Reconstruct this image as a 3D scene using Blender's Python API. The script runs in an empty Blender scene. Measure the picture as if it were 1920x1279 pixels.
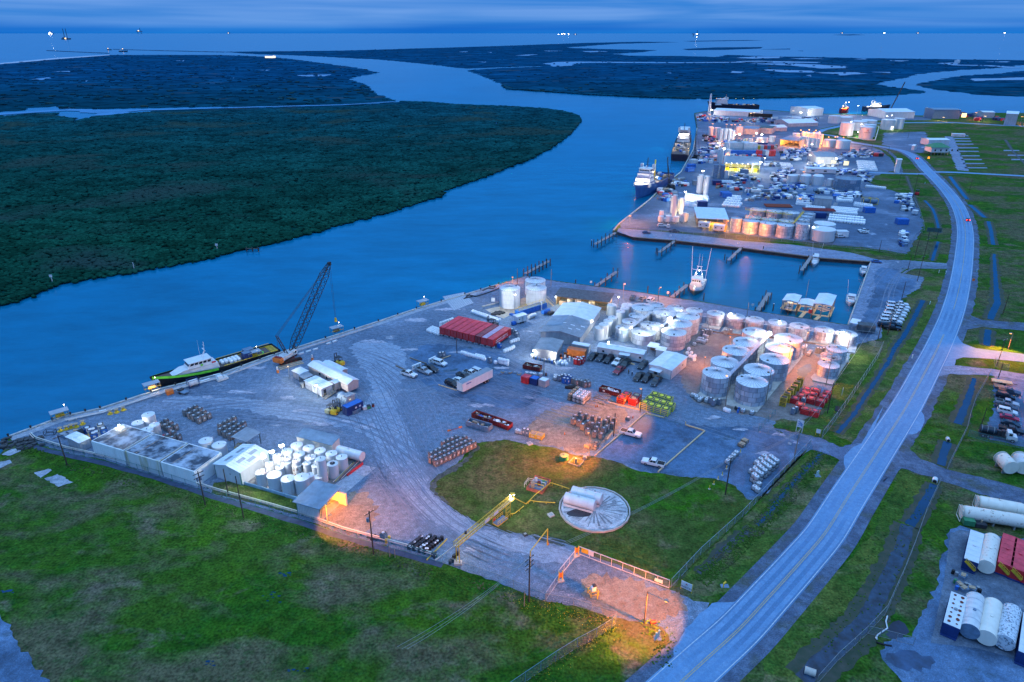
import bpy,math as mq,random
import numpy as np
rq,en,NN=range,enumerate,None
def si(n,k,v):n.inputs[k].default_value=v
from mathutils import Vector as Vc
random.seed(7)
R=mq.radians
scene=bpy.context.scene
COL=scene.collection
# camera
CAM_H=100.;FOC=1280.;PIT=mq.atan((639.5-62)/FOC)
cp,sp=mq.cos(PIT),mq.sin(PIT)
def G(px,py,z=0.):
 rx=(px-960)/FOC;ry=(639.5-py)/FOC
 t=(z-CAM_H)/(ry*cp-sp)
 return(t*rx,t*(ry*sp+cp),z)
def PXY(x,y,z):
 zc=y*cp-(z-CAM_H)*sp;yc=y*sp+(z-CAM_H)*cp
 return(960+FOC*x/zc,639.5-FOC*yc/zc)
def hft(b,ty):
 x,y,_=G(*b);lo,hi=0.,95.
 for _ in rq(40):
  m=(lo+hi)/2
  if PXY(x,y,m)[1]>ty:lo=m
  else:hi=m
 return lo
def ang(a,b):
 A=G(*a);B=G(*b);return mq.atan2(B[1]-A[1],B[0]-A[0])
def dist(a,b):
 A=G(*a);B=G(*b);return mq.hypot(B[0]-A[0],B[1]-A[1])
cam=bpy.data.cameras.new('camera');camo=bpy.data.objects.new('camera',cam);COL.objects.link(camo)
camo.location=(0,0,CAM_H);camo.rotation_euler=(R(90)-PIT,0,0)
cam.sensor_width=36;cam.lens=24;cam.clip_start=1;cam.clip_end=400000
scene.camera=camo
scene.view_settings.view_transform='Standard';scene.view_settings.look='None'
scene.view_settings.exposure=0;scene.view_settings.gamma=1
scene.cycles.use_denoising=1;scene.cycles.max_bounces=4;scene.cycles.diffuse_bounces=2;scene.cycles.glossy_bounces=2
scene.cycles.transparent_max_bounces=4;scene.cycles.sample_clamp_indirect=4;scene.cycles.sample_clamp_direct=30
scene.cycles.caustics_reflective=0;scene.cycles.caustics_refractive=0
# materials
MATS={}
def tn(N,sc,de):
 n=N.new('ShaderNodeTexNoise');si(n,'Scale',sc);si(n,'Detail',de);return n
def lin(*c):return tuple(c)+(1.,)if len(c)==3 else tuple(c)
def M(name,col,rough=.65,metal=0.,var=.22,scale=1.,col2=NN,bump=0.,stk=0.,emit=NN,es=0.,spec=.3,detail=4.,thr=(.35,.7),rand=1):
 if name in MATS:return MATS[name]
 m=bpy.data.materials.new(name);m.use_nodes=1;MATS[name]=m
 nt=m.node_tree;N=nt.nodes;L=nt.links;b=N['Principled BSDF']
 si(b,'Roughness',rough);si(b,'Metallic',metal)
 si(b,'Specular IOR Level',spec)
 tc=N.new('ShaderNodeTexCoord');mp=N.new('ShaderNodeMapping');L.new(tc.outputs['Object'],mp.inputs['Vector'])
 if stk:si(mp,'Scale',(1,1,stk))
 if rand:
  oi=N.new('ShaderNodeObjectInfo');ml=N.new('ShaderNodeMath');ml.operation='MULTIPLY';si(ml,1,57)
  L.new(oi.outputs['Random'],ml.inputs[0]);L.new(ml.outputs[0],mp.inputs['Location'])
 nz=tn(N,scale,detail);si(nz,'Roughness',.6)
 L.new(mp.outputs[0],nz.inputs['Vector'])
 rp=N.new('ShaderNodeValToRGB');rp.color_ramp.elements[0].position=thr[0];rp.color_ramp.elements[1].position=thr[1]
 c2=col2 if col2 else tuple(min(1,c*(1+var))for c in col)
 c1=col if col2 else tuple(c*(1-var)for c in col)
 rp.color_ramp.elements[0].color=lin(*c1);rp.color_ramp.elements[1].color=lin(*c2)
 L.new(nz.outputs['Fac'],rp.inputs[0]);L.new(rp.outputs[0],b.inputs['Base Color'])
 if bump:
  bp=N.new('ShaderNodeBump');si(bp,'Strength',bump);si(bp,'Distance',.1)
  L.new(nz.outputs['Fac'],bp.inputs['Height']);L.new(bp.outputs[0],b.inputs['Normal'])
 if emit:si(b,'Emission Color',lin(*emit));si(b,'Emission Strength',es)
 return m
def gmat(name,layers,rough=.9,spec=.15,bump=.3,bscale=1.5,grain=.3):
 m=bpy.data.materials.new(name);m.use_nodes=1;MATS[name]=m
 nt=m.node_tree;N=nt.nodes;L=nt.links;b=N['Principled BSDF']
 si(b,'Roughness',rough);si(b,'Specular IOR Level',spec)
 tc=N.new('ShaderNodeTexCoord');prev=NN
 for k,(col,sc,lo,hi,st,rz)in en(layers):
  if prev is NN:
   rgb=N.new('ShaderNodeRGB');rgb.outputs[0].default_value=lin(*col);prev=rgb.outputs[0];continue
  mp=N.new('ShaderNodeMapping');si(mp,'Scale',st);si(mp,'Rotation',(0,0,R(rz)));si(mp,'Location',(k*31.7,k*17.3,0))
  L.new(tc.outputs['Object'],mp.inputs['Vector'])
  nz=tn(N,sc,6);si(nz,'Roughness',.62);si(nz,'Distortion',.35)
  L.new(mp.outputs[0],nz.inputs['Vector'])
  mr=N.new('ShaderNodeMapRange');si(mr,1,lo);si(mr,2,hi);mr.clamp=1
  L.new(nz.outputs['Fac'],mr.inputs[0])
  mx=N.new('ShaderNodeMix');mx.data_type='RGBA'
  L.new(mr.outputs[0],mx.inputs[0]);L.new(prev,mx.inputs[6]);si(mx,7,lin(*col))
  prev=mx.outputs[2]
 for gs,ga in((.33,.7),(1.7,1.)):
  nz=tn(N,gs*bscale,3)
  L.new(tc.outputs['Object'],nz.inputs['Vector']);mr=N.new('ShaderNodeMapRange');si(mr,1,.3);si(mr,2,.7);si(mr,3,1-grain*ga);si(mr,4,1+grain*ga)
  L.new(nz.outputs['Fac'],mr.inputs[0]);mx=N.new('ShaderNodeVectorMath');mx.operation='SCALE';L.new(prev,mx.inputs[0]);L.new(mr.outputs[0],mx.inputs['Scale']);prev=mx.outputs[0]
 L.new(prev,b.inputs['Base Color'])
 if bump:
  nz=tn(N,bscale,5)
  L.new(tc.outputs['Object'],nz.inputs['Vector'])
  bp=N.new('ShaderNodeBump');si(bp,'Strength',bump);si(bp,'Distance',.4)
  L.new(nz.outputs['Fac'],bp.inputs['Height']);L.new(bp.outputs[0],b.inputs['Normal'])
 return m
def ems(name,col,st):
 if name in MATS:return MATS[name]
 m=bpy.data.materials.new(name);m.use_nodes=1;MATS[name]=m
 b=m.node_tree.nodes['Principled BSDF'];si(b,'Base Color',lin(*col))
 si(b,'Emission Color',lin(*col));si(b,'Emission Strength',st)
 return m
 # mesh collector
def v2(p,q):return(q[0]-p[0],q[1]-p[1],q[2]-p[2])
class J:
 def __init__(s):s.v=[];s.f=[];s.m=[];s.s=[]
 def add(s,vs,fs,mi=0,sm=0):
  o=len(s.v);s.v+=[tuple(p)for p in vs]
  for f in fs:s.f.append(tuple(i+o for i in f));s.m.append(mi);s.s.append(sm)
  return s
 def box(s,c,d,mi=0,rz=0.,taper=1.):
  x,y,z=d[0]/2,d[1]/2,d[2]/2;ca,sa=mq.cos(rz),mq.sin(rz);vs=[]
  for dz,k in((-z,1.),(z,taper)):
   for dx,dy in((-x,-y),(x,-y),(x,y),(-x,y)):
    dx*=k;dy*=k;vs.append((c[0]+dx*ca-dy*sa,c[1]+dx*sa+dy*ca,c[2]+dz))
  return s.add(vs,[(3,2,1,0),(4,5,6,7),(0,1,5,4),(1,2,6,5),(2,3,7,6),(3,0,4,7)],mi)
 def b0(s,x,y,z,dx,dy,dz,mi=0):
  return s.box((x+dx/2,y+dy/2,z+dz/2),(dx,dy,dz),mi)
 def bar(s,p,q,w,h=NN,mi=0):
  h=h or w;p=Vc(p);q=Vc(q);d=(q-p)
  if d.length<1e-6:return s
  d.normalize();up=Vc((0,0,1))if abs(d.z)<.95 else Vc((1,0,0))
  a=d.cross(up).normalized();b=a.cross(d).normalized();a*=w/2;b*=h/2
  vs=[p-a-b,p+a-b,p+a+b,p-a+b,q-a-b,q+a-b,q+a+b,q-a+b]
  return s.add(vs,[(3,2,1,0),(4,5,6,7),(0,1,5,4),(1,2,6,5),(2,3,7,6),(3,0,4,7)],mi)
 def cyl(s,p,q,r0,r1=NN,n=12,caps=1,mi=0,mc=NN):
  r1=r0 if r1 is NN else r1;p=Vc(p);q=Vc(q);d=(q-p).normalized()
  up=Vc((0,0,1))if abs(d.z)<.95 else Vc((1,0,0))
  a=d.cross(up).normalized();b=d.cross(a).normalized()
  if abs(d.z)>.95:a=Vc((1,0,0));b=Vc((0,1,0))if d.z>0 else Vc((0,-1,0))
  else:b=-b
  cs=[(mq.cos(2*mq.pi*i/n),mq.sin(2*mq.pi*i/n))for i in rq(n)]
  A=[p+a*(r0*c)+b*(r0*k)for c,k in cs];B=[q+a*(r1*c)+b*(r1*k)for c,k in cs]
  s.add(A+B,[(i,(i+1)%n,n+(i+1)%n,n+i)for i in rq(n)],mi,1)
  if caps:
   mc=mi if mc is NN else mc
   if r0>1e-4:s.add(A,[tuple(rq(n-1,-1,-1))],mc)
   if r1>1e-4:s.add(B,[tuple(rq(n))],mc)
  return s
 def tube(s,pts,r,n=6,mi=0):
  for a,b in zip(pts,pts[1:]):s.cyl(a,b,r,r,n,1,mi)
  return s
 def ext(s,poly,z0,z1,mi=0,mt=NN,bottom=1):
  n=len(poly);ar=sum(poly[i][0]*poly[(i+1)%n][1]-poly[(i+1)%n][0]*poly[i][1]for i in rq(n))
  if ar<0:poly=poly[::-1]
  A=[(p[0],p[1],z0)for p in poly];B=[(p[0],p[1],z1)for p in poly]
  s.add(A+B,[(i,(i+1)%n,n+(i+1)%n,n+i)for i in rq(n)],mi)
  s.add(B,[tuple(rq(n))],mi if mt is NN else mt)
  if bottom:s.add(A,[tuple(rq(n-1,-1,-1))],mi)
  return s
 def prof(s,poly,y0,y1,mi=0,ins=0.):
  n=len(poly);ar=sum(poly[i][0]*poly[(i+1)%n][1]-poly[(i+1)%n][0]*poly[i][1]for i in rq(n))
  if ar<0:poly=poly[::-1]
  A=[(p[0],y0,p[1])for p in poly];B=[(p[0],y1,p[1])for p in poly]
  if y1<y0:A,B=B,A
  s.add(A+B,[(n+i,n+(i+1)%n,(i+1)%n,i)for i in rq(n)],mi)
  s.add(A,[tuple(rq(n))],mi);s.add(B,[tuple(rq(n-1,-1,-1))],mi)
  return s
 def loft(s,rgs,mi=0,sm=0,c0=1,c1=1):
  n=len(rgs[0]);vs=[p for r in rgs for p in r];fs=[]
  for k in rq(len(rgs)-1):
   for i in rq(n):fs.append((k*n+i,k*n+(i+1)%n,(k+1)*n+(i+1)%n,(k+1)*n+i))
  s.add(vs,fs,mi,sm)
  if c0:s.add(rgs[0],[tuple(rq(n-1,-1,-1))],mi)
  if c1:s.add(rgs[-1],[tuple(rq(n))],mi)
  return s
 def face(s,pts,mi=0):return s.add(pts,[tuple(rq(len(pts)))],mi)
 def mesh(s,name,mats):
  me=bpy.data.meshes.new(name);me.from_pydata(s.v,[],s.f)
  if not isinstance(mats,(list,tuple)):mats=[mats]
  for m in mats:me.materials.append(m)
  me.polygons.foreach_set('material_index',s.m);me.polygons.foreach_set('use_smooth',s.s);me.update()
  return me
 def bd(s,name,mats,parent=NN,lb=NN,loc=NN,rz=0.):
  o=bpy.data.objects.new(name,s.mesh(name,mats));COL.objects.link(o)
  if parent:o.parent=parent
  if lb:o['label']=say(lb)
  if loc:o.location=loc
  if rz:o.rotation_euler=(0,0,rz)
  return o
WORDS=dict(zip("ABCDEFGHIJKLMNOPQRSTUVWXYZabcdefghijklmnopqrstuvwxyz0123456789!#$&*+-/:;<=>?@^_|.()[]","white,of the,beside the,behind the,at the,by the,in the,tank,along the,orange,warehouse,chain link fence,galvanised,with,on the,utility pole,small,between the,dark,yellow,blue,container,before the,lamp,river,second,corner,concrete,grey,below the,tanks,basin,timber,pickup,block,road,trailer,pale,over the,near the,above the,bulk bags,under the,roofed,black,wharf,standing,from the,red containers,side,caged tote,roadside,mobile office,entrance,bulk bag,long,floodlight,front,terminal,tall,fence,pole,far yard,pipe bridge,post,short,middle,totes,silo,riverside,boat,green,lower,large,to the,bright,dumpster,kerb,shed,office,row of,building,vessel,column,street crossing".split(",")))
def say(s):
 """write a description out in full: ~x stands for a word of the list above"""
 p=s.split("~");return p[0]+"".join(WORDS[q[0]]+q[1:] for q in p[1:])
def tag(o,lb=NN,cat=NN,gr=NN,kind=NN):
 if lb:o['label']=say(lb)
 if cat:o['category']=cat
 if gr:o['group']=say(gr)
 if kind:o['kind']=kind
 return o
def tg(name,lb,cat,loc=(0,0,0),rz=0.,gr=NN):
 o=bpy.data.objects.new(name,NN);o.empty_display_size=.5;COL.objects.link(o);o.location=loc;o.rotation_euler=(0,0,rz)
 return tag(o,lb,cat,gr)
KIDS={}
def kids(o):
 if o.name not in KIDS:KIDS[o.name]=list(o.children)
 return KIDS[o.name]
def dup(o,loc,rz,lb,gr=NN,parent=NN):
 def cpy(a,par):
  c=a.copy();COL.objects.link(c)
  if par is not NN:c.parent=par
  for ch in kids(a):cpy(ch,c)
  return c
 c=cpy(o,NN);c.location=loc;c.rotation_euler=(0,0,rz)
 c['label']=say(lb)
 if gr:c['group']=say(gr)
 elif 'group' in c:del c['group']
 return c
PROTO={}
def put(key,maker,loc,rz,lb,gr=NN):
 if key not in PROTO:
  o=maker();PROTO[key]=o;o.location=loc;o.rotation_euler=(0,0,rz);o['label']=say(lb)
  if gr:o['group']=say(gr)
  return o
 return dup(PROTO[key],loc,rz,lb,gr)
NTH=['first','second','third','fourth','fifth','sixth','seventh','eighth','ninth','tenth','eleventh','twelfth','thirteenth','fourteenth','fifteenth','sixteenth','seventeenth','eighteenth','nineteenth','twentieth']
def nth(i):return NTH[i]if i<20 else 'twenty '+NTH[i-20]
def lgt(parent,loc,col,pwr,rad=.35,hood=0,tilt=NN):
 l=bpy.data.lights.new('lamp_light','SPOT' if hood else 'POINT')
 if hood:l.spot_size=R(134)
 if hood:l.spot_blend=.8
 l.energy=pwr*(5.5 if col==SOD else 2.7);l.color=col;l.shadow_soft_size=rad
 o=bpy.data.objects.new('lamp_light',l);COL.objects.link(o);o.location=loc
 if tilt is not NN:o.rotation_euler=(0,-R(38),tilt)
 if parent:o.parent=parent
 return o
WHITE_L=(1.,.97,.86);COOL_L=(.86,.95,1.);SOD=(1.,.25,.02);WARM=(1.,.72,.35)
def jag(pts,step,amp,closed=1,seed=0):
 rn=random.Random(seed+len(pts));out=[];n=len(pts)
 for i in rq(n if closed else n-1):
  a=pts[i];b=pts[(i+1)%n];L=mq.hypot(b[0]-a[0],b[1]-a[1])
  st=step(a)if callable(step)else step;k=max(1,int(L/st));nx,ny=-(b[1]-a[1])/max(L,1e-6),(b[0]-a[0])/max(L,1e-6)
  for j in rq(k):
   t=j/k;w=(amp(a)if callable(amp)else amp)*(rn.random()-.5)*2 if j else 0
   out.append((a[0]+(b[0]-a[0])*t+nx*w,a[1]+(b[1]-a[1])*t+ny*w))
 if not closed:out.append(tuple(pts[-1][:2]))
 return out
def smooth(pts,it=2):
 for _ in rq(it):
  q=[];n=len(pts)
  for i in rq(n):
   a,b=pts[i],pts[(i+1)%n];q+=[(a[0]*.75+b[0]*.25,a[1]*.75+b[1]*.25),(a[0]*.25+b[0]*.75,a[1]*.25+b[1]*.75)]
  pts=q
 return pts
def flat(name,px,z,mat,step=2.,amp=.3,kind='structure',world=0,sm=0,depth=NN,seed=0,sidemat=NN):
 pts=[p[:2]for p in px]if world else[G(x,y,z)[:2]for x,y in px]
 if sm:pts=smooth(pts,sm)
 if amp:pts=jag(pts,step,amp,seed=seed)
 mb=J()
 if depth:mb.ext(pts,z-depth,z,1,0,bottom=0)
 else:
  n=len(pts);ar=sum(pts[i][0]*pts[(i+1)%n][1]-pts[(i+1)%n][0]*pts[i][1]for i in rq(n))
  if ar<0:pts=pts[::-1]
  mb.face([(x,y,z)for x,y in pts])
 o=mb.bd(name,[mat,sidemat or mat]if depth else[mat]);o['kind']=kind
 return o
def strip(name,px,w,z,mat,kind='structure',world=0,amp=0.,step=2.):
 pts=[Vc((p[0],p[1],0))for p in px]if world else[Vc(G(x,y,z)[:2]+(0,))for x,y in px]
 ws=w if isinstance(w,(list,tuple))else[w]*len(pts)
 A=[];B=[]
 for i,p in en(pts):
  d=(pts[min(i+1,len(pts)-1)]-pts[max(i-1,0)]).normalized();n=Vc((-d.y,d.x,0))
  A.append(p+n*ws[i]/2);B.append(p-n*ws[i]/2)
 loop=[(p.x,p.y)for p in A]+[(p.x,p.y)for p in B[::-1]]
 return flat(name,loop,z,mat,step,amp,kind,1)
 # sky and daylight
world=bpy.data.worlds.new('World');scene.world=world;world.use_nodes=1
nt=world.node_tree;N=nt.nodes;L=nt.links;N.clear()
out=N.new('ShaderNodeOutputWorld');bg=N.new('ShaderNodeBackground');L.new(bg.outputs[0],out.inputs[0])
tc=N.new('ShaderNodeTexCoord');sx=N.new('ShaderNodeSeparateXYZ');L.new(tc.outputs['Generated'],sx.inputs[0])
mx=N.new('ShaderNodeMath');mx.operation='MAXIMUM';si(mx,1,0);L.new(sx.outputs[2],mx.inputs[0])
pw=N.new('ShaderNodeMath');pw.operation='POWER';si(pw,1,.5);L.new(mx.outputs[0],pw.inputs[0])
rp=N.new('ShaderNodeValToRGB');L.new(pw.outputs[0],rp.inputs[0])
stops=[(0,(.005,.19,.72)),(.07,(.014,.20,.74)),(.13,(.09,.335,.86)),(.2,(.105,.35,.88)),(.35,(.02,.28,.95)),(.6,(.05,.40,1.15)),(.78,(.46,1.08,2.1)),(1,(.84,1.68,2.8))]
el=rp.color_ramp.elements
el[0].position,el[1].position=stops[0][0],stops[-1][0];el[0].color=lin(*stops[0][1]);el[1].color=lin(*stops[-1][1])
for p,c in stops[1:-1]:e=el.new(p);e.color=lin(*c)
mp=N.new('ShaderNodeMapping');si(mp,'Scale',(2.2,2.2,48));L.new(tc.outputs['Generated'],mp.inputs[0])
nz=tn(N,1.25,3);si(nz,'Roughness',.5);si(nz,'Distortion',.4)
L.new(mp.outputs[0],nz.inputs['Vector'])
cr=N.new('ShaderNodeValToRGB');cr.color_ramp.elements[0].position=.33;cr.color_ramp.elements[1].position=.68
cr.color_ramp.elements[0].color=(.35,.74,.9,1);cr.color_ramp.elements[1].color=(1.85,1.2,1.06,1);L.new(nz.outputs['Fac'],cr.inputs[0])
ml=N.new('ShaderNodeMix');ml.data_type='RGBA';ml.blend_type='MULTIPLY';si(ml,0,1)
L.new(rp.outputs[0],ml.inputs[6]);L.new(cr.outputs[0],ml.inputs[7])
sky=N.new('ShaderNodeTexSky');sky.sky_type='NISHITA';sky.sun_disc=0;sky.sun_elevation=R(1.5);sky.sun_rotation=R(215);sky.air_density=1.5;sky.ozone_density=4
sk=N.new('ShaderNodeMix');sk.data_type='RGBA';sk.blend_type='ADD';si(sk,0,.02)
L.new(ml.outputs[2],sk.inputs[6]);L.new(sky.outputs[0],sk.inputs[7]);L.new(sk.outputs[2],bg.inputs[0]);si(bg,1,.88)
sun=bpy.data.lights.new('sun','SUN');sun.energy=.12;sun.angle=R(50);sun.color=(.85,.92,1)
suno=bpy.data.objects.new('sun',sun);COL.objects.link(suno);suno.rotation_euler=(R(38),0,R(-35))
# ground materials
one=(1,1,1)
def wmt(name,base,rough=.12,bs=.5,bump=.25,spec=.5,tint=(.02,.75,1,1)):
 m=bpy.data.materials.new(name);m.use_nodes=1;nt=m.node_tree;N=nt.nodes;L=nt.links;b=N['Principled BSDF']
 si(b,'Roughness',rough);si(b,'IOR',1.33);si(b,'Specular IOR Level',spec);si(b,'Specular Tint',tint)
 tc=N.new('ShaderNodeTexCoord');n1=tn(N,.004,5);si(n1,'Distortion',1.2)
 L.new(tc.outputs['Object'],n1.inputs['Vector'])
 r=N.new('ShaderNodeValToRGB');r.color_ramp.elements[0].position=.3;r.color_ramp.elements[1].position=.7
 r.color_ramp.elements[0].color=lin(*(c*.86 for c in base));r.color_ramp.elements[1].color=lin(*(c*1.16 for c in base))
 L.new(n1.outputs['Fac'],r.inputs[0]);L.new(r.outputs[0],b.inputs['Base Color'])
 n3=tn(N,.035,8);si(n3,'Roughness',.75)
 mp=N.new('ShaderNodeMapping');si(mp,'Scale',(.6,1.5,1));si(mp,'Rotation',(0,0,R(-25)));L.new(tc.outputs['Object'],mp.inputs[0])
 L.new(mp.outputs[0],n3.inputs['Vector']);vm=N.new('ShaderNodeVectorMath');vm.operation='SCALE';wq=N.new('ShaderNodeMapRange');si(wq,1,.3);si(wq,2,.7);si(wq,3,.74);si(wq,4,1.26);L.new(n3.outputs['Fac'],wq.inputs[0]);L.new(r.outputs[0],vm.inputs[0]);L.new(wq.outputs[0],vm.inputs['Scale']);L.new(vm.outputs[0],b.inputs['Base Color'])
 n2=tn(N,bs,4);L.new(mp.outputs[0],n2.inputs['Vector'])
 bp=N.new('ShaderNodeBump');si(bp,'Strength',bump);si(bp,'Distance',.25)
 L.new(n2.outputs['Fac'],bp.inputs['Height']);L.new(bp.outputs[0],b.inputs['Normal'])
 return m
m_water=wmt('river_water',(.0,.116,.228),.16,.5,.16,.25)
m_basin=wmt('basin_water',(.0,.104,.20),.14,.5,.1,.8,(1,1,1,1))
m_pond=wmt('pond_water',(.05,.17,.34),.1,.3,.1)
mdi=wmt('ditch_water',(.004,.03,.085),.08,.8,.12)
mgs=gmat('field_grass',[((.03,.08,.009),1,0,1,one,0),((.017,.074,.007),.035,.46,.58,one,0),((.036,.105,.006),.05,.52,.66,one,20),((.075,.076,.042),.03,.47,.58,(1,1.6,1),35),((.105,.095,.066),.07,.56,.68,(1,1.4,1),35),((.012,.05,.012),.55,.52,.75,one,0),((.06,.12,.02),.9,.60,.8,one,0)],.95,.05,.9,1.1,.5)
m_lawn=gmat('lawn_grass',[((.045,.075,.016),1,0,1,one,0),((.03,.105,.006),.05,.53,.63,one,0),((.088,.08,.034),.045,.46,.60,one,30),((.12,.1,.055),.09,.58,.70,one,10),((.05,.05,.03),.11,.66,.74,one,0),((.025,.07,.012),.7,.5,.75,one,0)],.95,.05,.7,1.3,.42)
mve=gmat('verge_grass',[((.042,.09,.015),1,0,1,one,0),((.075,.105,.022),.06,.46,.6,one,0),((.115,.105,.055),.05,.5,.62,(1,2,1),-35),((.02,.055,.012),.12,.55,.68,one,0),((.02,.06,.012),.8,.5,.75,one,0)],.95,.05,.8,1.2,.45)
m_gravel=gmat('yard_gravel',[((.105,.155,.228),1,0,1,one,0),((.068,.108,.17),.03,.46,.60,one,0),((.16,.205,.285),.025,.52,.68,(1,2.2,1),40),((.38,.385,.43),.07,.64,.70,(1,1.7,1),25),((.145,.19,.26),.35,.50,.72,(1,5,1),48),((.105,.125,.175),.16,.62,.74,one,0),((.30,.30,.35),3.,.55,.8,one,0)],.8,.25,.35,2.5,.4)
m_fargravel=gmat('far_gravel',[((.06,.10,.17),1,0,1,one,0),((.04,.07,.125),.02,.46,.60,one,0),((.13,.18,.27),.018,.52,.66,(1,1.6,1),0),((.32,.39,.52),.05,.64,.70,(1,2,1),0),((.055,.08,.13),.04,.60,.68,one,0)],.75,.3,.3,1.)
msl=gmat('shell_road',[((.13,.175,.26),1,0,1,one,0),((.185,.235,.33),.08,.45,.65,(1,3,1),-8),((.13,.18,.27),.06,.52,.66,one,0),((.33,.38,.48),1.2,.58,.8,one,0)],.85,.2,.3,2.)
m_damp=gmat('damp_gravel',[((.062,.125,.225),1,0,1,one,0),((.03,.062,.115),.06,.45,.60,one,0),((.10,.175,.29),.09,.55,.70,one,0),((.03,.06,.08),.14,.60,.7,one,0),((.2,.29,.42),2.5,.6,.8,one,0)],.7,.3,.3,2.5)
m_dirt=gmat('dirt_strip',[((.075,.085,.085),1,0,1,one,0),((.04,.055,.05),.15,.45,.65,one,0),((.12,.11,.09),.3,.55,.7,one,0),((.03,.07,.02),.2,.58,.7,one,0)],.95,.1,.6,2.)
mas=gmat('asphalt',[((.068,.155,.285),1,0,1,one,0),((.105,.23,.40),.03,.42,.62,one,0),((.075,.18,.33),.3,.55,.75,one,0),((.12,.24,.41),3,.55,.8,one,0)],.72,.3,.12,4.,.12)
mal=gmat('worn_asphalt',[((.10,.21,.36),1,0,1,one,0),((.13,.245,.40),.25,.45,.65,one,0),((.17,.30,.47),3,.55,.8,one,0)],.75,.3,.12,4.,.15)
m_asphd=gmat('tyre_lane',[((.07,.175,.33),1,0,1,one,0),((.095,.21,.375),.12,.45,.65,one,0)],.68,.3,.1,4.)
msh=gmat('road_shoulder',[((.06,.085,.135),1,0,1,one,0),((.09,.13,.20),.2,.42,.62,one,0),((.06,.075,.07),.12,.52,.66,one,0),((.14,.18,.25),2,.58,.8,one,0)],.9,.15,.4,2.5)
mco=gmat('concrete_slab',[((.25,.28,.33),1,0,1,one,0),((.16,.19,.235),.15,.5,.7,one,0),((.32,.34,.38),.4,.5,.7,one,0),((.10,.12,.15),.25,.62,.72,one,0)],.8,.2,.15,3.)
m_sheet=M('sheet_piling',(.05,.045,.045),.85,0,.4,.6)
m_marsh=bpy.data.materials.new('marsh_ground')
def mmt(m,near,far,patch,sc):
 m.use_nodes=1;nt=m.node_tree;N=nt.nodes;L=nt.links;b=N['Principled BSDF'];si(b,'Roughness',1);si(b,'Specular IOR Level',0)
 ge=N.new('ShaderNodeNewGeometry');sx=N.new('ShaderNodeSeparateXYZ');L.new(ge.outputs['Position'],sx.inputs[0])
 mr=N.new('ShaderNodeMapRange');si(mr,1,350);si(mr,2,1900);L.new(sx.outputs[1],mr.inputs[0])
 a=N.new('ShaderNodeMix');a.data_type='RGBA';si(a,6,lin(*near));si(a,7,lin(*far));L.new(mr.outputs[0],a.inputs[0])  # distance haze painted into the base colour, bluer with world Y
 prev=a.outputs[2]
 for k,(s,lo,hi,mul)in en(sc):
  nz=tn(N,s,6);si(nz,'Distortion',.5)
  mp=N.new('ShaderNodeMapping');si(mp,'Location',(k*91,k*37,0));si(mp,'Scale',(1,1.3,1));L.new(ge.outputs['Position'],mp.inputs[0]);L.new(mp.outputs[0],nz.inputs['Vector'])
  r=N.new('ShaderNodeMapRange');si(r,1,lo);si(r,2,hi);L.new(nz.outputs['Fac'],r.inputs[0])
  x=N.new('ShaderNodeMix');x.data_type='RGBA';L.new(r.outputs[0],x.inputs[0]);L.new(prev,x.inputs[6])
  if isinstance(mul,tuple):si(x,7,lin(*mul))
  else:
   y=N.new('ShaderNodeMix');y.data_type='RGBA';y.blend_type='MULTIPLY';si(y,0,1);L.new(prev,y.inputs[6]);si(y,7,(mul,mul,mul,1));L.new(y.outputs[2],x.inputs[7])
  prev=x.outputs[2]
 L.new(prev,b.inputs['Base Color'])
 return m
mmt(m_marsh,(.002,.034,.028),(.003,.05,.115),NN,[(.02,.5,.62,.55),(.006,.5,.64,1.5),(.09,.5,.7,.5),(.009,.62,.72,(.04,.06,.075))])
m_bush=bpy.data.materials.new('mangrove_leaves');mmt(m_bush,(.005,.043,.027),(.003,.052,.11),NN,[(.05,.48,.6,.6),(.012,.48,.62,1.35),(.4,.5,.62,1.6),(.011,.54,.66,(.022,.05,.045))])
m_weed=gmat('weed_leaves',[((.04,.095,.016),1,0,1,one,0),((.07,.125,.02),.6,.5,.65,one,0),((.085,.08,.05),.2,.52,.64,one,0),((.025,.06,.014),.8,.55,.65,one,0)],.95,.05,0)
m_flower=M('yellow_blossom',(.5,.42,.02),.9,0,.3,2.)
# water and land
WZ=-1.6
mb=J();mb.face([(-150000,-3000,WZ),(150000,-3000,WZ),(150000,200000,WZ),(-150000,200000,WZ)]);o=mb.bd('river',[m_water]);o['kind']='structure'
flat('basin_water',[(1158,508),(1150,534),(1600,625),(1650,480),(1300,440),(1150,425),(1114,458)],WZ+.02,m_basin,amp=0)
dj=lambda p:max(1.5,mq.hypot(*p[:2])*.008)
def marsh(name,px,amp=.0045,z=-1.2,mat=NN):
 pts=[G(x,y,z)[:2]for x,y in px]
 return flat(name,pts,z,mat or m_marsh,lambda p:max(2.,mq.hypot(*p)*.006),lambda p:mq.hypot(*p)*amp,'structure',1,depth=.8)
LOWM=[(-260,650),(0,572),(54,556),(60,550),(95,537),(150,524),(250,510),(340,493),(399,483),(402,479),(480,463),(560,443),(640,420),(700,405),(780,380),(820,368),(826,358),(870,343),(920,325),(990,297),(1030,277),(1062,252),(1084,228),(1080,218),(1055,210),(1020,205),(960,201),(900,199),(850,197),(800,193),(752,191),(700,195),(640,197.5),(560,200),(437,203),(345,204),(287,207.5),(273,212),(215,216),(183,219),(155,225),(146,233),(128,233.5),(133,223),(100,217.5),(112,211),(50,212.5),(0,219),(-500,232),(-900,420)]
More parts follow.
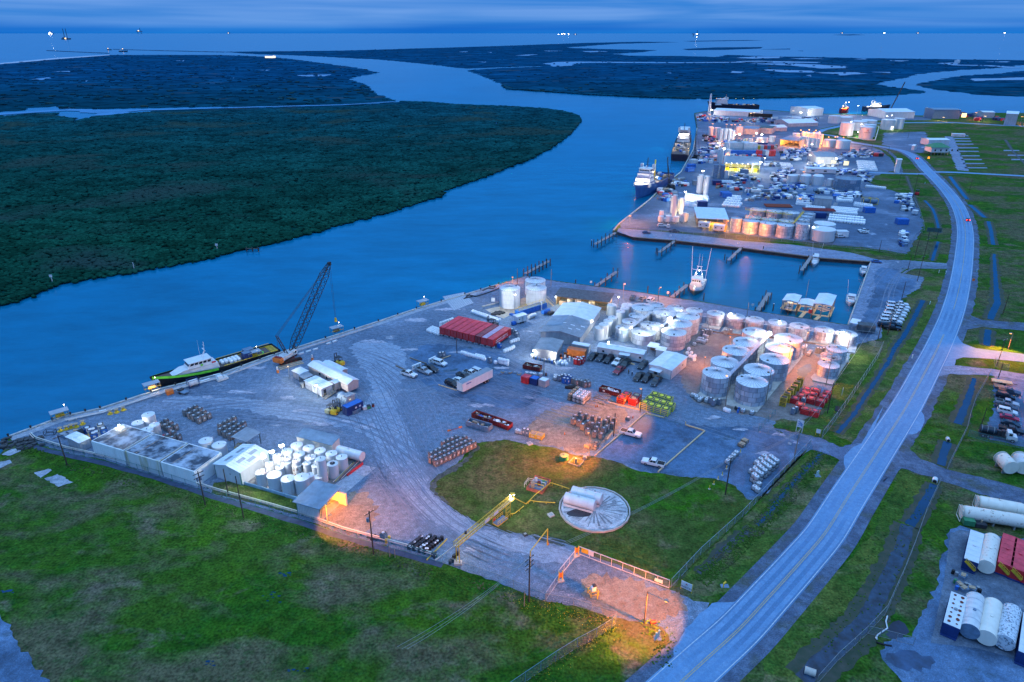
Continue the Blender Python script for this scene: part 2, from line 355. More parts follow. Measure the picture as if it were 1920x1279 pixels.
UPM=[(-900,212),(0,209.5),(48,206),(48,202),(90,200.5),(110,197.5),(152,193.5),(105,200),(118,203.5),(200,204),(340,200.5),(440,200),(560,197),(640,195),(700,192),(742,189.5),(722,182),(705,175),(690,165),(682,157),(655,149),(660,145),(708,136.5),(690,132),(670,127),(640,123),(600,118),(540,110),(490,106),(440,104),(380,103),(300,103),(205,103.2),(150,108),(60,114),(0,119),(-900,165)]
RTM=[(420,97.2),(640,95),(760,91.5),(900,87.5),(1000,84),(1100,80.5),(1200,78.3),(1270,79.2),(1150,82.5),(1060,89.5),(1130,92),(1230,94),(1200,98),(1150,101),(1180,104.5),(1280,105),(1345,107),(1363,103),(1430,105),(1520,107),(1620,109),(1700,110),(1920,113),(2700,118),(2700,128),(1920,121.5),(1900,123),(1880,127),(1800,131),(1720,139),(1690,147),(1660,152),(1640,156),(1670,163),(1700,166),(1732,171),(1727,175),(1680,177),(1600,179.5),(1500,182),(1400,184.3),(1280,184.3),(1200,182),(1100,177),(1000,170),(955,167),(945,160),(925,150),(895,138),(877,132),(940,127.5),(1020,125),(1018,123.8),(940,126),(880,128.4),(850,126),(820,122),(760,116),(700,111),(613,106.5),(560,104),(480,101.5)]
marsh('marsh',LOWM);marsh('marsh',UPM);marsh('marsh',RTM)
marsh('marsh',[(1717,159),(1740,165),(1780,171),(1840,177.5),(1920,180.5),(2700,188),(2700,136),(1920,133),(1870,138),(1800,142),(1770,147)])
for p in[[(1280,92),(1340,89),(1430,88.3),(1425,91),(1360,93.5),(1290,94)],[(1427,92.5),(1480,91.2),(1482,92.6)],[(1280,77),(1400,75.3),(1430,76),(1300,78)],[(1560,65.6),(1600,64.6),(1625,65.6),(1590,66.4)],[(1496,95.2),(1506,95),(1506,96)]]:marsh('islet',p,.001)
beach=flat('beach',[(-300,140),(0,118.5),(100,109),(205,102.4),(206,103.6),(100,111.5),(0,120.5),(-300,146)],-1.05,M('beach_sand',(.3,.36,.46),.9,0,.15,.02,rand=0),60,3.)
PONDS=[[(1017,119.5),(1043,116.3),(1080,115.5),(1280,116.8),(1450,115.7),(1450,117),(1280,118.4),(1105,117.8),(1075,119.5),(1073,123),(1037,125),(1030,121)],[(1380,115),(1420,114),(1540,116.5),(1538,118),(1400,117.5)],[(1405,119.4),(1480,118.8),(1530,121),(1587,124.3),(1586,127.5),(1540,128.5),(1510,125.5),(1485,123)],[(1433,131.5),(1440,130),(1470,131),(1527,133),(1526,136),(1470,135.5)],[(1527,136.3),(1600,135.3),(1627,138),(1575,141.5),(1560,138.5)],[(1633,135),(1670,135.2),(1668,137)],[(1370,133),(1396,134.5),(1390,137),(1372,136.5)],[(1757,118.5),(1795,117),(1800,121.5),(1860,122.5),(1920,127),(1890,127.3),(1850,123.5),(1790,122.5)],[(1380,108.5),(1420,105.8),(1470,106),(1460,109),(1410,110)],[(1480,109.5),(1510,109),(1545,110.5),(1500,111)],[(1600,111),(1625,109.5),(1625,111.5)],[(1660,113),(1705,113.5),(1690,115.5)],[(1845,115.5),(1895,115),(1890,117)],[(1820,147.5),(1860,147),(1920,145),(1920,150),(1870,150),(1825,152)],[(1513,141),(1521,140.5),(1520,144)],[(860,97),(878,96.3),(873,98.2)],[(913,98),(923,97.8),(921,99)],[(965,104),(985,102.5),(1008,102),(990,104.5)],[(893,116),(912,115.7),(910,117.2)],[(1020,95),(1055,95.5),(1030,96.5)],[(1090,96),(1120,95.6),(1140,97),(1105,98)],[(1190,127.5),(1198,127.3),(1196,129)],[(1250,136.5),(1260,136.3),(1258,138)],[(50,149.5),(90,145),(96,147),(80,150)],[(97,134),(132,133.2),(130,135)],[(156,152),(165,150.5),(162,153)],[(330,113.6),(347,113.2),(344,115)],[(432,147.5),(440,145.5),(436,149)],[(484,131.5),(506,131),(500,132.8)],[(555,141),(620,139.5),(610,143),(575,143.5)],[(209,240),(214,239.5),(213,241.5)],[(0,219),(30,218),(44,218),(0,221)],[(180,212.5),(232,210),(246,211),(200,216),(181,217)],[(970,275),(985,271),(988,273),(975,277)],[(915,230),(930,228.5),(935,231.5),(921,232)],[(949,227.5),(954,227),(953,230)],[(955,282),(960,282.5),(957,284)],[(150,206.5),(230,206),(260,208),(235,210),(180,212),(150,211)]]
for p in PONDS:
 pts=[G(x,y,-1.15)[:2]for x,y in p];flat('pond',pts,-1.15,m_pond,lambda q:max(3.,mq.hypot(*q)*.006),lambda q:mq.hypot(*q)*.0022,'structure',1)
CANAL=[(-100,219),(0,214),(60,210),(130,206),(200,207.5),(300,205.5),(440,201.5),(640,196.5),(740,190.5)]
strip('canal_water',[G(x,y,-1.1)[:2]for x,y in CANAL],[26,26,24,26,22,14,11,9,10],-1.1,m_pond,world=1,amp=2.,step=20)
def rubble(name,px,w,lab):
 mb=J();rn=random.Random(3);
 for a,b in zip(px,px[1:]):
  A=Vc(G(*a,WZ));B=Vc(G(*b,WZ));n=max(3,int((B-A).length/14))
  for i in rq(n):
   p=A.lerp(B,i/n);mb.box((p.x+rn.uniform(-w,w)*.3,p.y+rn.uniform(-w,w)*.3,WZ+.6),(20,w*rn.uniform(.6,1.2),rn.uniform(2,3.5)),0,rn.random()*.5+mq.atan2(B.y-A.y,B.x-A.x))
 o=mb.bd(name,M('rubble_rock',(.02,.04,.09),.95,0,.5,.1));tag(o,lab,'jetty')
rubble('rock_jetty',[(90,95.2),(150,98),(205,100.3)],9,'low ~S rock jetty running out to sea ~v ~l beach')
rubble('rock_jetty',[(215,92.8),(300,95.2),(420,98)],9,'~3 ~S rock jetty ~O far ~x ~B pass ~1')
def bsh(name,polys,n,seed,mat,lb,cat,size=(1.3,2.6),zg=-1.2,edge=0,flatness=.55,world=0,kind='stuff'):
 rn=np.random.default_rng(seed);P=[]
 from mathutils.geometry import tessellate_polygon
 for px in polys:
  pts=[p[:2]for p in px]if world else[G(x,y,zg)[:2]for x,y in px]
  V=[Vc((x,y,0))for x,y in pts];tri=np.array(tessellate_polygon([V]));A=np.array(pts)
  a,b,c=A[tri[:,0]],A[tri[:,1]],A[tri[:,2]]
  ar=np.abs((b-a)[:,0]*(c-a)[:,1]-(b-a)[:,1]*(c-a)[:,0])/2
  cen=(a+b+c)/3;wgt=ar
  k=rn.choice(len(tri),int(n*4),p=ar/ar.sum());u=rn.random((len(k),2));fl=u.sum(1)>1;u[fl]=1-u[fl]
  q=a[k]+(b-a)[k]*u[:,:1]+(c-a)[k]*u[:,1:]
  d=np.hypot(q[:,0],q[:,1]);keep=rn.random(len(q))<np.clip((300/d)**1.6,0,1)
  q=q[keep]
  if zg<-1:py=np.array([PXY(a,b,zg)for a,b in q]);dy=py[:,1]-np.interp(py[:,0],[c[0]for c in CANAL],[c[1]for c in CANAL]);q=q[(py[:,0]>770)|(dy<-3)|(dy>6)]
  if len(q)>n:q=q[:n]
  P.append(q)
  if edge:
   for i in rq(len(pts)):
    p0,p1=np.array(pts[i]),np.array(pts[(i+1)%len(pts)]);l=np.linalg.norm(p1-p0);m=np.hypot(*((p0+p1)/2))
    if m>1500 or(zg<-1 and PXY(*((p0+p1)/2),zg)[0]<735 and PXY(*((p0+p1)/2),zg)[1]<222):continue
    cnt=int(l/edge);t=rn.random(cnt)[:,NN];P.append(p0+(p1-p0)*t+rn.normal(0,1.3,(cnt,2)))
 P=np.concatenate(P);cnt=len(P)
 ph=(1+5**.5)/2;iv=np.array([(-1,ph,0),(1,ph,0),(-1,-ph,0),(1,-ph,0),(0,-1,ph),(0,1,ph),(0,-1,-ph),(0,1,-ph),(ph,0,-1),(ph,0,1),(-ph,0,-1),(-ph,0,1)])/1.9
 it=np.array([(0,11,5),(0,5,1),(0,1,7),(0,7,10),(0,10,11),(1,5,9),(5,11,4),(11,10,2),(10,7,6),(7,1,8),(3,9,4),(3,4,2),(3,2,6),(3,6,8),(3,8,9),(4,9,5),(2,4,11),(6,2,10),(8,6,7),(9,8,1)])
 d=np.hypot(P[:,0],P[:,1]);s=rn.uniform(size[0],size[1],cnt)*np.clip(d/380,.8,3.)
 th=rn.random(cnt)*6.28;c,sn=np.cos(th),np.sin(th)
 jit=rn.uniform(.7,1.3,(cnt,12))
 x=iv[NN,:,0]*jit;y=iv[NN,:,1]*jit;z=iv[NN,:,2]*jit
 X=(x*c[:,NN]-y*sn[:,NN])*s[:,NN]+P[:,0:1];Y=(x*sn[:,NN]+y*c[:,NN])*s[:,NN]*.9+P[:,1:2]
 Z=(z+.55)*s[:,NN]*flatness*np.clip(380/d,.45,1)[:,NN]+zg
 V=np.stack([X,Y,Z],-1).reshape(-1,3);F=(it[NN]+np.arange(cnt)[:,NN,NN]*12).reshape(-1,3)
 me=bpy.data.meshes.new(name);me.vertices.add(len(V));me.vertices.foreach_set('co',V.ravel());me.loops.add(F.size);me.loops.foreach_set('vertex_index',F.ravel().astype(np.int32))
 me.polygons.add(len(F));me.polygons.foreach_set('loop_start',np.arange(0,F.size,3,dtype=np.int32));me.update(calc_edges=1)
 me.polygons.foreach_set('use_smooth',np.ones(len(F),dtype=bool));me.materials.append(mat)
 o=bpy.data.objects.new(name,me);COL.objects.link(o);tag(o,lb,cat,NN,kind);return o
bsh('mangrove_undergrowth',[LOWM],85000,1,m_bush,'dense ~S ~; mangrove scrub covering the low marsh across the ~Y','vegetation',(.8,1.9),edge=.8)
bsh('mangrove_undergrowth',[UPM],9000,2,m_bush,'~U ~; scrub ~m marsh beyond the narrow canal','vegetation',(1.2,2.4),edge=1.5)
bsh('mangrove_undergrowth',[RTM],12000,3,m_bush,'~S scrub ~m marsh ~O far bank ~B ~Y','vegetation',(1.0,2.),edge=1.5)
# mainland
SHORE=[(15,818),(118,781),(188,766),(306,728),(416,700),(504,668),(552,653),(690,609),(780,579),(892,546),(934,533),(985,517),(1024,524),(1097,534),(1189,546),(1258,557),(1320,566),(1411,582),(1469,591),(1590,609),(1633,491),(1538,484),(1390,465),(1263,451),(1187,445),(1180,440),(1157,435),(1150,433),(1160,420),(1217,375),(1248,345),(1277,322),(1300,280),(1307,240),(1302,212),(1323,208.5),(1440,206),(1527,213),(1747,217),(1830,211),(1920,212),(2700,212)]
pts=[G(x,y)[:2]for x,y in SHORE]+[(1500,-400),(-520,-400),(-420,60)]+[G(-300,960)[:2],G(-60,868)[:2],G(0,852)[:2],G(14,836)[:2]]
flat('ground',pts,0,mgs,amp=0,world=1,depth=3.2,sidemat=m_sheet)
Zs=.03
YARD=[(15.5,819),(118,782),(188,767),(306,729),(416,701),(504,669),(552,654),(690,610),(780,580),(892,547),(934,534),(985,518),(1024,525),(1097,535),(1189,547),(1258,558),(1320,567),(1411,583),(1469,592),(1591,610),(1634,492),(1642,487),(1700,488),(1780,494.5),(1790,497),(1776,504),(1691,503.5),(1688,512),(1733,520),(1724,541),(1682,562),(1668,572),(1654,616),(1652,634),(1600,648),(1592,676),(1562,721),(1545,760),(1530,775),(1470,790),(1450,803),(1521,843),(1492,860),(1478,873),(1440,925),(1404,938),(1372,922),(1340,899),(1280,896),(1246,890),(1201,886),(1160,869),(1115,858),(1076,855),(1043,842),(988,835),(945,826),(888,831),(853,875),(822,892),(807,907),(809,921),(831,940),(844,951),(866,967),(892,980),(923,988),(942,997),(1050,1012),(1085,1032),(1120,1046),(1180,1068),(1254,1105),(1300,1127),(1330,1130),(1300,1170),(1276,1198),(1262,1215),(1254,1192),(1241,1176),(1206,1168),(1154,1158),(1075,1135),(1022,1128),(934,1091),(830,1056),(760,1033),(640,1000),(560,972),(400,927),(300,894),(200,864),(120,848),(70,832)]
flat('gravel_yard_ground',YARD,Zs,m_gravel,1.2,.35,seed=1)
flat('worn_track_path',[(640,640),(760,640),(762,700),(740,745),(760,800),(800,870),(806,920),(850,962),(930,1000),(1050,1020),(1090,1045),(1050,1062),(940,1030),(860,1000),(780,960),(735,900),(700,830),(660,800),(560,790),(420,760),(300,760),(310,744),(450,745),(560,760),(650,770),(700,745),(690,700)],.05,gmat('worn_gravel',[((.20,.255,.335),1,0,1,one,0),((.15,.20,.285),.05,.45,.65,one,0),((.235,.285,.365),.12,.5,.7,(1,2.5,1),45),((.28,.29,.34),2.5,.55,.8,one,0)],.8,.25,.3,2.5),1.,1.1,sm=2,seed=2)
flat('damp_lot_ground',[(1209,776),(1285,793),(1330,800),(1420,800),(1446,806),(1515,842),(1488,860),(1462,892),(1436,922),(1404,934),(1374,918),(1342,897),(1280,894),(1246,888),(1201,884),(1160,867),(1120,856)],.055,m_damp,1.,.6,seed=3)
flat('damp_lot_ground',[(780,640),(900,650),(1020,690),(1010,760),(940,770),(850,745),(760,700)],.045,m_damp,2.,1.6,sm=2,seed=4)
def ruts(name,curves,z,mat,seed,n=14,spread=4.,w=.32):
 rn=random.Random(seed);mb=J()
 for c in curves:
  P=[Vc(G(*p)[:2]+(0,))for p in c]
  Q=P
  for _ in rq(3):
   q=[Q[0]]
   for a,b in zip(Q,Q[1:]):q+=[a*.75+b*.25,a*.25+b*.75]
   Q=q+[Q[-1]]
  for k in rq(n):
   o0=rn.gauss(0,spread);o1=o0+rn.gauss(0,spread*.6);i0=int(rn.random()*len(Q)*.5);i1=min(len(Q)-1,i0+int(len(Q)*rn.uniform(.25,.7)))
   for side in(-.95,.95):
    for i in rq(i0,i1):
     d=(Q[min(i+1,len(Q)-1)]-Q[max(i-1,0)]).normalized();d2=(Q[min(i+2,len(Q)-1)]-Q[i]).normalized();t=i/len(Q);off=o0*(1-t)+o1*t+side
     a=Q[i]+Vc((-d.y,d.x,0))*off;b=Q[i+1]+Vc((-d2.y,d2.x,0))*off;na=Vc((-d.y,d.x,0))*w/2;nb=Vc((-d2.y,d2.x,0))*w/2
     zz=z+(k%5)*.003
     mb.face([(*(a+na)[:2],zz),(*(a-na)[:2],zz),(*(b-nb)[:2],zz),(*(b+nb)[:2],zz)])
 o=mb.bd(name,mat);o['kind']='structure'
CUR=[[(1090,1045),(960,1012),(860,965),(790,880),(745,790),(700,700),(640,650)],[(1090,1050),(940,1010),(850,960),(760,860),(660,800),(480,770),(250,760)],[(740,760),(820,720),(980,735),(1100,760)],[(620,660),(720,690),(790,760),(800,860)],[(300,800),(450,770),(620,790),(720,820)],[(850,700),(960,760),(1100,800)],[(700,640),(800,620),(960,650),(1040,690),(1200,730),(1380,790),(1450,805)]]
ruts('tyre_track_path',CUR,.07,M('light_rut',(.165,.20,.272),.85,0,.2,.4),5,6,6.,.18)
ruts('tyre_track_path',CUR,.09,M('dark_rut',(.13,.165,.235),.85,0,.2,.4),6,8,6.,.2)
ruts('tyre_track_path',[[(1780,498),(1690,495),(1655,530),(1640,580),(1620,640)]],.07,MATS['dark_rut'],8,5,3.5)
m_lamppool=gmat('lamp_pool_ground',[((.20,.175,.145),1,0,1,one,0),((.13,.12,.11),.12,.46,.6,one,0),((.27,.24,.20),.3,.54,.7,one,0)],.85,.2,.4,2.2,.35)  # brown ground whose warm colour carries part of the orange lamp pools
for k,p in en([[(605,980),(632,992),(676,1003),(705,985),(708,945),(672,915),(646,938),(636,938)],[(1120,1146),(1160,1157),(1206,1165),(1262,1160),(1296,1128),(1250,1108),(1170,1082),(1105,1075),(1085,1110)],[(985,800),(1030,765),(1120,752),(1190,772),(1150,815),(1108,852),(1060,842),(1010,832)]]):flat('lamp_pool_ground',p,.064+k*.001,m_lamppool,.8,1.1,sm=1,seed=70+k)
rn=random.Random(4)
for cx,cy,w,h in[(480,690,46,7),(450,735,60,9),(540,745,40,8),(600,795,70,9),(690,800,50,12),(650,790,40,7),(900,760,60,8),(990,745,30,6),(1060,690,40,6),(860,660,40,5),(700,640,60,7),(780,600,50,6),(840,580,60,6),(1100,770,60,10),(1060,800,36,8),(390,745,26,6),(770,655,40,6),(940,690,30,6),(1340,783,36,9),(1390,805,40,5),(430,820,30,5),(590,700,25,4),(560,770,40,6),(1475,815,60,8),(1430,850,30,8),(1500,830,26,6)]:
 p=[(cx+w*.5*mq.cos(a)*rn.uniform(.45,1.15),cy+h*.5*mq.sin(a)*rn.uniform(.45,1.2))for a in[i*mq.pi/9 for i in rq(18)]]
 flat('dried_shell_path',p,.06,gmat('dried_shell',[((.34,.345,.41),1,0,1,one,0),((.235,.245,.31),.35,.42,.62,one,0),((.44,.43,.48),.6,.5,.7,one,0)],.85,.2,.3,2)if 'dried_shell' not in MATS else MATS['dried_shell'],.7,.5,seed=int(cx))
flat('lawn',[(1258,1098),(1250,1086),(1180,1064),(1120,1044),(1085,1029),(1050,1009),(942,994),(923,985),(892,977),(866,964),(844,948),(831,937),(809,918),(807,904),(822,889),(853,872),(879,852),(888,832),(945,824),(988,833),(1043,840),(1076,853),(1115,856),(1160,867),(1201,884),(1246,888),(1280,894),(1340,897),(1380,912),(1400,936),(1420,940),(1470,880),(1488,862),(1508,850),(1513,842),(1392,970)],.14,m_lawn,1.,.3,seed=5)
flat('lawn',[(396,925),(401,905),(430,902),(456,906),(559,940),(558,966),(480,945)],.06,m_lawn,.8,.15,seed=6)
flat('dirt_strip_path',[(808,905),(822,890),(853,873),(879,853),(890,833),(900,838),(884,858),(858,880),(828,896),(818,908),(816,922),(842,945),(835,943),(809,921)],.15,m_dirt,.8,.5,seed=7)
# main road
CL=[(1180,1372),(1250,1305),(1320,1240),(1385,1181),(1438,1124),(1503,1052),(1547,1000),(1585,940),(1622,883),(1648,843),(1701,760),(1744,680),(1757,655),(1772,622),(1784,592),(1795,555),(1803,515),(1808,475),(1810,440),(1806,412),(1796,386),(1779,362),(1760,341),(1745,326),(1734,315),(1723,302),(1711,292),(1693,283.5),(1664,277),(1640,273.5),(1597,267),(1570,262)]
cl=[G(*p)[:2]for p in CL]
def spline(pts,k=6):
 out=[]
 for i in rq(len(pts)-1):
  p0=pts[max(i-1,0)];p1=pts[i];p2=pts[i+1];p3=pts[min(i+2,len(pts)-1)]
  for j in rq(k):
   t=j/k;out.append(tuple(.5*((2*p1[d])+(-p0[d]+p2[d])*t+(2*p0[d]-5*p1[d]+4*p2[d]-p3[d])*t*t+(-p0[d]+3*p1[d]-3*p2[d]+p3[d])*t**3)for d in(0,1)))
 out.append(pts[-1]);return out
cs=spline(cl)
def offs(pts,o):
 out=[]
 for i,p in en(pts):
  a=pts[max(i-1,0)];b=pts[min(i+1,len(pts)-1)];dx,dy=b[0]-a[0],b[1]-a[1];l=mq.hypot(dx,dy);out.append((p[0]-dy/l*o,p[1]+dx/l*o))
 return out
RW=3.75
strip('road_shoulder_path',cs,2*RW+5.2,.035,msh,world=1,amp=.5,step=2.)
flat('road',[(1394,1127),(1335,1131),(1312,1150),(1298,1168),(1276,1195),(1262,1222),(1263,1240),(1245,1262),(1215,1290),(1190,1330),(1290,1300),(1360,1190)],.06,mal,1.,.25,seed=9)
strip('road',cs,2*RW+.5,.075,mas,world=1,amp=.06,step=3)
for o,w in((-2.75,.9),(-1.0,.8),(1.0,.8),(2.75,.9)):strip('wheel_path_road',offs(cs,o),w,.083,mal if o else m_asphd,world=1,amp=.18,step=2)
m_line=M('road_paint',(.38,.43,.48),.7,0,.25,2.);m_yel=M('yellow_road_paint',(.40,.31,.13),.7,0,.2,2.)
for o in(-RW+.1,RW-.1):strip('edge_line_road_marking',offs(cs[:150],o),.16,.09,m_line,world=1)
for o in(-.17,.17):strip('centre_line_road_marking',offs(cs[:78],o),.13,.09,m_yel,world=1)
strip('centre_line_road_marking',cs[86:150],.16,.09,m_yel,world=1)
def road(name,px,w,mat=mas,z=.065,amp=.25,shoulder=1):
 if shoulder:strip(name+'_shoulder_path',px,[x+3 for x in w]if isinstance(w,list)else w+3,z-.02,msh,amp=.6,step=2)
 return strip(name,px,w,z,mat,amp=amp,step=2)
flat('side_road',[(1772,655),(1792,627),(1806,644),(1830,653),(1920,664),(2100,680),(2100,697),(1920,679),(1860,673),(1806,670),(1792,674),(1787,700),(1764,704),(1752,690)],.062,mal,2,.15,seed=11)
flat('side_road',[(1800,590),(1822,592),(1841,600),(1920,605),(2100,612),(2100,630),(1920,620),(1841,613),(1812,618),(1793,622)],.062,msh,2,.2,seed=12)
flat('side_road',[(1752,690),(1791,685),(1862,692),(1920,701),(2100,725),(2100,745),(1920,713),(1857,704),(1777,701),(1748,708)],.064,msl,1.5,.3,seed=13)
flat('side_road',[(1683,833),(1700,800),(1712,775),(1728,768),(1736,780),(1732,800),(1720,812),(1707,844),(1726,861),(1773,879),(1829,893),(1920,917),(2100,965),(2100,1000),(1920,947),(1838,927),(1810,916),(1737,892),(1690,878),(1668,892),(1655,905)],.062,msh,1.2,.4,seed=14)
flat('driveway_road',[(1451,803),(1500,812),(1543,823),(1574,838),(1615,831),(1652,800),(1640,845),(1585,884),(1578,866),(1563,856),(1541,848),(1521,843)],.07,gmat('dark_drive',[((.06,.105,.185),1,0,1,one,0),((.10,.165,.265),.25,.45,.65,one,0),((.045,.07,.11),.2,.5,.7,one,0),((.14,.2,.3),2,.58,.8,one,0)],.75,.3,.3,2.5),.9,.35,seed=15)
flat('driveway_road',[(1657,760),(1626,834),(1606,868),(1588,884),(1582,868),(1583,855),(1600,838),(1615,832)],.078,mal,2,.1,seed=16)
strip('side_road',[(1500,318),(1570,320),(1640,324),(1720,326),(1745,326)],5.5,.064,mal,amp=.2)
strip('side_road',[(1742,322),(1800,323.5),(1920,330),(2100,340)],6,.064,mal,amp=.2)
strip('side_road',[(1560,229),(1650,231),(1692,230),(1790,230),(1880,235),(2000,240)],8,.064,mal,amp=.2)
strip('side_road',[(1597,267),(1565,255),(1530,250),(1545,243),(1578,236),(1600,231)],7,.064,mas,amp=.2)
strip('gravel_path',[(1650,276),(1668,285),(1680,297),(1688,316),(1690,326)],3,.06,msh,amp=.4)
flat('gravel_yard_ground',[(1161,421),(1218,376),(1249,346),(1278,323),(1301,281),(1308,241),(1303.5,213),(1324,209.5),(1440,207),(1527,214),(1640,217),(1747,219),(1745,225),(1640,226),(1597,229),(1545,240),(1520,248),(1540,262),(1600,270),(1640,277),(1655,284),(1672,300),(1680,318),(1640,330),(1628,341),(1652,352),(1690,362),(1711,373),(1724,396),(1731,420),(1724,440),(1701,476),(1630,465),(1560,459),(1487,451),(1380,438),(1313,437),(1217,431),(1163,427)],Zs,m_fargravel,3,1.,seed=21)
flat('shell_road_path',[(1157,434.5),(1160,428),(1223,433),(1297,440),(1400,452.5),(1487,459),(1597,474),(1642,486),(1633,491),(1538,483.5),(1390,464.5),(1263,450.5),(1187,444.5)],.045,msl,2,.3,seed=22)
flat('shell_road_path',[(1630,493),(1592,610),(1618,616),(1640,560),(1655,520),(1668,497),(1648,487)],.045,msl,2,.4,seed=23)
flat('shell_road_path',[(988,519),(1024,526),(1189,548),(1320,568),(1470,593),(1590,611),(1584,624),(1470,606),(1320,582),(1189,560),(1060,545),(1010,530)],.045,gmat('basin_road_gravel',[((.10,.15,.235),1,0,1,one,0),((.14,.195,.285),.1,.45,.65,(1,3,1),-8),((.08,.12,.19),.06,.52,.66,one,0)],.8,.25,.3,2.),2,.3,seed=24)
flat('dark_gravel_ground',[(1657,249),(1735,247),(1748,275),(1725,287),(1690,281),(1655,272)],.05,m_fargravel,4,1.5,seed=25)
strip('trailer_pad_path',[(1779,256),(1790,285),(1806,320)],8,.05,msl,amp=.8)
for x0,x1,y in[(1786,1815,254.5),(1788,1818,259.5),(1790,1820,264.5),(1793,1824,270),(1796,1833,277),(1797,1834,283.5),(1800,1836,292),(1803,1840,299),(1806,1845,306.5),(1809,1850,314.5),(1882,1910,282),(1890,1920,291),(1896,1920,299)]:
 flat('trailer_pad_path',[(x0,y-1),(x1,y-.6),(x1+2,y+1.1),(x0,y+1.3)],.05,msl,3,.4,seed=int(y))
flat('gravel_lot_ground',[(1862,704),(1920,713),(2100,745),(2100,870),(1920,838),(1868,826),(1838,818),(1856,790),(1862,760),(1864,730)],.05,m_damp,1.2,.6,seed=31)
flat('gravel_lot_ground',[(1782,992),(1800,985),(1830,995),(2100,1040),(2100,1500),(1690,1400),(1692,1279),(1668,1252),(1650,1220),(1675,1195),(1710,1195),(1738,1140),(1760,1080)],.05,m_damp,1.2,.6,seed=32)
flat('concrete_apron_ground',[(1782,1000),(1800,993),(2100,1055),(2100,1300),(1920,1240),(1830,1215),(1745,1205),(1770,1090)],.065,gmat('lot_slab',[((.055,.085,.13),1,0,1,one,0),((.09,.125,.175),.2,.42,.62,one,0),((.13,.175,.24),.35,.55,.7,one,0)],.6,.35,.2,2.),1.,.1,seed=33)
flat('oil_stain_puddle',[(1656,1185),(1680,1160),(1702,1172),(1700,1195),(1672,1200)],.07,M('tar_black',(.006,.014,.035),.35,0,.4,.5),.7,.5,sm=1,seed=34)
flat('wet_lot_puddle',[(1650,1228),(1700,1215),(1760,1235),(1740,1262),(1690,1258)],.07,M('wet_gravel',(.02,.05,.11),.3,0,.5,.4),1.,.9,sm=1,seed=35)
flat('gravel_corner_path',[(-40,1120),(0,1141),(18,1180),(38,1215),(60,1235),(92,1285),(60,1340),(-300,1300)],.03,m_damp,1.,.5,seed=36)
for i,p in en([[(64,886),(90,879),(97,882),(76,896)],[(83,897),(108,889),(138,904),(110,913)],[(0,866),(18,862),(22,868),(0,878)]]):flat('broken_slab_path',p,.05+.01*i,mco,.7,.25,seed=37+i)
for p in[[(3,1105),(12,1100),(24,1110),(16,1120)],[(520,1080),(545,1062),(555,1070),(520,1095)],[(485,1130),(515,1098),(525,1102),(500,1140)],[(540,1252),(570,1248),(580,1262),(548,1262)],[(375,1250),(400,1235),(410,1240),(380,1252)]]:
 cx=sum(q[0]for q in p)/4;cy=sum(q[1]for q in p)/4
 for k in rq(7):qx,qy=cx+(p[2][0]-p[0][0])*rn.uniform(-.5,.5),cy+(p[2][1]-p[0][1])*rn.uniform(-.5,.5);w=rn.uniform(2,6);flat('puddle',[(qx-w,qy),(qx,qy-w*.3),(qx+w,qy-1),(qx+w*.3,qy+w*.4)],.02+.002*k,mdi,.3,.3,seed=k)
flat('damp_lot_ground',[(1641,500),(1688,504),(1689,520),(1728,524),(1692,560),(1655,616),(1606,640),(1618,598),(1640,540)],.056,m_damp,2.,1.2,sm=1,seed=61)
flat('apron_side_road',[(1694,814),(1712,776),(1726,769),(1735,782),(1729,804),(1716,815)],.068,mal,1.,.1,sm=1,seed=62)
flat('verge',[(1313,1048),(1392,975),(1519,848),(1545,850),(1575,872),(1578,890),(1560,915),(1490,990),(1420,1070),(1380,1105),(1320,1118),(1280,1100),(1262,1102)],.02,mve,1.2,.3,seed=41)
flat('verge',[(1640,1000),(1688,880),(1737,895),(1750,905),(1720,1000),(1640,1140),(1540,1279),(1430,1279),(1440,1215),(1490,1150),(1560,1080)],.02,mve,1.2,.4,seed=42)
flat('verge',[(1563,815),(1610,835),(1650,790),(1700,700),(1735,630),(1770,560),(1780,515),(1735,520),(1728,545),(1690,570),(1668,640),(1620,720)],.02,mve,1.5,.4,seed=43)
m_bank=M('ditch_bank',(.026,.045,.026),.95,0,.45,.5,col2=(.06,.062,.05),rand=0)
def ditch(px,w,water=mdi):
 ww=w if isinstance(w,list)else[w]*len(px)
 strip('ditch_bank_path',px,[x*1.35+.5 for x in ww],.045,m_bank,amp=.5,step=1.2)
 strip('ditch_water',px,[x*.62 for x in ww],.058,water,amp=.22,step=1.2)
ditch([(1702,985),(1690,1030),(1660,1094),(1621,1166),(1580,1205),(1530,1250),(1505,1275)],[4,4.2,4.5,5,5,5,4.5],M('murky_water',(.012,.03,.06),.25,0,.6,.6,rand=0))
ditch([(1751,908),(1738,935),(1726,955),(1706,985)],[2.5,3,3,3.4])
ditch([(1777,829),(1770,850),(1764,872)],3.0)
ditch([(1827,709),(1820,735),(1812,757),(1796,795)],[2,2.6,3,3.4])
ditch([(1853,415),(1858,432),(1862,459)],3);ditch([(1864,476),(1866,510),(1868,540),(1870,569),(1862,585),(1857,599)],[2,2.5,3,4,4,3.5]);ditch([(1853,618),(1851,634),(1850,648)],[3,3.5,3])
ditch([(1781,331),(1794,349),(1814,374)],4);ditch([(1818,384),(1834,397),(1846,408)],4)
ditch([(1731,563),(1722,580),(1710,604),(1695,630),(1677,653),(1665,680),(1640,716),(1599,780),(1570,812)],[3,2.6,2.4,2.4,2.4,2,1.8,1.8,1.8])
ditch([(1734,376),(1749,392),(1754,405),(1762,436)],2.4);ditch([(1759,453),(1755,465),(1748,489)],2.2)
ditch([(1541,849),(1517,874),(1492,900),(1471,924),(1452,948),(1440,964),(1420,985)],[1.2,1.5,1.2,1.6,1.6,1.6,1.2])
